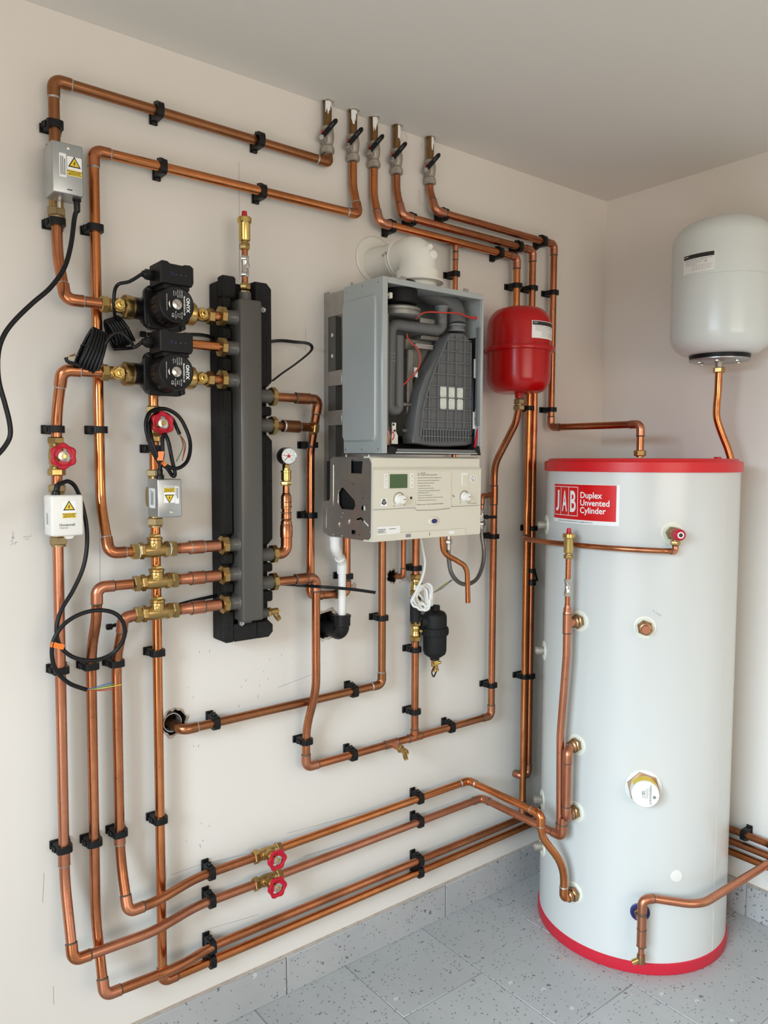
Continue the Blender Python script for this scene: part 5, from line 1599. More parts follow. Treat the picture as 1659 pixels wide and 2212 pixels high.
# wall frame behind the casing
wf = thing('boiler_wall_frame', 'grey steel mounting frame standing off the wall left of the boiler', 'bracket', W(-1.23, 1.45, 0.0))
MB().span(-1.233, -1.229, -0.021, -0.0005, 1.34, 1.906).span(-1.2325, -1.213, -0.004, -0.0005, 1.34, 1.906).build('angle_rail', 'galvanised', wf)
MB().span(-1.2335, -1.2300, -0.140, -0.018, 1.838, 1.900, 0.001, 1).build('upper_bracket', 'galvanised', wf)
MB().span(-1.2300, -1.205, -0.140, -0.136, 1.838, 1.900).build('upper_bracket', 'galvanised', wf)
MB().prism([(-0.130, 1.900), (-0.130, 1.912), (-0.123, 1.914), (-0.120, 1.900)][::-1], (-1.232, 0, 0), Y, Z, 0.002).build('bracket_tab', 'galvanised', wf)
for zz_ in (1.655, 1.55):
    MB().span(-1.2340, -1.2312, -0.085, -0.022, zz_, zz_ + 0.040, 0.001, 1).build('clamp_plate', 'galvanised', wf)
MB().span(-1.2330, -1.2300, -0.140, -0.085, 1.658, 1.690).build('clamp_plate', 'galvanised', wf)
MB().span(-1.231, -1.212, -0.052, -0.022, 1.36, 1.838).build('rear_channel', 'steel_dark', wf)
for zz_ in (1.79, 1.735, 1.57):
    MB().lathe([(0.005, 0), (0.005, 0.0006)], W(-1.2311, zz_, 0.037), -X, 14).build('frame_hole', 'limescale', wf)
for zz_ in (1.885, 1.865, 1.845, 1.80):
    MB().lathe([(0.0025, 0), (0.0025, 0.0012), (0.001, 0.0016)], W(-1.2335, zz_, 0.012 if zz_ > 1.86 else 0.125), -X, 10).build('rivet', 'nickel', wf)

# lower chassis and control panel
CXS = -1.2945
outl = [(255, 215), (520, 205), (1130, 205), (1180, 330), (1165, 2010), (1120, 2070), (530, 2010), (130, 1930), (75, 1880), (80, 1230), (110, 1185), (225, 1165), (240, 1100), (245, 300)]
hol = [[(715, 240), (985, 240), (960, 560), (715, 550)], [(510, 865), (560, 900), (800, 1170), (815, 1300), (770, 1385), (510, 1365), (450, 1260), (440, 1000)], [(950, 1390), (950, 1310), (995, 1275), (1045, 1310), (1045, 1400)], [(840, 1590), (945, 1550), (1120, 1730), (1110, 1775), (945, 1600), (855, 1625)], [(725, 1840), (820, 1850), (820, 1960), (725, 1950)]]
bm = bmesh.new()
edges = []
for lp in [outl] + hol:
    vs = [bm.verts.new(K3(u, v, CXS)) for u, v in lp]
    for i in range(len(vs)):
        edges.append(bm.edges.new((vs[i], vs[(i + 1) % len(vs)])))
bmesh.ops.triangle_fill(bm, edges=edges, use_beauty=True)
ret = bmesh.ops.extrude_face_region(bm, geom=bm.faces[:])
for v in [g_ for g_ in ret['geom'] if isinstance(g_, bmesh.types.BMVert)]:
    v.co.x += 0.0015
bmesh.ops.recalc_face_normals(bm, faces=bm.faces[:])
me = bpy.data.meshes.new('chassis_side')
bm.to_mesh(me)
bm.free()
me.materials.append(MAT['galvanised'])
cs = link('chassis_side', me, bo)
for pts in ([(318, 360), (312, 1200), (290, 1280), (190, 1330), (160, 1390), (148, 1800)],):
    MB().tube(smooth([K3(u, v, CXS - 0.0004) for u, v in pts], 5), 0.0011, 8).build('pressed_rib', 'nickel', cs)
MB().tube(smooth([K3(u, v, CXS - 0.0003) for u, v in [(505, 870), (440, 920), (425, 1100), (430, 1260), (500, 1360)]], 5), 0.0011, 8).build('rolled_edge', 'nickel', cs)
for u, v in ((430, 1720), (655, 1660)):
    MB().box(K3(u, v, CXS - 0.001), (0.003, 0.008, 0.014), None, 0.0014, 2).build('pressed_lug', 'nickel', cs)
for u, v in ((530, 1450), (495, 1545), (310, 1945), (500, 1975), (1140, 1890)):
    MB().lathe([(0.0022, 0), (0.0018, 0.0012)], K3(u, v, CXS), -X, 10).build('rivet', 'nickel', cs)
for u, v in ((740, 775), (775, 805), (980, 1117), (908, 1950)):
    MB().lathe([(0.0016, 0), (0.0016, 0.0004)], K3(u, v, CXS), -X, 10).build('screw_hole', 'black_print', cs)
MB().span(-1.285, -0.945, -0.285, -0.09, 1.275, 1.455).build('control_housing', 'black_matt', bo)
MB().span(-1.29, -0.94, -0.28, -0.10, 1.262, 1.275).build('chassis_floor', 'galvanised', bo)
MB().span(-1.288, -0.94, -0.285, -0.12, 1.455, 1.466).build('chassis_top', 'galvanised', bo)
for u in (605, 1115):
    MB().box(K3(u, 160, CXS + 0.004), (0.004, 0.006, 0.010), None, 0.0012, 1).build('top_clip', 'nickel', cs)
FX0, FX1, FZ0, FZ1 = -1.2935, -0.932, 1.2605, 1.4665
# fascia: profile in (y, z) swept across, slightly proud middle band
fa = MB().prism([(-0.262, FZ0), (-0.298, FZ0 + 0.001), (-0.300, FZ0 + 0.006), (-0.3005, 1.434), (-0.294, 1.442), (-0.294, FZ1 - 0.004), (-0.288, FZ1), (-0.262, FZ1)], (FX0, 0, 0), Y, Z, FX1 - FX0).build('fascia', 'fascia_white', bo)
yF = -0.3006


def fp(u, v):
    p = K4(u, v, yF)
    return p


def plate(u0, v0, u1, v1, mm_, nm, par=fa, h=0.0006, r=0.001, y=yF):
    a_, b_ = K4(u0, v0, y), K4(u1, v1, y)
    w_, h_ = abs(b_.x - a_.x), abs(a_.z - b_.z)
    return MB().prism(rrect(w_, h_, min(r, w_ / 3, h_ / 3)), ((a_.x + b_.x) / 2, y, (a_.z + b_.z) / 2), X, Z, h).build(nm, mm_, par)


disp = plate(255, 275, 520, 480, 'fascia_white', 'display_frame', h=0.0010, r=0.002)
plate(264, 283, 506, 472, 'lcd_green', 'display', disp, 0.0014)
for i, tx in enumerate(('Menu', 'reset', 'ok')):
    bt = plate(190, 275 + 69 * i, 240, 338 + 69 * i, 'white_plastic', 'button', fa, 0.0010, 0.001)
    p = fp(215, 306 + 69 * i)
    letters(tx, 0.0032, (p.x, yF - 0.0013, p.z), X, Z, 'black_print', bt, 'button_text')
for i in range(3):
    bt = plate(548, 272 + 69 * i, 594, 335 + 69 * i, 'white_plastic', 'button', fa, 0.0010, 0.001)
    p = fp(571, 303 + 69 * i)
    if i != 1:
        s_ = 1 if i == 0 else -1
        MB().prism([(-0.0016, -0.0016 * s_), (0.0016, -0.0016 * s_), (0, 0.0022 * s_)] if s_ > 0 else [(0, -0.0022), (0.0016, 0.0016), (-0.0016, 0.0016)], (p.x, yF - 0.0010, p.z), X, Z, 0.0003).build('arrow_mark', 'black_print', bt)
    else:
        letters('ok', 0.0035, (p.x, yF - 0.0013, p.z), X, Z, 'black_print', bt, 'button_text')
for kx, kz, rr in ((395, 630, 0.0135), (1295, 595, 0.0125)):
    p = fp(kx, kz)
    kb = MB().lathe([(rr, 0), (rr, 0.003), (rr * 0.86, 0.0045), (rr * 0.80, 0.013), (rr * 0.74, 0.0150)], p, -Y, 30).build('control_knob', 'white_plastic', fa)
    MB().box(p + Vector((rr * 0.42, -0.0152, 0)), (rr * 0.5, 0.0005, 0.0016)).build('knob_mark', 'black_print', kb)
    mb = MB()
    for i in range(22):
        a = math.radians(215 - 12 * i)
        d_ = Vector((math.cos(a), 0, math.sin(a)))
        mb.box(p + d_ * (rr + 0.0032) - Y * 0.0003, (0.0008 + 0.00006 * i, 0.0004, 0.0024), (d_, Y, d_.cross(Y)))
    mb.build('dial_scale', 'black_print', fa)
    letters([('min', -rr - 0.002, -rr - 0.0020, 0.0040), ('max', rr + 0.004, -rr - 0.0010, 0.0040)], 0, p - Y * 0.0003, X, Z, 'black_print', fa, 'dial_text')
# accreditation badge
p = fp(187, 680)
bd = MB().prism(rrect(0.0175, 0.020, 0.001), (p.x, yF, p.z), X, Z, 0.0003).build('badge', 'white_print', fa)
MB().prism([(-0.0078, -0.0020), (0, -0.0062), (0.0078, -0.0020), (0.0045, 0.006), (0, 0.0092), (-0.0045, 0.006)], (p.x, yF - 0.0003, p.z + 0.001), X, Z, 0.0002).build('badge_shield', 'black_print', bd)
MB().ring(circ(0.0032, 18), circ(0.0024, 18), (p.x, yF - 0.0005, p.z + 0.0022), X, Z, 0.0002).build('badge_ring', 'white_print', bd)
letters('recommended', 0.0024, (p.x, yF - 0.0005, p.z - 0.0082), X, Z, 'black_print', bd, 'badge_text')
# heating and tap symbols
p = fp(562, 610)
mb = MB()
for i in range(4):
    mb.box((p.x - 0.0027 + 0.0018 * i, yF - 0.0002, p.z), (0.0011, 0.0004, 0.0055))
mb.box((p.x, yF - 0.0002, p.z + 0.0025), (0.0066, 0.0004, 0.0008)).box((p.x, yF - 0.0002, p.z - 0.0025), (0.0066, 0.0004, 0.0008))
mb.build('radiator_symbol', 'black_print', fa)
p = fp(1145, 585)
MB().box((p.x, yF - 0.0002, p.z), (0.0058, 0.0004, 0.0011)).box((p.x - 0.001, yF - 0.0002, p.z + 0.0018), (0.0011, 0.0004, 0.003)).box((p.x + 0.003, yF - 0.0002, p.z - 0.0016), (0.0011, 0.0004, 0.003)).build('tap_symbol', 'black_print', fa)
# protective notice cover
nc = plate(625, 245, 1105, 745, 'fascia_white', 'notice_cover', fa, 0.0016, 0.001)
x0 = fp(650, 300).x
rows = [('NOTICE', fp(685, 270), 0.0046), ('PLEASE CHECK YOU HAVE', fp(685, 295), 0.0046)]
ln = [('Read the technical instructions before installing the boiler', 334), ('Read the user instructions before lighting the boiler', 370), ('Flushed the system and added inhibitor', 407), ('Connected all pipes correctly', 443), ('Correctly wired electrical connections', 479), ('Correctly terminated condensate pipe, with regard to', 513), ('possible freezing conditions', 541), ('Correct inlet working gas pressure', 577), ('Shown the user correct operation of the boiler and controls', 609), ('This label must only be removed by the user', 645)]
rr_ = [(t_, p.x, p.z, s_) for t_, p, s_ in rows]
for t_, v in ln:
    p = fp(650, v)
    rr_.append(((' ' if 'possible' in t_ else '• ') + t_, p.x - 0.002, p.z, 0.0034))
p = fp(632, 702)
rr_.append(('Protective cover - to be removed after installation.', p.x, p.z, 0.0044))
letters(rr_, 0, (0, yF - 0.0019, 0), X, Z, 'black_print', nc, 'notice_text', align='LEFT')
p = fp(657, 285)
MB().ring(rrect(0.0055, 0.0078, 0.001), rrect(0.0046, 0.0069, 0.0008), (p.x, yF - 0.0016, p.z), X, Z, 0.0002).box((p.x, yF - 0.0017, p.z - 0.0008), (0.0009, 0.0003, 0.0032)).box((p.x, yF - 0.0017, p.z + 0.0018), (0.0009, 0.0003, 0.0009)).build('info_symbol', 'black_print', nc)
plate(1258, 262, 1338, 436, 'white_plastic', 'switch_frame', fa, 0.0012, 0.001)
plate(1270, 295, 1328, 428, 'fascia_white', 'rocker_switch', fa, 0.0022, 0.001)
p = fp(1425, 343)
MB().ring(circ(0.0115, 30), circ(0.0100, 30), (p.x, yF, p.z), X, Z, 0.0012).build('gauge_bezel', 'white_plastic', fa)
pg = MB().lathe([(0.0098, 0), (0.0098, 0.0005)], p, -Y, 30).build('pressure_dial', 'paper', fa)
MB().ring(circ(0.0078, 24), circ(0.0068, 24), (p.x, yF - 0.0005, p.z), X, Z, 0.0002).box((p.x - 0.002, yF - 0.0007, p.z - 0.002), (0.009, 0.0003, 0.0010), (Vector((0.7, 0, 0.7)), Y, Vector((-0.7, 0, 0.7)))).build('dial_print', 'black_print', pg)
letters('www.worcester-bosch.co.uk', 0.0032, fp(1400, 683) - Y * 0.0003, X, Z, 'black_print', fa, 'web_text')
# seam, oval badge, rating plate, flap
a_, b_ = fp(50, 775), fp(1500, 715)
MB().tube([Vector((q_[0], yF - 0.0001, q_[1])) for q_ in ((fp(40, 776).x, fp(40, 776).z), (fp(600, 775).x, fp(600, 745).z), (fp(640, 780).x, fp(640, 782).z), (fp(860, 785).x, fp(860, 780).z), (fp(1090, 760).x, fp(1090, 755).z), (fp(1110, 730).x, fp(1110, 730).z), (fp(1505, 712).x, fp(1505, 712).z))], 0.0006, 6).build('seam', 'grey_print', fa)
p = fp(872, 928)
ov = MB().lathe([(0.0200, 0), (0.0165, 0.002), (0.0115, 0.0030)], (0, 0, 0), (0, -1, 0), 32)
ov.v = [(p.x + v[0], yF + v[1], p.z + v[2] * 0.62) for v in ov.v]
ov.build('badge_dish', 'fascia_white', fa)
ov = MB().lathe([(0.0098, 0.0028), (0.0098, 0.0036), (0.0085, 0.0040)], (0, 0, 0), (0, -1, 0), 32)
ov.v = [(p.x + v[0], yF + v[1], p.z + v[2] * 0.60) for v in ov.v]
ov.build('oval_badge', 'blue_print', fa)
rp_ = plate(95, 1010, 410, 1100, 'paper', 'rating_plate', fa, 0.0003, 0.0005)
print_lines(((fp(105, 1060).x + fp(230, 1060).x) / 2, yF - 0.0006, fp(150, 1068).z), X, Z, 0.030, 0.011, 5, rp_, 'black_print')
print_lines(((fp(250, 1035).x + fp(385, 1035).x) / 2, yF - 0.0006, fp(300, 1036).z), X, Z, 0.028, 0.003, 1, rp_, 'black_print')
xa_, xb_ = fp(360, 1150).x, fp(1300, 1090).x
fl = MB().prism(rrect(xb_ - xa_, 0.0165, 0.0008), ((xa_ + xb_) / 2, yF, FZ0 + 0.0105), X, Z, 0.0012).build('drop_flap', 'fascia_white', fa)
for u_, w_, mm_ in ((517, 0.016, 'grey_print'), (1116, 0.018, 'paper')):
    MB().prism(rrect(w_, 0.008, 0.0005), (fp(u_, 1140).x, yF - 0.0012, FZ0 + 0.011), X, Z, 0.0008).build('flap_catch', mm_, fl)
MB().prism(rrect(0.0016, 0.008, 0.0002), (fp(811, 1135).x, yF - 0.0012, FZ0 + 0.011), X, Z, 0.0003).build('flap_mark', 'black_print', fl)

# ------------------------------------------------------------------ flue
FX, FZ = -1.064, 2.021
fl = thing('flue_elbow', 'white flue elbow leading from boiler top into the wall', 'flue', (FX, -0.19, BZ1))
MB().lathe([(0.062, 0.0005), (0.064, 0.003), (0.061, 0.006), (0.046, 0.0065)], (FX, 0, FZ), -Y, 40, cap=True).build('wall_collar', 'flue_white', fl)
MB().cyl((FX, -0.002, FZ - 0.012), (FX, -0.125, FZ - 0.020), 0.0435, 36).build('flue_pipe', 'flue_white', fl)
ZF = FZ - 0.022
MB().tube(fillet([Vector((FX, -0.120, ZF)), Vector((FX, -0.190, ZF)), Vector((FX, -0.190, BZ1 + 0.030))], [0, 0.030, 0], 12), 0.0490, 36).build('elbow_body', 'flue_white', fl)
for yy_ in (-0.112, -0.122):
    MB().lathe([(0.0490, 0), (0.0512, 0.001), (0.0512, 0.004), (0.0490, 0.005)], (FX, yy_, ZF), -Y, 36).build('joint_ring', 'flue_white', fl)
MB().lathe([(0.050, 0.0), (0.050, 0.028), (0.068, 0.030), (0.068, 0.035), (0.0560, 0.038), (0.0560, 0.060), (0.0490, 0.062)], (FX, -0.190, BZ1), Z, 40).build('flue_flange', 'flue_white', fl)
n_ = Vector((0.10, -1, 0.10)).normalized()
for u_, v_, rr in ((930, 553, 0.0125), (922, 536, 0.0085)):
    c0 = at(u_, v_, y=-0.226)
    MB().lathe([(rr, 0), (rr, 0.012), (rr * 0.8, 0.015), (rr * 0.7, 0.012 if rr < 0.01 else 0.016)], c0, n_, 24).build('test_point_cap', 'white_plastic', fl)
for a_, yy_ in ((200, -0.099), (200, -0.117)):
    d_ = Vector((math.cos(math.radians(a_)), 0, math.sin(math.radians(a_)) + 0.5)).normalized()
    MB().lathe([(0.0035, 0), (0.0035, 0.002), (0.002, 0.003)], Vector((FX, yy_, ZF)) + d_ * (0.0455 if yy_ > -0.11 else 0.051), d_, 12).build('fixing_screw', 'nickel', fl)

# ------------------------------------------------------------------ red expansion vessel
RVX, RVY, RVZ0, RVZ1 = -0.624, -0.150, 1.664, 1.916
rv = thing('red_expansion_vessel', 'glossy red expansion vessel hanging on the wall beside boiler', 'vessel', (RVX, RVY, RVZ0))
zm = 1.792
prof = []
for i in range(9):
    a = PI / 2 * i / 8
    prof.append((max(0.006, 0.058 + 0.0375 * math.sin(a)), RVZ0 + 0.046 - 0.046 * math.cos(a)))
prof = [(0.006, RVZ0)] + prof + [(0.0965, zm - 0.004)]
MB().lathe([(r, z) for r, z in prof], (RVX, RVY, 0), Z, 48).build('lower_shell', 'red_paint', rv)
prof = [(0.0965, zm + 0.004)]
for i in range(9):
    a = PI / 2 * i / 8
    prof.append((max(0.006, 0.050 + 0.0455 * math.cos(a)), RVZ1 - 0.055 + 0.055 * math.sin(a)))
prof.append((0.006, RVZ1))
MB().lathe(prof, (RVX, RVY, 0), Z, 48).build('upper_shell', 'red_paint', rv)
MB().lathe([(0.0965, zm - 0.007), (0.1060, zm - 0.006), (0.1070, zm - 0.003), (0.1070, zm + 0.003), (0.1060, zm + 0.006), (0.0965, zm + 0.007)], (RVX, RVY, 0), Z, 48).build('clamp_rim', 'red_paint', rv)
MB().lathe([(0.0165, 0), (0.0125, -0.010), (0.0120, -0.020)], (RVX + 0.003, RVY, RVZ0 + 0.004), Z, 20).build('inlet_stub', 'red_paint', rv)
MB().nut((RVX + 0.003, RVY, RVZ0 - 0.018), -Z, 0.0165, 0.016).lathe([(0.0120, 0.016), (0.0120, 0.020)], (RVX + 0.003, RVY, RVZ0 - 0.018), -Z, 18).nut((RVX + 0.003, RVY, RVZ0 - 0.037), -Z, 0.0180, 0.015).build('union_coupling', 'brass_dull', rv)
MB().span(RVX - 0.106, RVX - 0.090, -0.06, -0.0005, 1.735, 1.80, 0.002, 1).build('wall_bracket', 'galvanised', rv)


def wrap_label(parent, cx_, cy_, R_, a0, a1, z0, z1, mm_='paper', nm='data_label', rr=0.0006, n=14):
    mb = MB()
    vs, fs = [], []
    for k in range(n + 1):
        a = math.radians(a0 + (a1 - a0) * k / n)
        for r_ in (R_ - 0.0004, R_ + rr):
            for z in (z0, z1):
                vs.append((cx_ + r_ * math.cos(a), cy_ + r_ * math.sin(a), z))
    for k in range(n):
        b0, b1 = 4 * k, 4 * (k + 1)
        fs += [[b0 + 2, b1 + 2, b1 + 3, b0 + 3], [b0, b0 + 1, b1 + 1, b1], [b0 + 1, b0 + 3, b1 + 3, b1 + 1], [b0 + 0, b1 + 0, b1 + 2, b0 + 2]]
    fs += [[0, 2, 3, 1], [4 * n, 4 * n + 1, 4 * n + 3, 4 * n + 2]]
    return mb.add(vs, fs).build(nm, mm_, parent)


def wrap_fn(cx_, cy_, R_, a0, z):
    """maps flat label coordinates (x right, y up) onto the drum; a0 = angle of the origin"""
    def f_(x, y):
        a = math.radians(a0) + x / R_
        return (cx_ + R_ * math.cos(a), cy_ + R_ * math.sin(a), z + y)
    return f_


def vessel_label(par, cx_, cy_, R_, a0, a1, z0, z1, qr=False):
    lb = wrap_label(par, cx_, cy_, R_, a0, a1, z0, z1)
    hgt = z1 - z0
    wdt = math.radians(a1 - a0) * R_
    wrap_label(lb, cx_, cy_, R_ + 0.0007, a0 + (a1 - a0) * 0.02, a0 + (a1 - a0) * 0.98, z1 - hgt * 0.25, z1 - hgt * 0.03, 'black_print', 'label_band', 0.0002)
    f_ = wrap_fn(cx_, cy_, R_ + 0.0011, a0, z0)
    letters([('ZILMET', wdt * 0.05, hgt * 0.88, hgt * 0.085)], 0, (0, 0, 0), X, Z, 'white_print', lb, 'label_heading', align='LEFT', fn=f_)
    mb = MB()
    for y0, y1, xa, xb in ((0.66, 0.69, 0.08, 0.95), (0.58, 0.60, 0.12, 0.80), (0.50, 0.52, 0.10, 0.62), (0.42, 0.44, 0.10, 0.50), (0.36, 0.37, 0.32, 0.95), (0.31, 0.32, 0.32, 0.92), (0.26, 0.27, 0.32, 0.95), (0.21, 0.22, 0.32, 0.88), (0.16, 0.17, 0.32, 0.94), (0.11, 0.12, 0.32, 0.80)):
        k = xa
        while k < xb:
            k2 = min(xb, k + random.uniform(0.03, 0.10))
            mb.add([f_(wdt * k, hgt * y0), f_(wdt * k2, hgt * y0), f_(wdt * k2, hgt * y1), f_(wdt * k, hgt * y1)], [[0, 1, 2, 3]])
            k = k2 + 0.02
    mb.build('small_print', 'grey_print', lb)
    letters([('CE', wdt * 0.70, hgt * 0.50, hgt * 0.13)], 0, (0, 0, 0), X, Z, 'black_print', lb, 'label_mark', align='LEFT', fn=f_)
    return lb


ang_c = math.degrees(math.atan2(CAM.y - RVY, CAM.x - RVX))
vessel_label(rv, RVX, RVY, 0.0968, ang_c + 22, ang_c + 84, 1.816, 1.866)

# ------------------------------------------------------------------ white expansion vessel on the right wall
WVX, WVY, WVZ0, WVZ1 = -0.155, -0.532, 1.762, 2.185
wv = thing('white_expansion_vessel', 'large white expansion vessel high on the right wall above cylinder', 'vessel', (WVX, WVY, WVZ0))
RW_ = 0.1425
prof = [(0.05, WVZ0 + 0.022)]
for i in range(9):
    a = PI / 2 * i / 8
    prof.append((RW_ - 0.062 + 0.062 * math.sin(a), WVZ0 + 0.075 - 0.060 * math.cos(a)))
prof.append((RW_ - 0.0005, 1.988))
prof += [(RW_ + 0.0012, 1.990), (RW_ + 0.0012, 1.994), (RW_ - 0.0005, 1.996)]
for i in range(10):
    a = PI / 2 * i / 9
    prof.append((max(0.01, RW_ - 0.105 + 0.105 * math.cos(a)), WVZ1 - 0.078 + 0.072 * math.sin(a)))
prof.append((0.01, WVZ1 - 0.005))
MB().lathe(prof, (WVX, WVY, 0), Z, 56).build('vessel_shell', 'white_enamel', wv)
MB().lathe([(0.030, 0), (0.030, 0.006), (0.024, 0.013), (0.010, 0.016)], (WVX, WVY, WVZ1 - 0.010), Z, 28).build('top_cap', 'black_plastic', wv)
MB().lathe([(0.094, 0.001), (0.088, -0.006), (0.085, -0.028), (0.078, -0.029)], (WVX, WVY, WVZ0 + 0.030), Z, 40).build('base_ring', 'black_plastic', wv)
MB().lathe([(0.086, 0), (0.086, -0.003), (0.083, -0.005)], (WVX, WVY, WVZ0 + 0.003), Z, 40).build('flange_plate', 'zinc_plate', wv)
for k in range(6):
    a = 2 * PI * k / 6 + 0.4
    MB().nut((WVX + 0.06 * math.cos(a), WVY + 0.06 * math.sin(a), WVZ0 - 0.002), -Z, 0.0065, 0.006).build('flange_bolt', 'nickel', wv)
MB().lathe([(0.014, 0), (0.011, -0.008), (0.011, -0.020)], (WVX, WVY, WVZ0 - 0.001), Z, 20).build('inlet_stub', 'nickel_dull', wv)
MB().span(-0.014, -0.0005, WVY - 0.03, WVY + 0.03, 1.85, 2.10, 0.002, 1).build('wall_bracket', 'zinc_plate', wv)
angw = math.degrees(math.atan2(CAM.y - WVY, CAM.x - WVX))
vessel_label(wv, WVX, WVY, RW_ + 0.0003, angw - 47, angw - 8, 2.003, 2.058)
q = [Vector((WVX, WVY, WVZ0 - 0.016)), Vector((WVX, WVY, WVZ0 - 0.075)), Vector((WVX + 0.006, WVY - 0.012, 1.60)), Vector((WVX + 0.030, WVY - 0.045, 1.50)), Vector((WVX + 0.035, WVY - 0.052, 1.38)), Vector((WVX + 0.035, WVY - 0.052, 1.20))]
tq = thing('vessel_drop_pipe', 'copper pipe hanging from white vessel down behind cylinder', 'pipe', (WVX + 0.02, WVY, 1.2), 'copper heating pipes')
qq = [q[0]] + [at(u_, v_, x=x_) for u_, v_, x_ in ((1551, 845, WVX), (1548, 880, WVX + 0.004), (1549, 905, WVX + 0.010), (1559, 936, WVX + 0.022), (1574, 975, WVX + 0.034), (1584, 1020, WVX + 0.040), (1586, 1080, WVX + 0.040), (1586, 1160, WVX + 0.040))]
MB().tube(smooth(qq, 6), R22 * 0.95, 18).build('tube', 'copper_bright', tq)
MB().nut((WVX, WVY, WVZ0 - 0.020), -Z, 0.0172, 0.016).build('compression_nut', 'brass', tq)

# ------------------------------------------------------------------ filter, valves and fittings under the boiler
XF = -0.932
mf = thing('magnetic_filter', 'black canister filter hanging on copper pipe under boiler', 'filter', W(XF, 0.86, OF))
FC = Vector((-0.876, -0.060, 0))
fdir = (FC - Vector((XF, -OF, 0))).normalized()
zt = at(938, 1307, y=-0.06).z
prof = [(0.004, zt), (0.0135, zt - 0.001), (0.0145, zt - 0.003), (0.0145, zt - 0.016), (0.022, zt - 0.018), (0.030, zt - 0.022), (0.0345, zt - 0.030), (0.0355, zt - 0.040), (0.0355, zt - 0.066)]
MB().lathe(prof, FC, Z, 36).build('canister_top', 'black_matt', mf)
col_ = MB().lathe([(0.0385, zt - 0.066), (0.0405, zt - 0.068), (0.0405, zt - 0.088), (0.0385, zt - 0.090)], FC, Z, 36).build('locking_collar', 'black_matt', mf)
for k in range(18):
    a = 2 * PI * k / 18
    MB().box(FC + Vector((0.0405 * math.cos(a), 0.0405 * math.sin(a), zt - 0.079)), (0.002, 0.0085, 0.013), (Vector((math.cos(a), math.sin(a), 0)), Vector((-math.sin(a), math.cos(a), 0)), Z)).build('collar_grip', 'black_matt', col_)
MB().lathe([(0.0355, zt - 0.088), (0.0350, zt - 0.138), (0.032, zt - 0.148), (0.018, zt - 0.158), (0.014, zt - 0.160), (0.014, zt - 0.166), (0.010, zt - 0.167)], FC, Z, 36).build('canister_bowl', 'black_matt', mf)
MB().nut(FC + Z * (zt - 0.166), -Z, 0.0125, 0.020).lathe([(0.0055, 0), (0.0055, 0.016), (0.004, 0.020)], FC + Z * (zt - 0.175), Vector((0.8, -0.5, 0)), 14).lathe([(0.0075, 0.020), (0.0075, 0.026), (0.010, 0.028), (0.010, 0.034), (0.006, 0.036)], FC + Z * (zt - 0.166), Vector((0.05, -0.1, -1)), 14).build('drain_valve', 'brass_bright', mf)
MB().tube(smooth([FC + Vector((0.008, -0.006, zt - 0.189)), FC + Vector((-0.010, -0.008, zt - 0.187)), FC + Vector((-0.020, -0.010, zt - 0.200)), FC + Vector((-0.014, -0.012, zt - 0.213)), FC + Vector((-0.002, -0.010, zt - 0.199))], 6), 0.001, flat=(0.004, 0.0015, (0, -1, 0))).build('cap_strap', 'black_rubber', mf)
zh = zt - 0.040
MB().cyl(Vector((XF, -OF, zt + 0.025)), Vector((XF, -OF, zt - 0.052)), 0.0165, 20).cyl(Vector((XF, -OF, zh)), FC + Z * zh, 0.013, 18).lathe([(0.016, 0), (0.021, 0.002), (0.021, 0.016), (0.016, 0.018)], Vector((XF, -OF, zh - 0.009)) + fdir * 0.016, fdir, 20).build('pipe_head', 'black_matt', mf)


def ball_valve(label, ztop, L=0.062, side=(0.8, -0.6, 0)):
    e = thing('brass_ball_valve', label, 'valve', W(XF, ztop - L, OF), 'brass filter valves')
    p = W(XF, ztop, OF)
    MB().lathe([(0.0135, 0.014), (0.0145, 0.016), (0.0155, 0.020), (0.0155, 0.024), (0.0140, 0.026), (0.0140, L - 0.026), (0.0155, L - 0.024), (0.0155, L - 0.018), (0.0130, L - 0.015)], p, -Z, 20).build('valve_body', 'brass_bright', e)
    MB().nut(p, -Z, 0.0180, 0.015).build('upper_nut', 'brass', e)
    MB().nut(p - Z * (L - 0.016), -Z, 0.0180, 0.016).build('lower_nut', 'brass', e)
    MB().lathe([(0.0055, 0.012), (0.0055, 0.021), (0.0035, 0.022)], p - Z * (L / 2), Vector(side), 12).build('spindle', 'brass_bright', e)
    return e


ball_valve('brass ball valve above the black filter, partly behind white cable', at(894, 1240, y=-OF).z, 0.064)
ball_valve('brass ball valve beside the black filter canister', at(894, 1341, y=-OF).z, 0.062)

# condensate waste
wp = thing('condensate_pipe', 'white plastic waste pipe cranked below boiler into black elbow', 'pipe', W(-1.216, 1.03, 0.06))
q = [at(724, 1158, y=-0.10), at(724, 1183, y=-0.10), at(742, 1213, y=-0.085), at(740, 1240, y=-0.060)]
zb = at(739, 1330, y=-0.060).z
x_w = at(739, 1300, y=-0.060).x
pts_ = [Vector((q[0].x, -0.10, 1.262)), Vector((q[0].x, -0.10, q[1].z)), Vector((x_w, -0.060, q[2].z - 0.006)), Vector((x_w, -0.060, zb))]
MB().tube(fillet(pts_, [0, 0.02, 0.02, 0]), 0.0108, 22).build('tube', 'white_pipe', wp)
for i_ in (1, 2):
    a_, b_, c_ = pts_[i_ - 1], pts_[i_], pts_[i_ + 1]
    MB().tube(fillet([b_ + (a_ - b_).normalized() * 0.026, b_, b_ + (c_ - b_).normalized() * (0.025 if i_ == 1 else 0.030)], [0, 0.02, 0]), 0.0140, 22).build('bend_fitting', 'white_pipe', wp)
MB().lathe([(0.0150, 0), (0.0150, 0.010), (0.0125, 0.011)], pts_[0] - Z * 0.004, -Z, 20).build('trap_socket', 'white_pipe', wp)
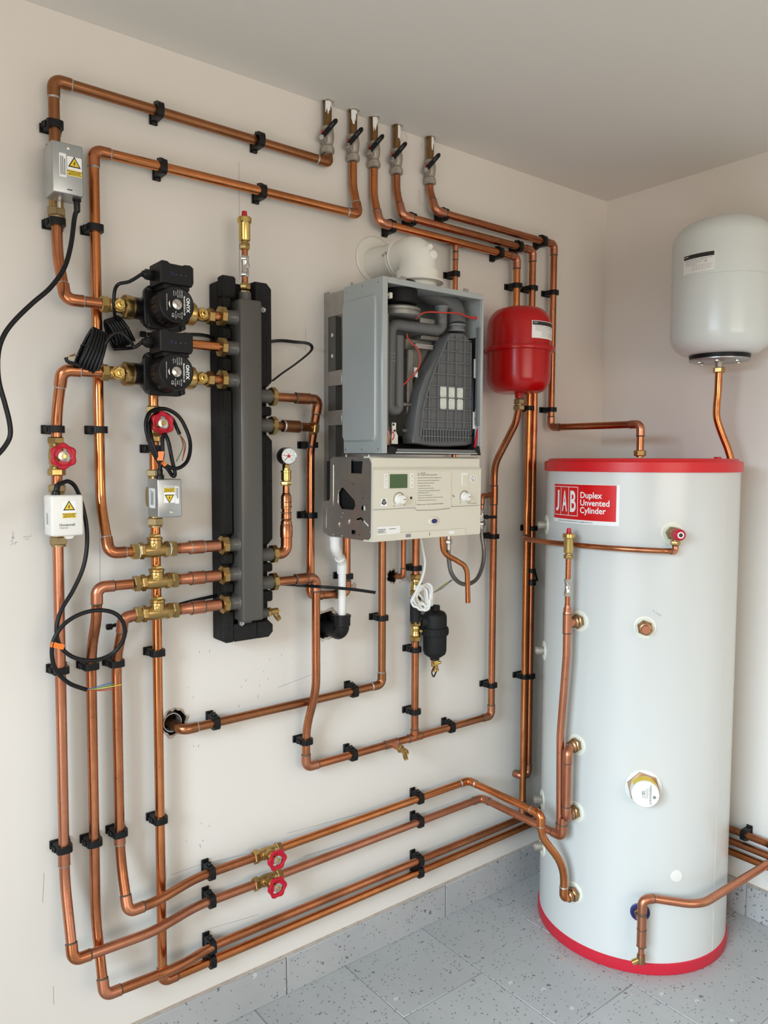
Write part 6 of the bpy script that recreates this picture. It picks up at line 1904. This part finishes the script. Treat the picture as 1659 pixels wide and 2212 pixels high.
be = thing('waste_elbow', 'black plastic waste elbow entering ragged wall hole', 'pipe fitting', Vector((x_w, -0.06, zb - 0.05)))
ze = zb - 0.045
MB().tube(fillet([Vector((x_w, -0.060, zb - 0.004)), Vector((x_w, -0.060, ze - 0.006)), Vector((x_w - 0.010, 0.03, ze + 0.006))], [0, 0.028, 0], 12), 0.0195, 28).build('elbow_body', 'black_plastic', be)
MB().lathe([(0.0210, 0), (0.0225, 0.001), (0.0225, 0.028), (0.0200, 0.030)], Vector((x_w, -0.060, zb + 0.002)), -Z, 30).build('elbow_socket', 'black_plastic', be)
MB().lathe([(0.0218, 0), (0.0240, 0.001), (0.0240, 0.006), (0.0218, 0.007)], Vector((x_w, -0.060, zb + 0.003)), -Z, 30).build('socket_rim', 'black_plastic', be)

# braided filling loop with valve
bh = thing('filling_loop', 'braided steel filling hose looping under boiler right end', 'hose', at(1010, 1262, y=-0.10))
q = [at(968, 1180, y=-0.15), at(969, 1200, y=-0.15), at(974, 1235, y=-0.145), at(990, 1257, y=-0.135), at(1010, 1262, y=-0.12), at(1030, 1250, y=-0.10), at(1042, 1222, y=-0.085), at(1045, 1190, y=-0.075), at(1041, 1160, y=-0.068), at(1040, 1142, y=-0.066)]
MB().tube(smooth(q, 8), 0.0062, 14).build('braided_hose', 'braid', bh)
MB().lathe([(0.0080, 0), (0.0080, 0.018)], q[0] + Z * 0.002 - Z * 0.012, Z, 16).nut(q[0] + Z * 0.006, Z, 0.0115, 0.014).lathe([(0.008, 0.014), (0.008, 0.04)], q[0] + Z * 0.006, Z, 14).build('hose_end', 'nickel', bh)
xv, ov_ = -0.661, OF
e0 = q[-1]
MB().lathe([(0.0075, 0), (0.0085, 0.002), (0.0085, 0.012)], e0, Z, 16).nut(e0 + Z * 0.010, Z, 0.0125, 0.014).build('hose_end', 'nickel', bh)
fv = thing('filling_valve', 'small nickel filling valve with black lever at boiler right end', 'valve', e0 + Z * 0.02)
MB().lathe([(0.0095, 0), (0.0095, 0.006), (0.0110, 0.008), (0.0110, 0.022), (0.0090, 0.024), (0.0090, 0.030)], e0 + Z * 0.022, Z, 18).build('valve_body', 'nickel', fv)
MB().nut(e0 + Z * 0.048, Z, 0.0125, 0.014).build('valve_nut', 'nickel_dull', fv)
MB().box(e0 + Vector((0.024, -0.014, 0.036)), (0.046, 0.010, 0.009), (Vector((0.95, -0.2, -0.02)), Y, Z), 0.002, 1).box(e0 + Vector((0.006, -0.012, 0.037)), (0.012, 0.016, 0.013), None, 0.002, 1).build('lever', 'black_plastic', fv)
zb_ = 1.348
pz = e0 + Z * 0.06
run('small copper elbow joining the filling valve to the copper riser', [(pz,), (Vector((pz.x, pz.y, zb_)), 'e'), (Vector((-0.622, -OF - 0.004, zb_)),)], r=R15, matn='copper_pink')

# white mains lead hanging in a coil
wc = thing('white_mains_cable', 'white cable hanging from boiler, coiled beside the filter', 'cable', at(905, 1325, y=-0.12))
q = [at(907, 1150, y=-0.16), at(912, 1180, y=-0.16), at(918, 1215, y=-0.155), at(913, 1245, y=-0.145), at(900, 1275, y=-0.135), at(889, 1300, y=-0.13)]
cc_ = at(912, 1292, y=-0.115)
ux_, uz_ = Vector((CR.x, CR.y, 0)).normalized(), Z
for k in range(11 * 5):
    a = 2.6 + 2 * PI * k / 11
    rr = 0.0245 + 0.0045 * math.sin(k * 1.7) + 0.003 * math.cos(k * 0.61)
    cdir = (ux_ * math.cos(a) * 0.86 + uz_ * math.sin(a) * 1.25)
    q.append(cc_ + cdir * rr + CF * (0.006 * math.sin(k * 0.9)) + ux_ * 0.010 * math.sin(k / 11.0) - uz_ * 0.006 * math.cos(k / 7.0))
q += [at(930, 1308, y=-0.11), at(935, 1290, y=-0.11), at(938, 1280, y=-0.11)]
MB().tube(smooth(q, 4), 0.0037, 10).build('sheath', 'wire_white', wc)
for mm_, b_, c_ in (('wire_blue', (958, 1268), (978, 1252)), ('wire_yellow', (952, 1270), (970, 1257)), ('wire_green', (955, 1266), (972, 1255)), ('wire_brown', (956, 1270), (974, 1253))):
    MB().tube(smooth([at(938, 1280, y=-0.11), at(*b_, y=-0.11), at(*c_, y=-0.11)], 5), 0.0011, 8).build('wire', mm_, wc)

# ------------------------------------------------------------------ hot water cylinder
hc = thing('hot_water_cylinder', 'tall white hot water cylinder with red lid and red base rim', 'cylinder', (CYL_C.x, CYL_C.y, 0))
MB().lathe([(CYL_R - 0.01, 0.004), (CYL_R, 0.006), (CYL_R, 1.436)], CYL_C, Z, 96).build('jacket', 'cylinder_white', hc)
MB().lathe([(CYL_R - 0.01, 0.0), (CYL_R + 0.0035, 0.001), (CYL_R + 0.0045, 0.004), (CYL_R + 0.0040, 0.032), (CYL_R + 0.0005, 0.034)], CYL_C, Z, 96).build('base_rim', 'red_rim', hc)
MB().lathe([(CYL_R + 0.0005, 1.427), (CYL_R + 0.0065, 1.428), (CYL_R + 0.0070, 1.4545), (CYL_R + 0.0035, 1.4585), (CYL_R - 0.004, 1.4590), (CYL_R - 0.006, 1.4640), (CYL_R - 0.012, 1.4662), (0.05, 1.4668)], CYL_C, Z, 96).build('lid', 'red_lid', hc)
MB().box(cyl_pt(-86, 1.468, 0.24), (0.020, 0.014, 0.006), None, 0.001, 1).build('lid_tab', 'red_lid', hc)
a = math.radians(-91.0)
MB().box(cyl_pt(-91, 0.73, CYL_R + 0.0002), (0.0008, 0.0012, 1.39), (Vector((math.cos(a), math.sin(a), 0)), Vector((-math.sin(a), math.cos(a), 0)), Z)).build('jacket_seam', 'limescale', hc)
# maker's sticker
LA0, LA1, LZ0, LZ1 = 154.0, 202.8, 1.277, 1.391
lb = wrap_label(hc, CYL_C.x, CYL_C.y, CYL_R, LA0, LA1, LZ0, LZ1, 'white_print', 'maker_sticker', 0.0004, 24)
LW, LH = math.radians(LA1 - LA0) * CYL_R, LZ1 - LZ0
wrap_label(lb, CYL_C.x, CYL_C.y, CYL_R + 0.0005, LA0 + 0.15, LA0 + (LA1 - LA0) * 0.965, LZ0 + LH * 0.10, LZ1 - 0.001, 'red_print', 'sticker_panel', 0.0002, 24)
f_ = wrap_fn(CYL_C.x, CYL_C.y, CYL_R + 0.0010, LA0, LZ0)
mb = MB()


def wrapped_bar(x0, x1, y0, y1, n=8):
    vs, fs = [], []
    for k in range(n + 1):
        x = x0 + (x1 - x0) * k / n
        vs += [f_(x, y0), f_(x, y1)]
    for k in range(n):
        fs.append([2 * k, 2 * k + 2, 2 * k + 3, 2 * k + 1])
    mb.add(vs, fs)


bx0, bx1, by0, by1 = LW * 0.022, LW * 0.470, LH * 0.195, LH * 0.925
for q in range(4):
    xx = bx0 + (bx1 - bx0) * q / 3
    wrapped_bar(xx - 0.0009, xx + 0.0009, by0, by1, 1)
wrapped_bar(bx0, bx1, by0 - 0.0008, by0 + 0.0008)
wrapped_bar(bx0, bx1, by1 - 0.0008, by1 + 0.0008)
mb.build('letter_boxes', 'white_print', lb)
for i, ch in enumerate('JAB'):
    vs, fs = text_mesh(ch, 0.080, 1.0, 0.0016, 'CENTER')
    xs = [v[0] for v in vs]
    ys = [v[1] for v in vs]
    mx_, my_ = (max(xs) + min(xs)) / 2, (max(ys) + min(ys)) / 2
    kx_, ky_ = (0.0185 if ch == 'J' else 0.0225) / (max(xs) - min(xs)), 0.062 / (max(ys) - min(ys))
    me = bpy.data.meshes.new('sticker_letter')
    me.from_pydata([f_(bx0 + (bx1 - bx0) * (i + 0.5) / 3 + (v[0] - mx_) * kx_, LH * 0.56 + (v[1] - my_) * ky_) for v in vs], [], fs)
    me.materials.append(MAT['white_print'])
    link('sticker_letter', me, lb)
letters([('Duplex', LW * 0.505, LH * 0.725, 0.0245), ('Unvented', LW * 0.505, LH * 0.535, 0.0245), ('Cylinder', LW * 0.505, LH * 0.345, 0.0245)], 0, (0, 0, 0), X, Z, 'white_print', lb, 'sticker_words', align='LEFT', fn=f_, bold=0.0004, sx=0.97)
letters([('JAB Products, P.O. Box 693, Enfield, EN3 7YZ. mail@jabproducts.co.uk', LW * 0.13, LH * 0.05, 0.0050)], 0, (0, 0, 0), X, Z, 'black_print', lb, 'sticker_small_print', align='LEFT', fn=f_, sx=0.92)
vs, fs = text_mesh('CAP', 0.016, 0.9, 0)
f2 = wrap_fn(CYL_C.x, CYL_C.y, CYL_R + 0.0003, 222.3, 1.045)
me = bpy.data.meshes.new('pencil_note')
me.from_pydata([f2(v[0] * 0.83 - v[1] * 0.5, -v[0] * 0.5 + v[1] * 0.83) for v in vs], [], fs)
me.materials.append(MAT['pencil'])
link('pencil_note', me, hc)


def radial(ang):
    a = math.radians(ang)
    return Vector((math.cos(a), math.sin(a), 0)), Vector((-math.sin(a), math.cos(a), 0))


def boss_disc(ang, z, r=0.031, mm_='cream_disc', nm='boss_disc'):
    n_, t_ = radial(ang)
    return MB().lathe([(r, -0.004), (r, 0.0012), (r - 0.0015, 0.0022), (r * 0.82, 0.0026), (r * 0.80, 0.0016), (r * 0.4, 0.0018)], cyl_pt(ang, z), n_, 36).build(nm, mm_, hc)


for ang, z in ((137.6, 1.259), (137.0, 0.859), (140.2, 0.381), (142.6, 0.234)):
    n_, t_ = radial(ang)
    d = boss_disc(ang, z)
    MB().lathe([(0.0125, 0), (0.0125, 0.026), (0.0105, 0.027), (0.0100, 0.020)], cyl_pt(ang, z, CYL_R), n_, 22).build('boss_stub', 'nickel_dull', d)
BZ_ = {'tee': 0.995, 'up': 0.628, 'lo': 0.427, 'bot': 0.181}
for k_, z in BZ_.items():
    d = boss_disc(179.6, z)
    if k_ != 'bot':
        n_, t_ = radial(179.6)
        MB().nut(cyl_pt(179.6, z, CYL_R + 0.001), n_, 0.0215, 0.016).lathe([(0.0150, 0.016), (0.0170, 0.018), (0.0170, 0.024), (0.0140, 0.026), (0.0140, 0.032)], cyl_pt(179.6, z, CYL_R + 0.001), n_, 20).build('boss_adaptor', 'bronze', d)
# capped boss
n_, t_ = radial(-142.0)
d = boss_disc(-142.0, 0.999)
cb = MB().nut(cyl_pt(-142.0, 0.999, CYL_R + 0.001), n_, 0.0215, 0.013).lathe([(0.0150, 0.013), (0.0150, 0.018), (0.0165, 0.019), (0.0165, 0.028), (0.0135, 0.030)], cyl_pt(-142.0, 0.999, CYL_R + 0.001), n_, 22).build('boss_adaptor', 'bronze', d)
MB().lathe([(0.0130, 0.028), (0.0130, 0.0345), (0.0110, 0.0365)], cyl_pt(-142.0, 0.999, CYL_R + 0.001), n_, 22).build('end_cap', 'copper_pink', d)
# blanking plug
n_, t_ = radial(-120.3)
MB().lathe([(0.0175, -0.003), (0.0175, 0.001), (0.0155, 0.0028), (0.004, 0.0034)], cyl_pt(-120.3, 0.289), n_, 32).build('blanking_plug', 'white_plastic', hc)
# immersion heater
n_, t_ = radial(-140.5)
p0 = cyl_pt(-140.5, 0.545)
ih = MB().lathe([(0.050, -0.004), (0.050, 0.002), (0.047, 0.0035)], p0, n_, 40).build('heater_collar', 'white_plastic', hc)
MB().nut(p0, n_, 0.0455, 0.012, 6, 0.25).build('heater_hexagon', 'bronze', ih)
MB().lathe([(0.0375, 0.010), (0.0375, 0.046), (0.0360, 0.048)], p0, n_, 44).build('heater_cap', 'white_plastic', ih)
mb = MB()
vs, fs = [], []
for k in range(17):
    a = math.radians(35 + 110 * k / 16)
    dd = t_ * math.cos(a) + Z * math.sin(a)
    for h_ in (0.016, 0.044):
        vs.append(p0 + n_ * h_ + dd * 0.0379)
for k in range(16):
    fs.append([2 * k, 2 * k + 2, 2 * k + 3, 2 * k + 1])
me = MB().add(vs, fs).build('warning_strip', 'yellow_print', ih)
fo = p0 + n_ * 0.0484
letters([('THERMOWATT', 0, 0.0130, 0.0080)], 0, fo, -Z, t_, 'black_print', ih, 'heater_lettering')
mb = MB()
for i in range(4):
    mb.box(fo + t_ * (0.006 - 0.0042 * i) + Z * (0.004 - 0.002 * i), (0.030 - 0.004 * i, 0.0009, 0.0002), (Z, t_, n_))
mb.build('heater_small_print', 'grey_print', ih)
letters([('CE', 0, -0.006, 0.0085)], 0, fo + Z * 0.004, -Z, t_, 'black_print', ih, 'heater_lettering')
MB().lathe([(0.0042, 0), (0.0042, 0.0006)], fo + t_ * 0.024 - Z * 0.006, n_, 18).build('heater_screw', 'grey_print', ih)

# temperature and pressure relief valve
n_, t_ = radial(-128.7)
boss_disc(-128.7, 1.262)
tp = thing('relief_valve', 'brass relief valve with red knob high on cylinder front', 'valve', cyl_pt(-128.7, 1.225, CYL_R + 0.03))
p0 = cyl_pt(-128.7, 1.262, CYL_R + 0.0015)
MB().nut(p0, n_, 0.0195, 0.014, 6, 0.4).lathe([(0.0140, 0.014), (0.0150, 0.018), (0.0150, 0.036)], p0, n_, 22).lathe([(0.0110, 0), (0.0110, 0.020)], p0 + n_ * 0.026, -Z, 20).build('valve_body', 'brass_dull', tp)
MB().nut(p0 + n_ * 0.026 - Z * 0.018, -Z, 0.0135, 0.012).build('outlet_nut', 'brass', tp)
kn = MB().lathe([(0.0160, 0.034), (0.0175, 0.037), (0.0168, 0.044), (0.0158, 0.050), (0.0148, 0.060), (0.0110, 0.063)], p0, n_, 30).build('red_knob', 'red_wheel', tp)
MB().lathe([(0.0085, 0.0628), (0.0085, 0.0636)], p0, n_, 24).build('knob_disc', 'white_print', kn)
MB().lathe([(0.0055, 0.0634), (0.0055, 0.0640)], p0, n_, 20).build('knob_logo', 'black_print', kn)
po = p0 + n_ * 0.026 - Z * 0.028
zr = po.z - 0.020
arc = []
for ang, r in ((226, 0.327), (215, 0.318), (203, 0.311), (190, 0.306), (178, 0.306), (168, 0.314), (158, 0.328), (149, 0.342), (141, 0.352), (133, 0.352), (126, 0.340)):
    arc.append((cyl_pt(ang, zr + 0.004 * math.cos(math.radians(ang - 190)), r),))
rp_ = thing('discharge_pipe', 'thin copper pipe curving around cylinder from the relief valve', 'pipe', arc[4][0])
path = fillet([po, Vector((po.x, po.y, zr)), arc[0][0]], [0, 0.012, 0])[:-1] + smooth([a_[0] for a_ in arc], 6)
MB().tube(path, R15, 16).build('tube', 'copper', rp_)
dd = (arc[0][0] - Vector((po.x, po.y, zr))).normalized()
elbow(rp_, Vector((po.x, po.y, zr)), Z, dd, R15, 'copper_pink', 'flux_ring', 0.012, 0.016, 0.018)

# pipework on the left face of the cylinder
xr_, yr_ = -0.650, -0.372
AZ = lambda v: at(1222, v, x=xr_).z
cu = thing('cylinder_flow_riser', 'copper riser with air vent standing against left face of cylinder', 'pipe', Vector((-0.644, -0.366, 0.362)))
MB().tube(fillet([Vector((-0.644, -0.356, 0.362)), Vector((-0.646, -0.352, 0.66)), Vector((xr_, yr_, 0.90)), Vector((xr_, yr_, 1.04))], [0, 0.2, 0.2, 0]), R22, 18).build('tube', 'copper_pink', cu)
tee(cu, Vector((xr_, yr_, 0.995)), Z, X, R22, R22 * 0.95, 'copper_pink', 0.028, 0.026)
z_i = AZ(1288)
MB().lathe([(R22 * 1.14, 0), (R22 * 1.14, 0.004), (R15 * 1.15, 0.012), (R15 * 1.15, 0.028)], Vector((xr_, yr_, 1.022)), Z, 18).build('reducer_fitting', 'copper_pink', cu)
MB().cyl(Vector((xr_, yr_, 1.04)), Vector((xr_, yr_, AZ(1200))), R15, 16).build('upper_tube', 'copper', cu)
coupling(cu, Vector((-0.6442, -0.3557, 0.381)), Vector((-0.6445, -0.3552, 0.40)), R22, 'copper_pink')
vv = thing('cylinder_air_vent', 'brass air vent with red cap on riser in front of cylinder', 'air vent', Vector((xr_, yr_, AZ(1287))))
iso_valve(vv, Vector((xr_, yr_, AZ(1287))), Vector((-0.8, -0.6, 0)), 0.92)
MB().nut(Vector((xr_, yr_, AZ(1206))), Z, 0.0135, 0.012).build('lower_nut', 'brass', vv)
air_vent(vv, Vector((xr_, yr_, AZ(1206) + 0.011)), 1.02)
uy_ = -0.386
run('short copper link joining two bosses on left face of cylinder', [(Vector((-0.622, -0.371, BZ_['up'])),), (Vector((-0.654, uy_, BZ_['up'])), 'e'), (Vector((-0.654, uy_, BZ_['lo'])), 'e'), (Vector((-0.622, -0.371, BZ_['lo'])),)], matn='copper_pink', fit='copper_pink')

# cold feed at the bottom
ang = -140.5
n_, t_ = radial(ang)
bd = boss_disc(ang, 0.182, 0.027, 'blue_print', 'blue_boss_disc')
pc = cyl_pt(ang, 0.182, CYL_R + 0.048)
MB().nut(cyl_pt(ang, 0.182, CYL_R + 0.001), n_, 0.0185, 0.014).build('boss_adaptor', 'bronze', bd)
ztop = at(1388, 1944, x=pc.x).z
zp = ztop
pA, pB, pC = at(1500, 1952, z=zp), at(1659, 1866, z=zp + 0.002), at(1760, 1815, z=zp + 0.003)
ptop = Vector((pc.x, pc.y, zp))
cf = run('copper cold feed pipe sweeping across cylinder front to right wall',
         [(pc - Z * 0.02,), (ptop, 'e', 0.018), (at(1412, 1941, z=zp), 's'), (at(1512, 1956, z=zp), 'b', 0.09), (pB, 's'), (pC,)], matn='copper_pink', fit='copper_pink')
tee(cf, pc, Z, -n_, R22, R22, 'copper_pink', 0.020, 0.030)
MB().lathe([(R22 * 1.16, 0), (R22 * 1.16, 0.052), (R15 * 1.1, 0.057), (R15 * 1.1, 0.078)], pc - Z * 0.018, -Z, 20).build('reducer_fitting', 'copper_pink', cf)
for dz_ in (0.020, 0.068):
    MB().lathe([(R22 * 1.2, 0), (R22 * 1.2, 0.002)], pc - Z * dz_, -Z, 20).build('solder_ring', 'flux_ring', cf)
dz0 = pc - Z * 0.094
dk = thing('cylinder_drain_cock', 'small brass drain cock with pale nozzle at cylinder foot', 'drain cock', dz0 - Z * 0.03)
MB().lathe([(0.0105, 0), (0.0112, 0.002), (0.0112, 0.024), (0.0085, 0.027)], dz0, -Z, 18).build('cock_body', 'bronze', dk)
nd = (-CR * 0.88 - Z * 0.45).normalized()
MB().lathe([(0.0072, 0), (0.0072, 0.016), (0.0080, 0.0165), (0.0080, 0.027)], dz0 - Z * 0.012, nd, 18).build('hose_nozzle', 'brass_bright', dk)
# little black clip half-fixed on the rear pipe beside the cylinder
fc_ = thing('loose_pipe_clip', 'open black pipe clip dangling on rear pipe beside cylinder', 'pipe clip', W(-0.418, 1.02, OF))
pz = at(1149, 1258, y=-OF - 0.012)
MB().lathe([(0.0118, 0), (0.0165, 0.001), (0.0165, 0.020), (0.0118, 0.021)], W(-0.418, pz.z - 0.012, OF), Z, 20).build('collar', 'black_plastic', fc_)
MB().lathe([(0.0118, 0), (0.0150, 0.001), (0.0150, 0.014), (0.0118, 0.015)], W(-0.418, pz.z + 0.030, OF), Z, 20).build('collar', 'black_plastic', fc_)
MB().box(W(-0.410, pz.z + 0.019, OF + 0.014), (0.004, 0.006, 0.034), (Vector((1, 0, 0.4)), Y, Vector((-0.4, 0, 1)))).build('hinge_strap', 'black_plastic', fc_)
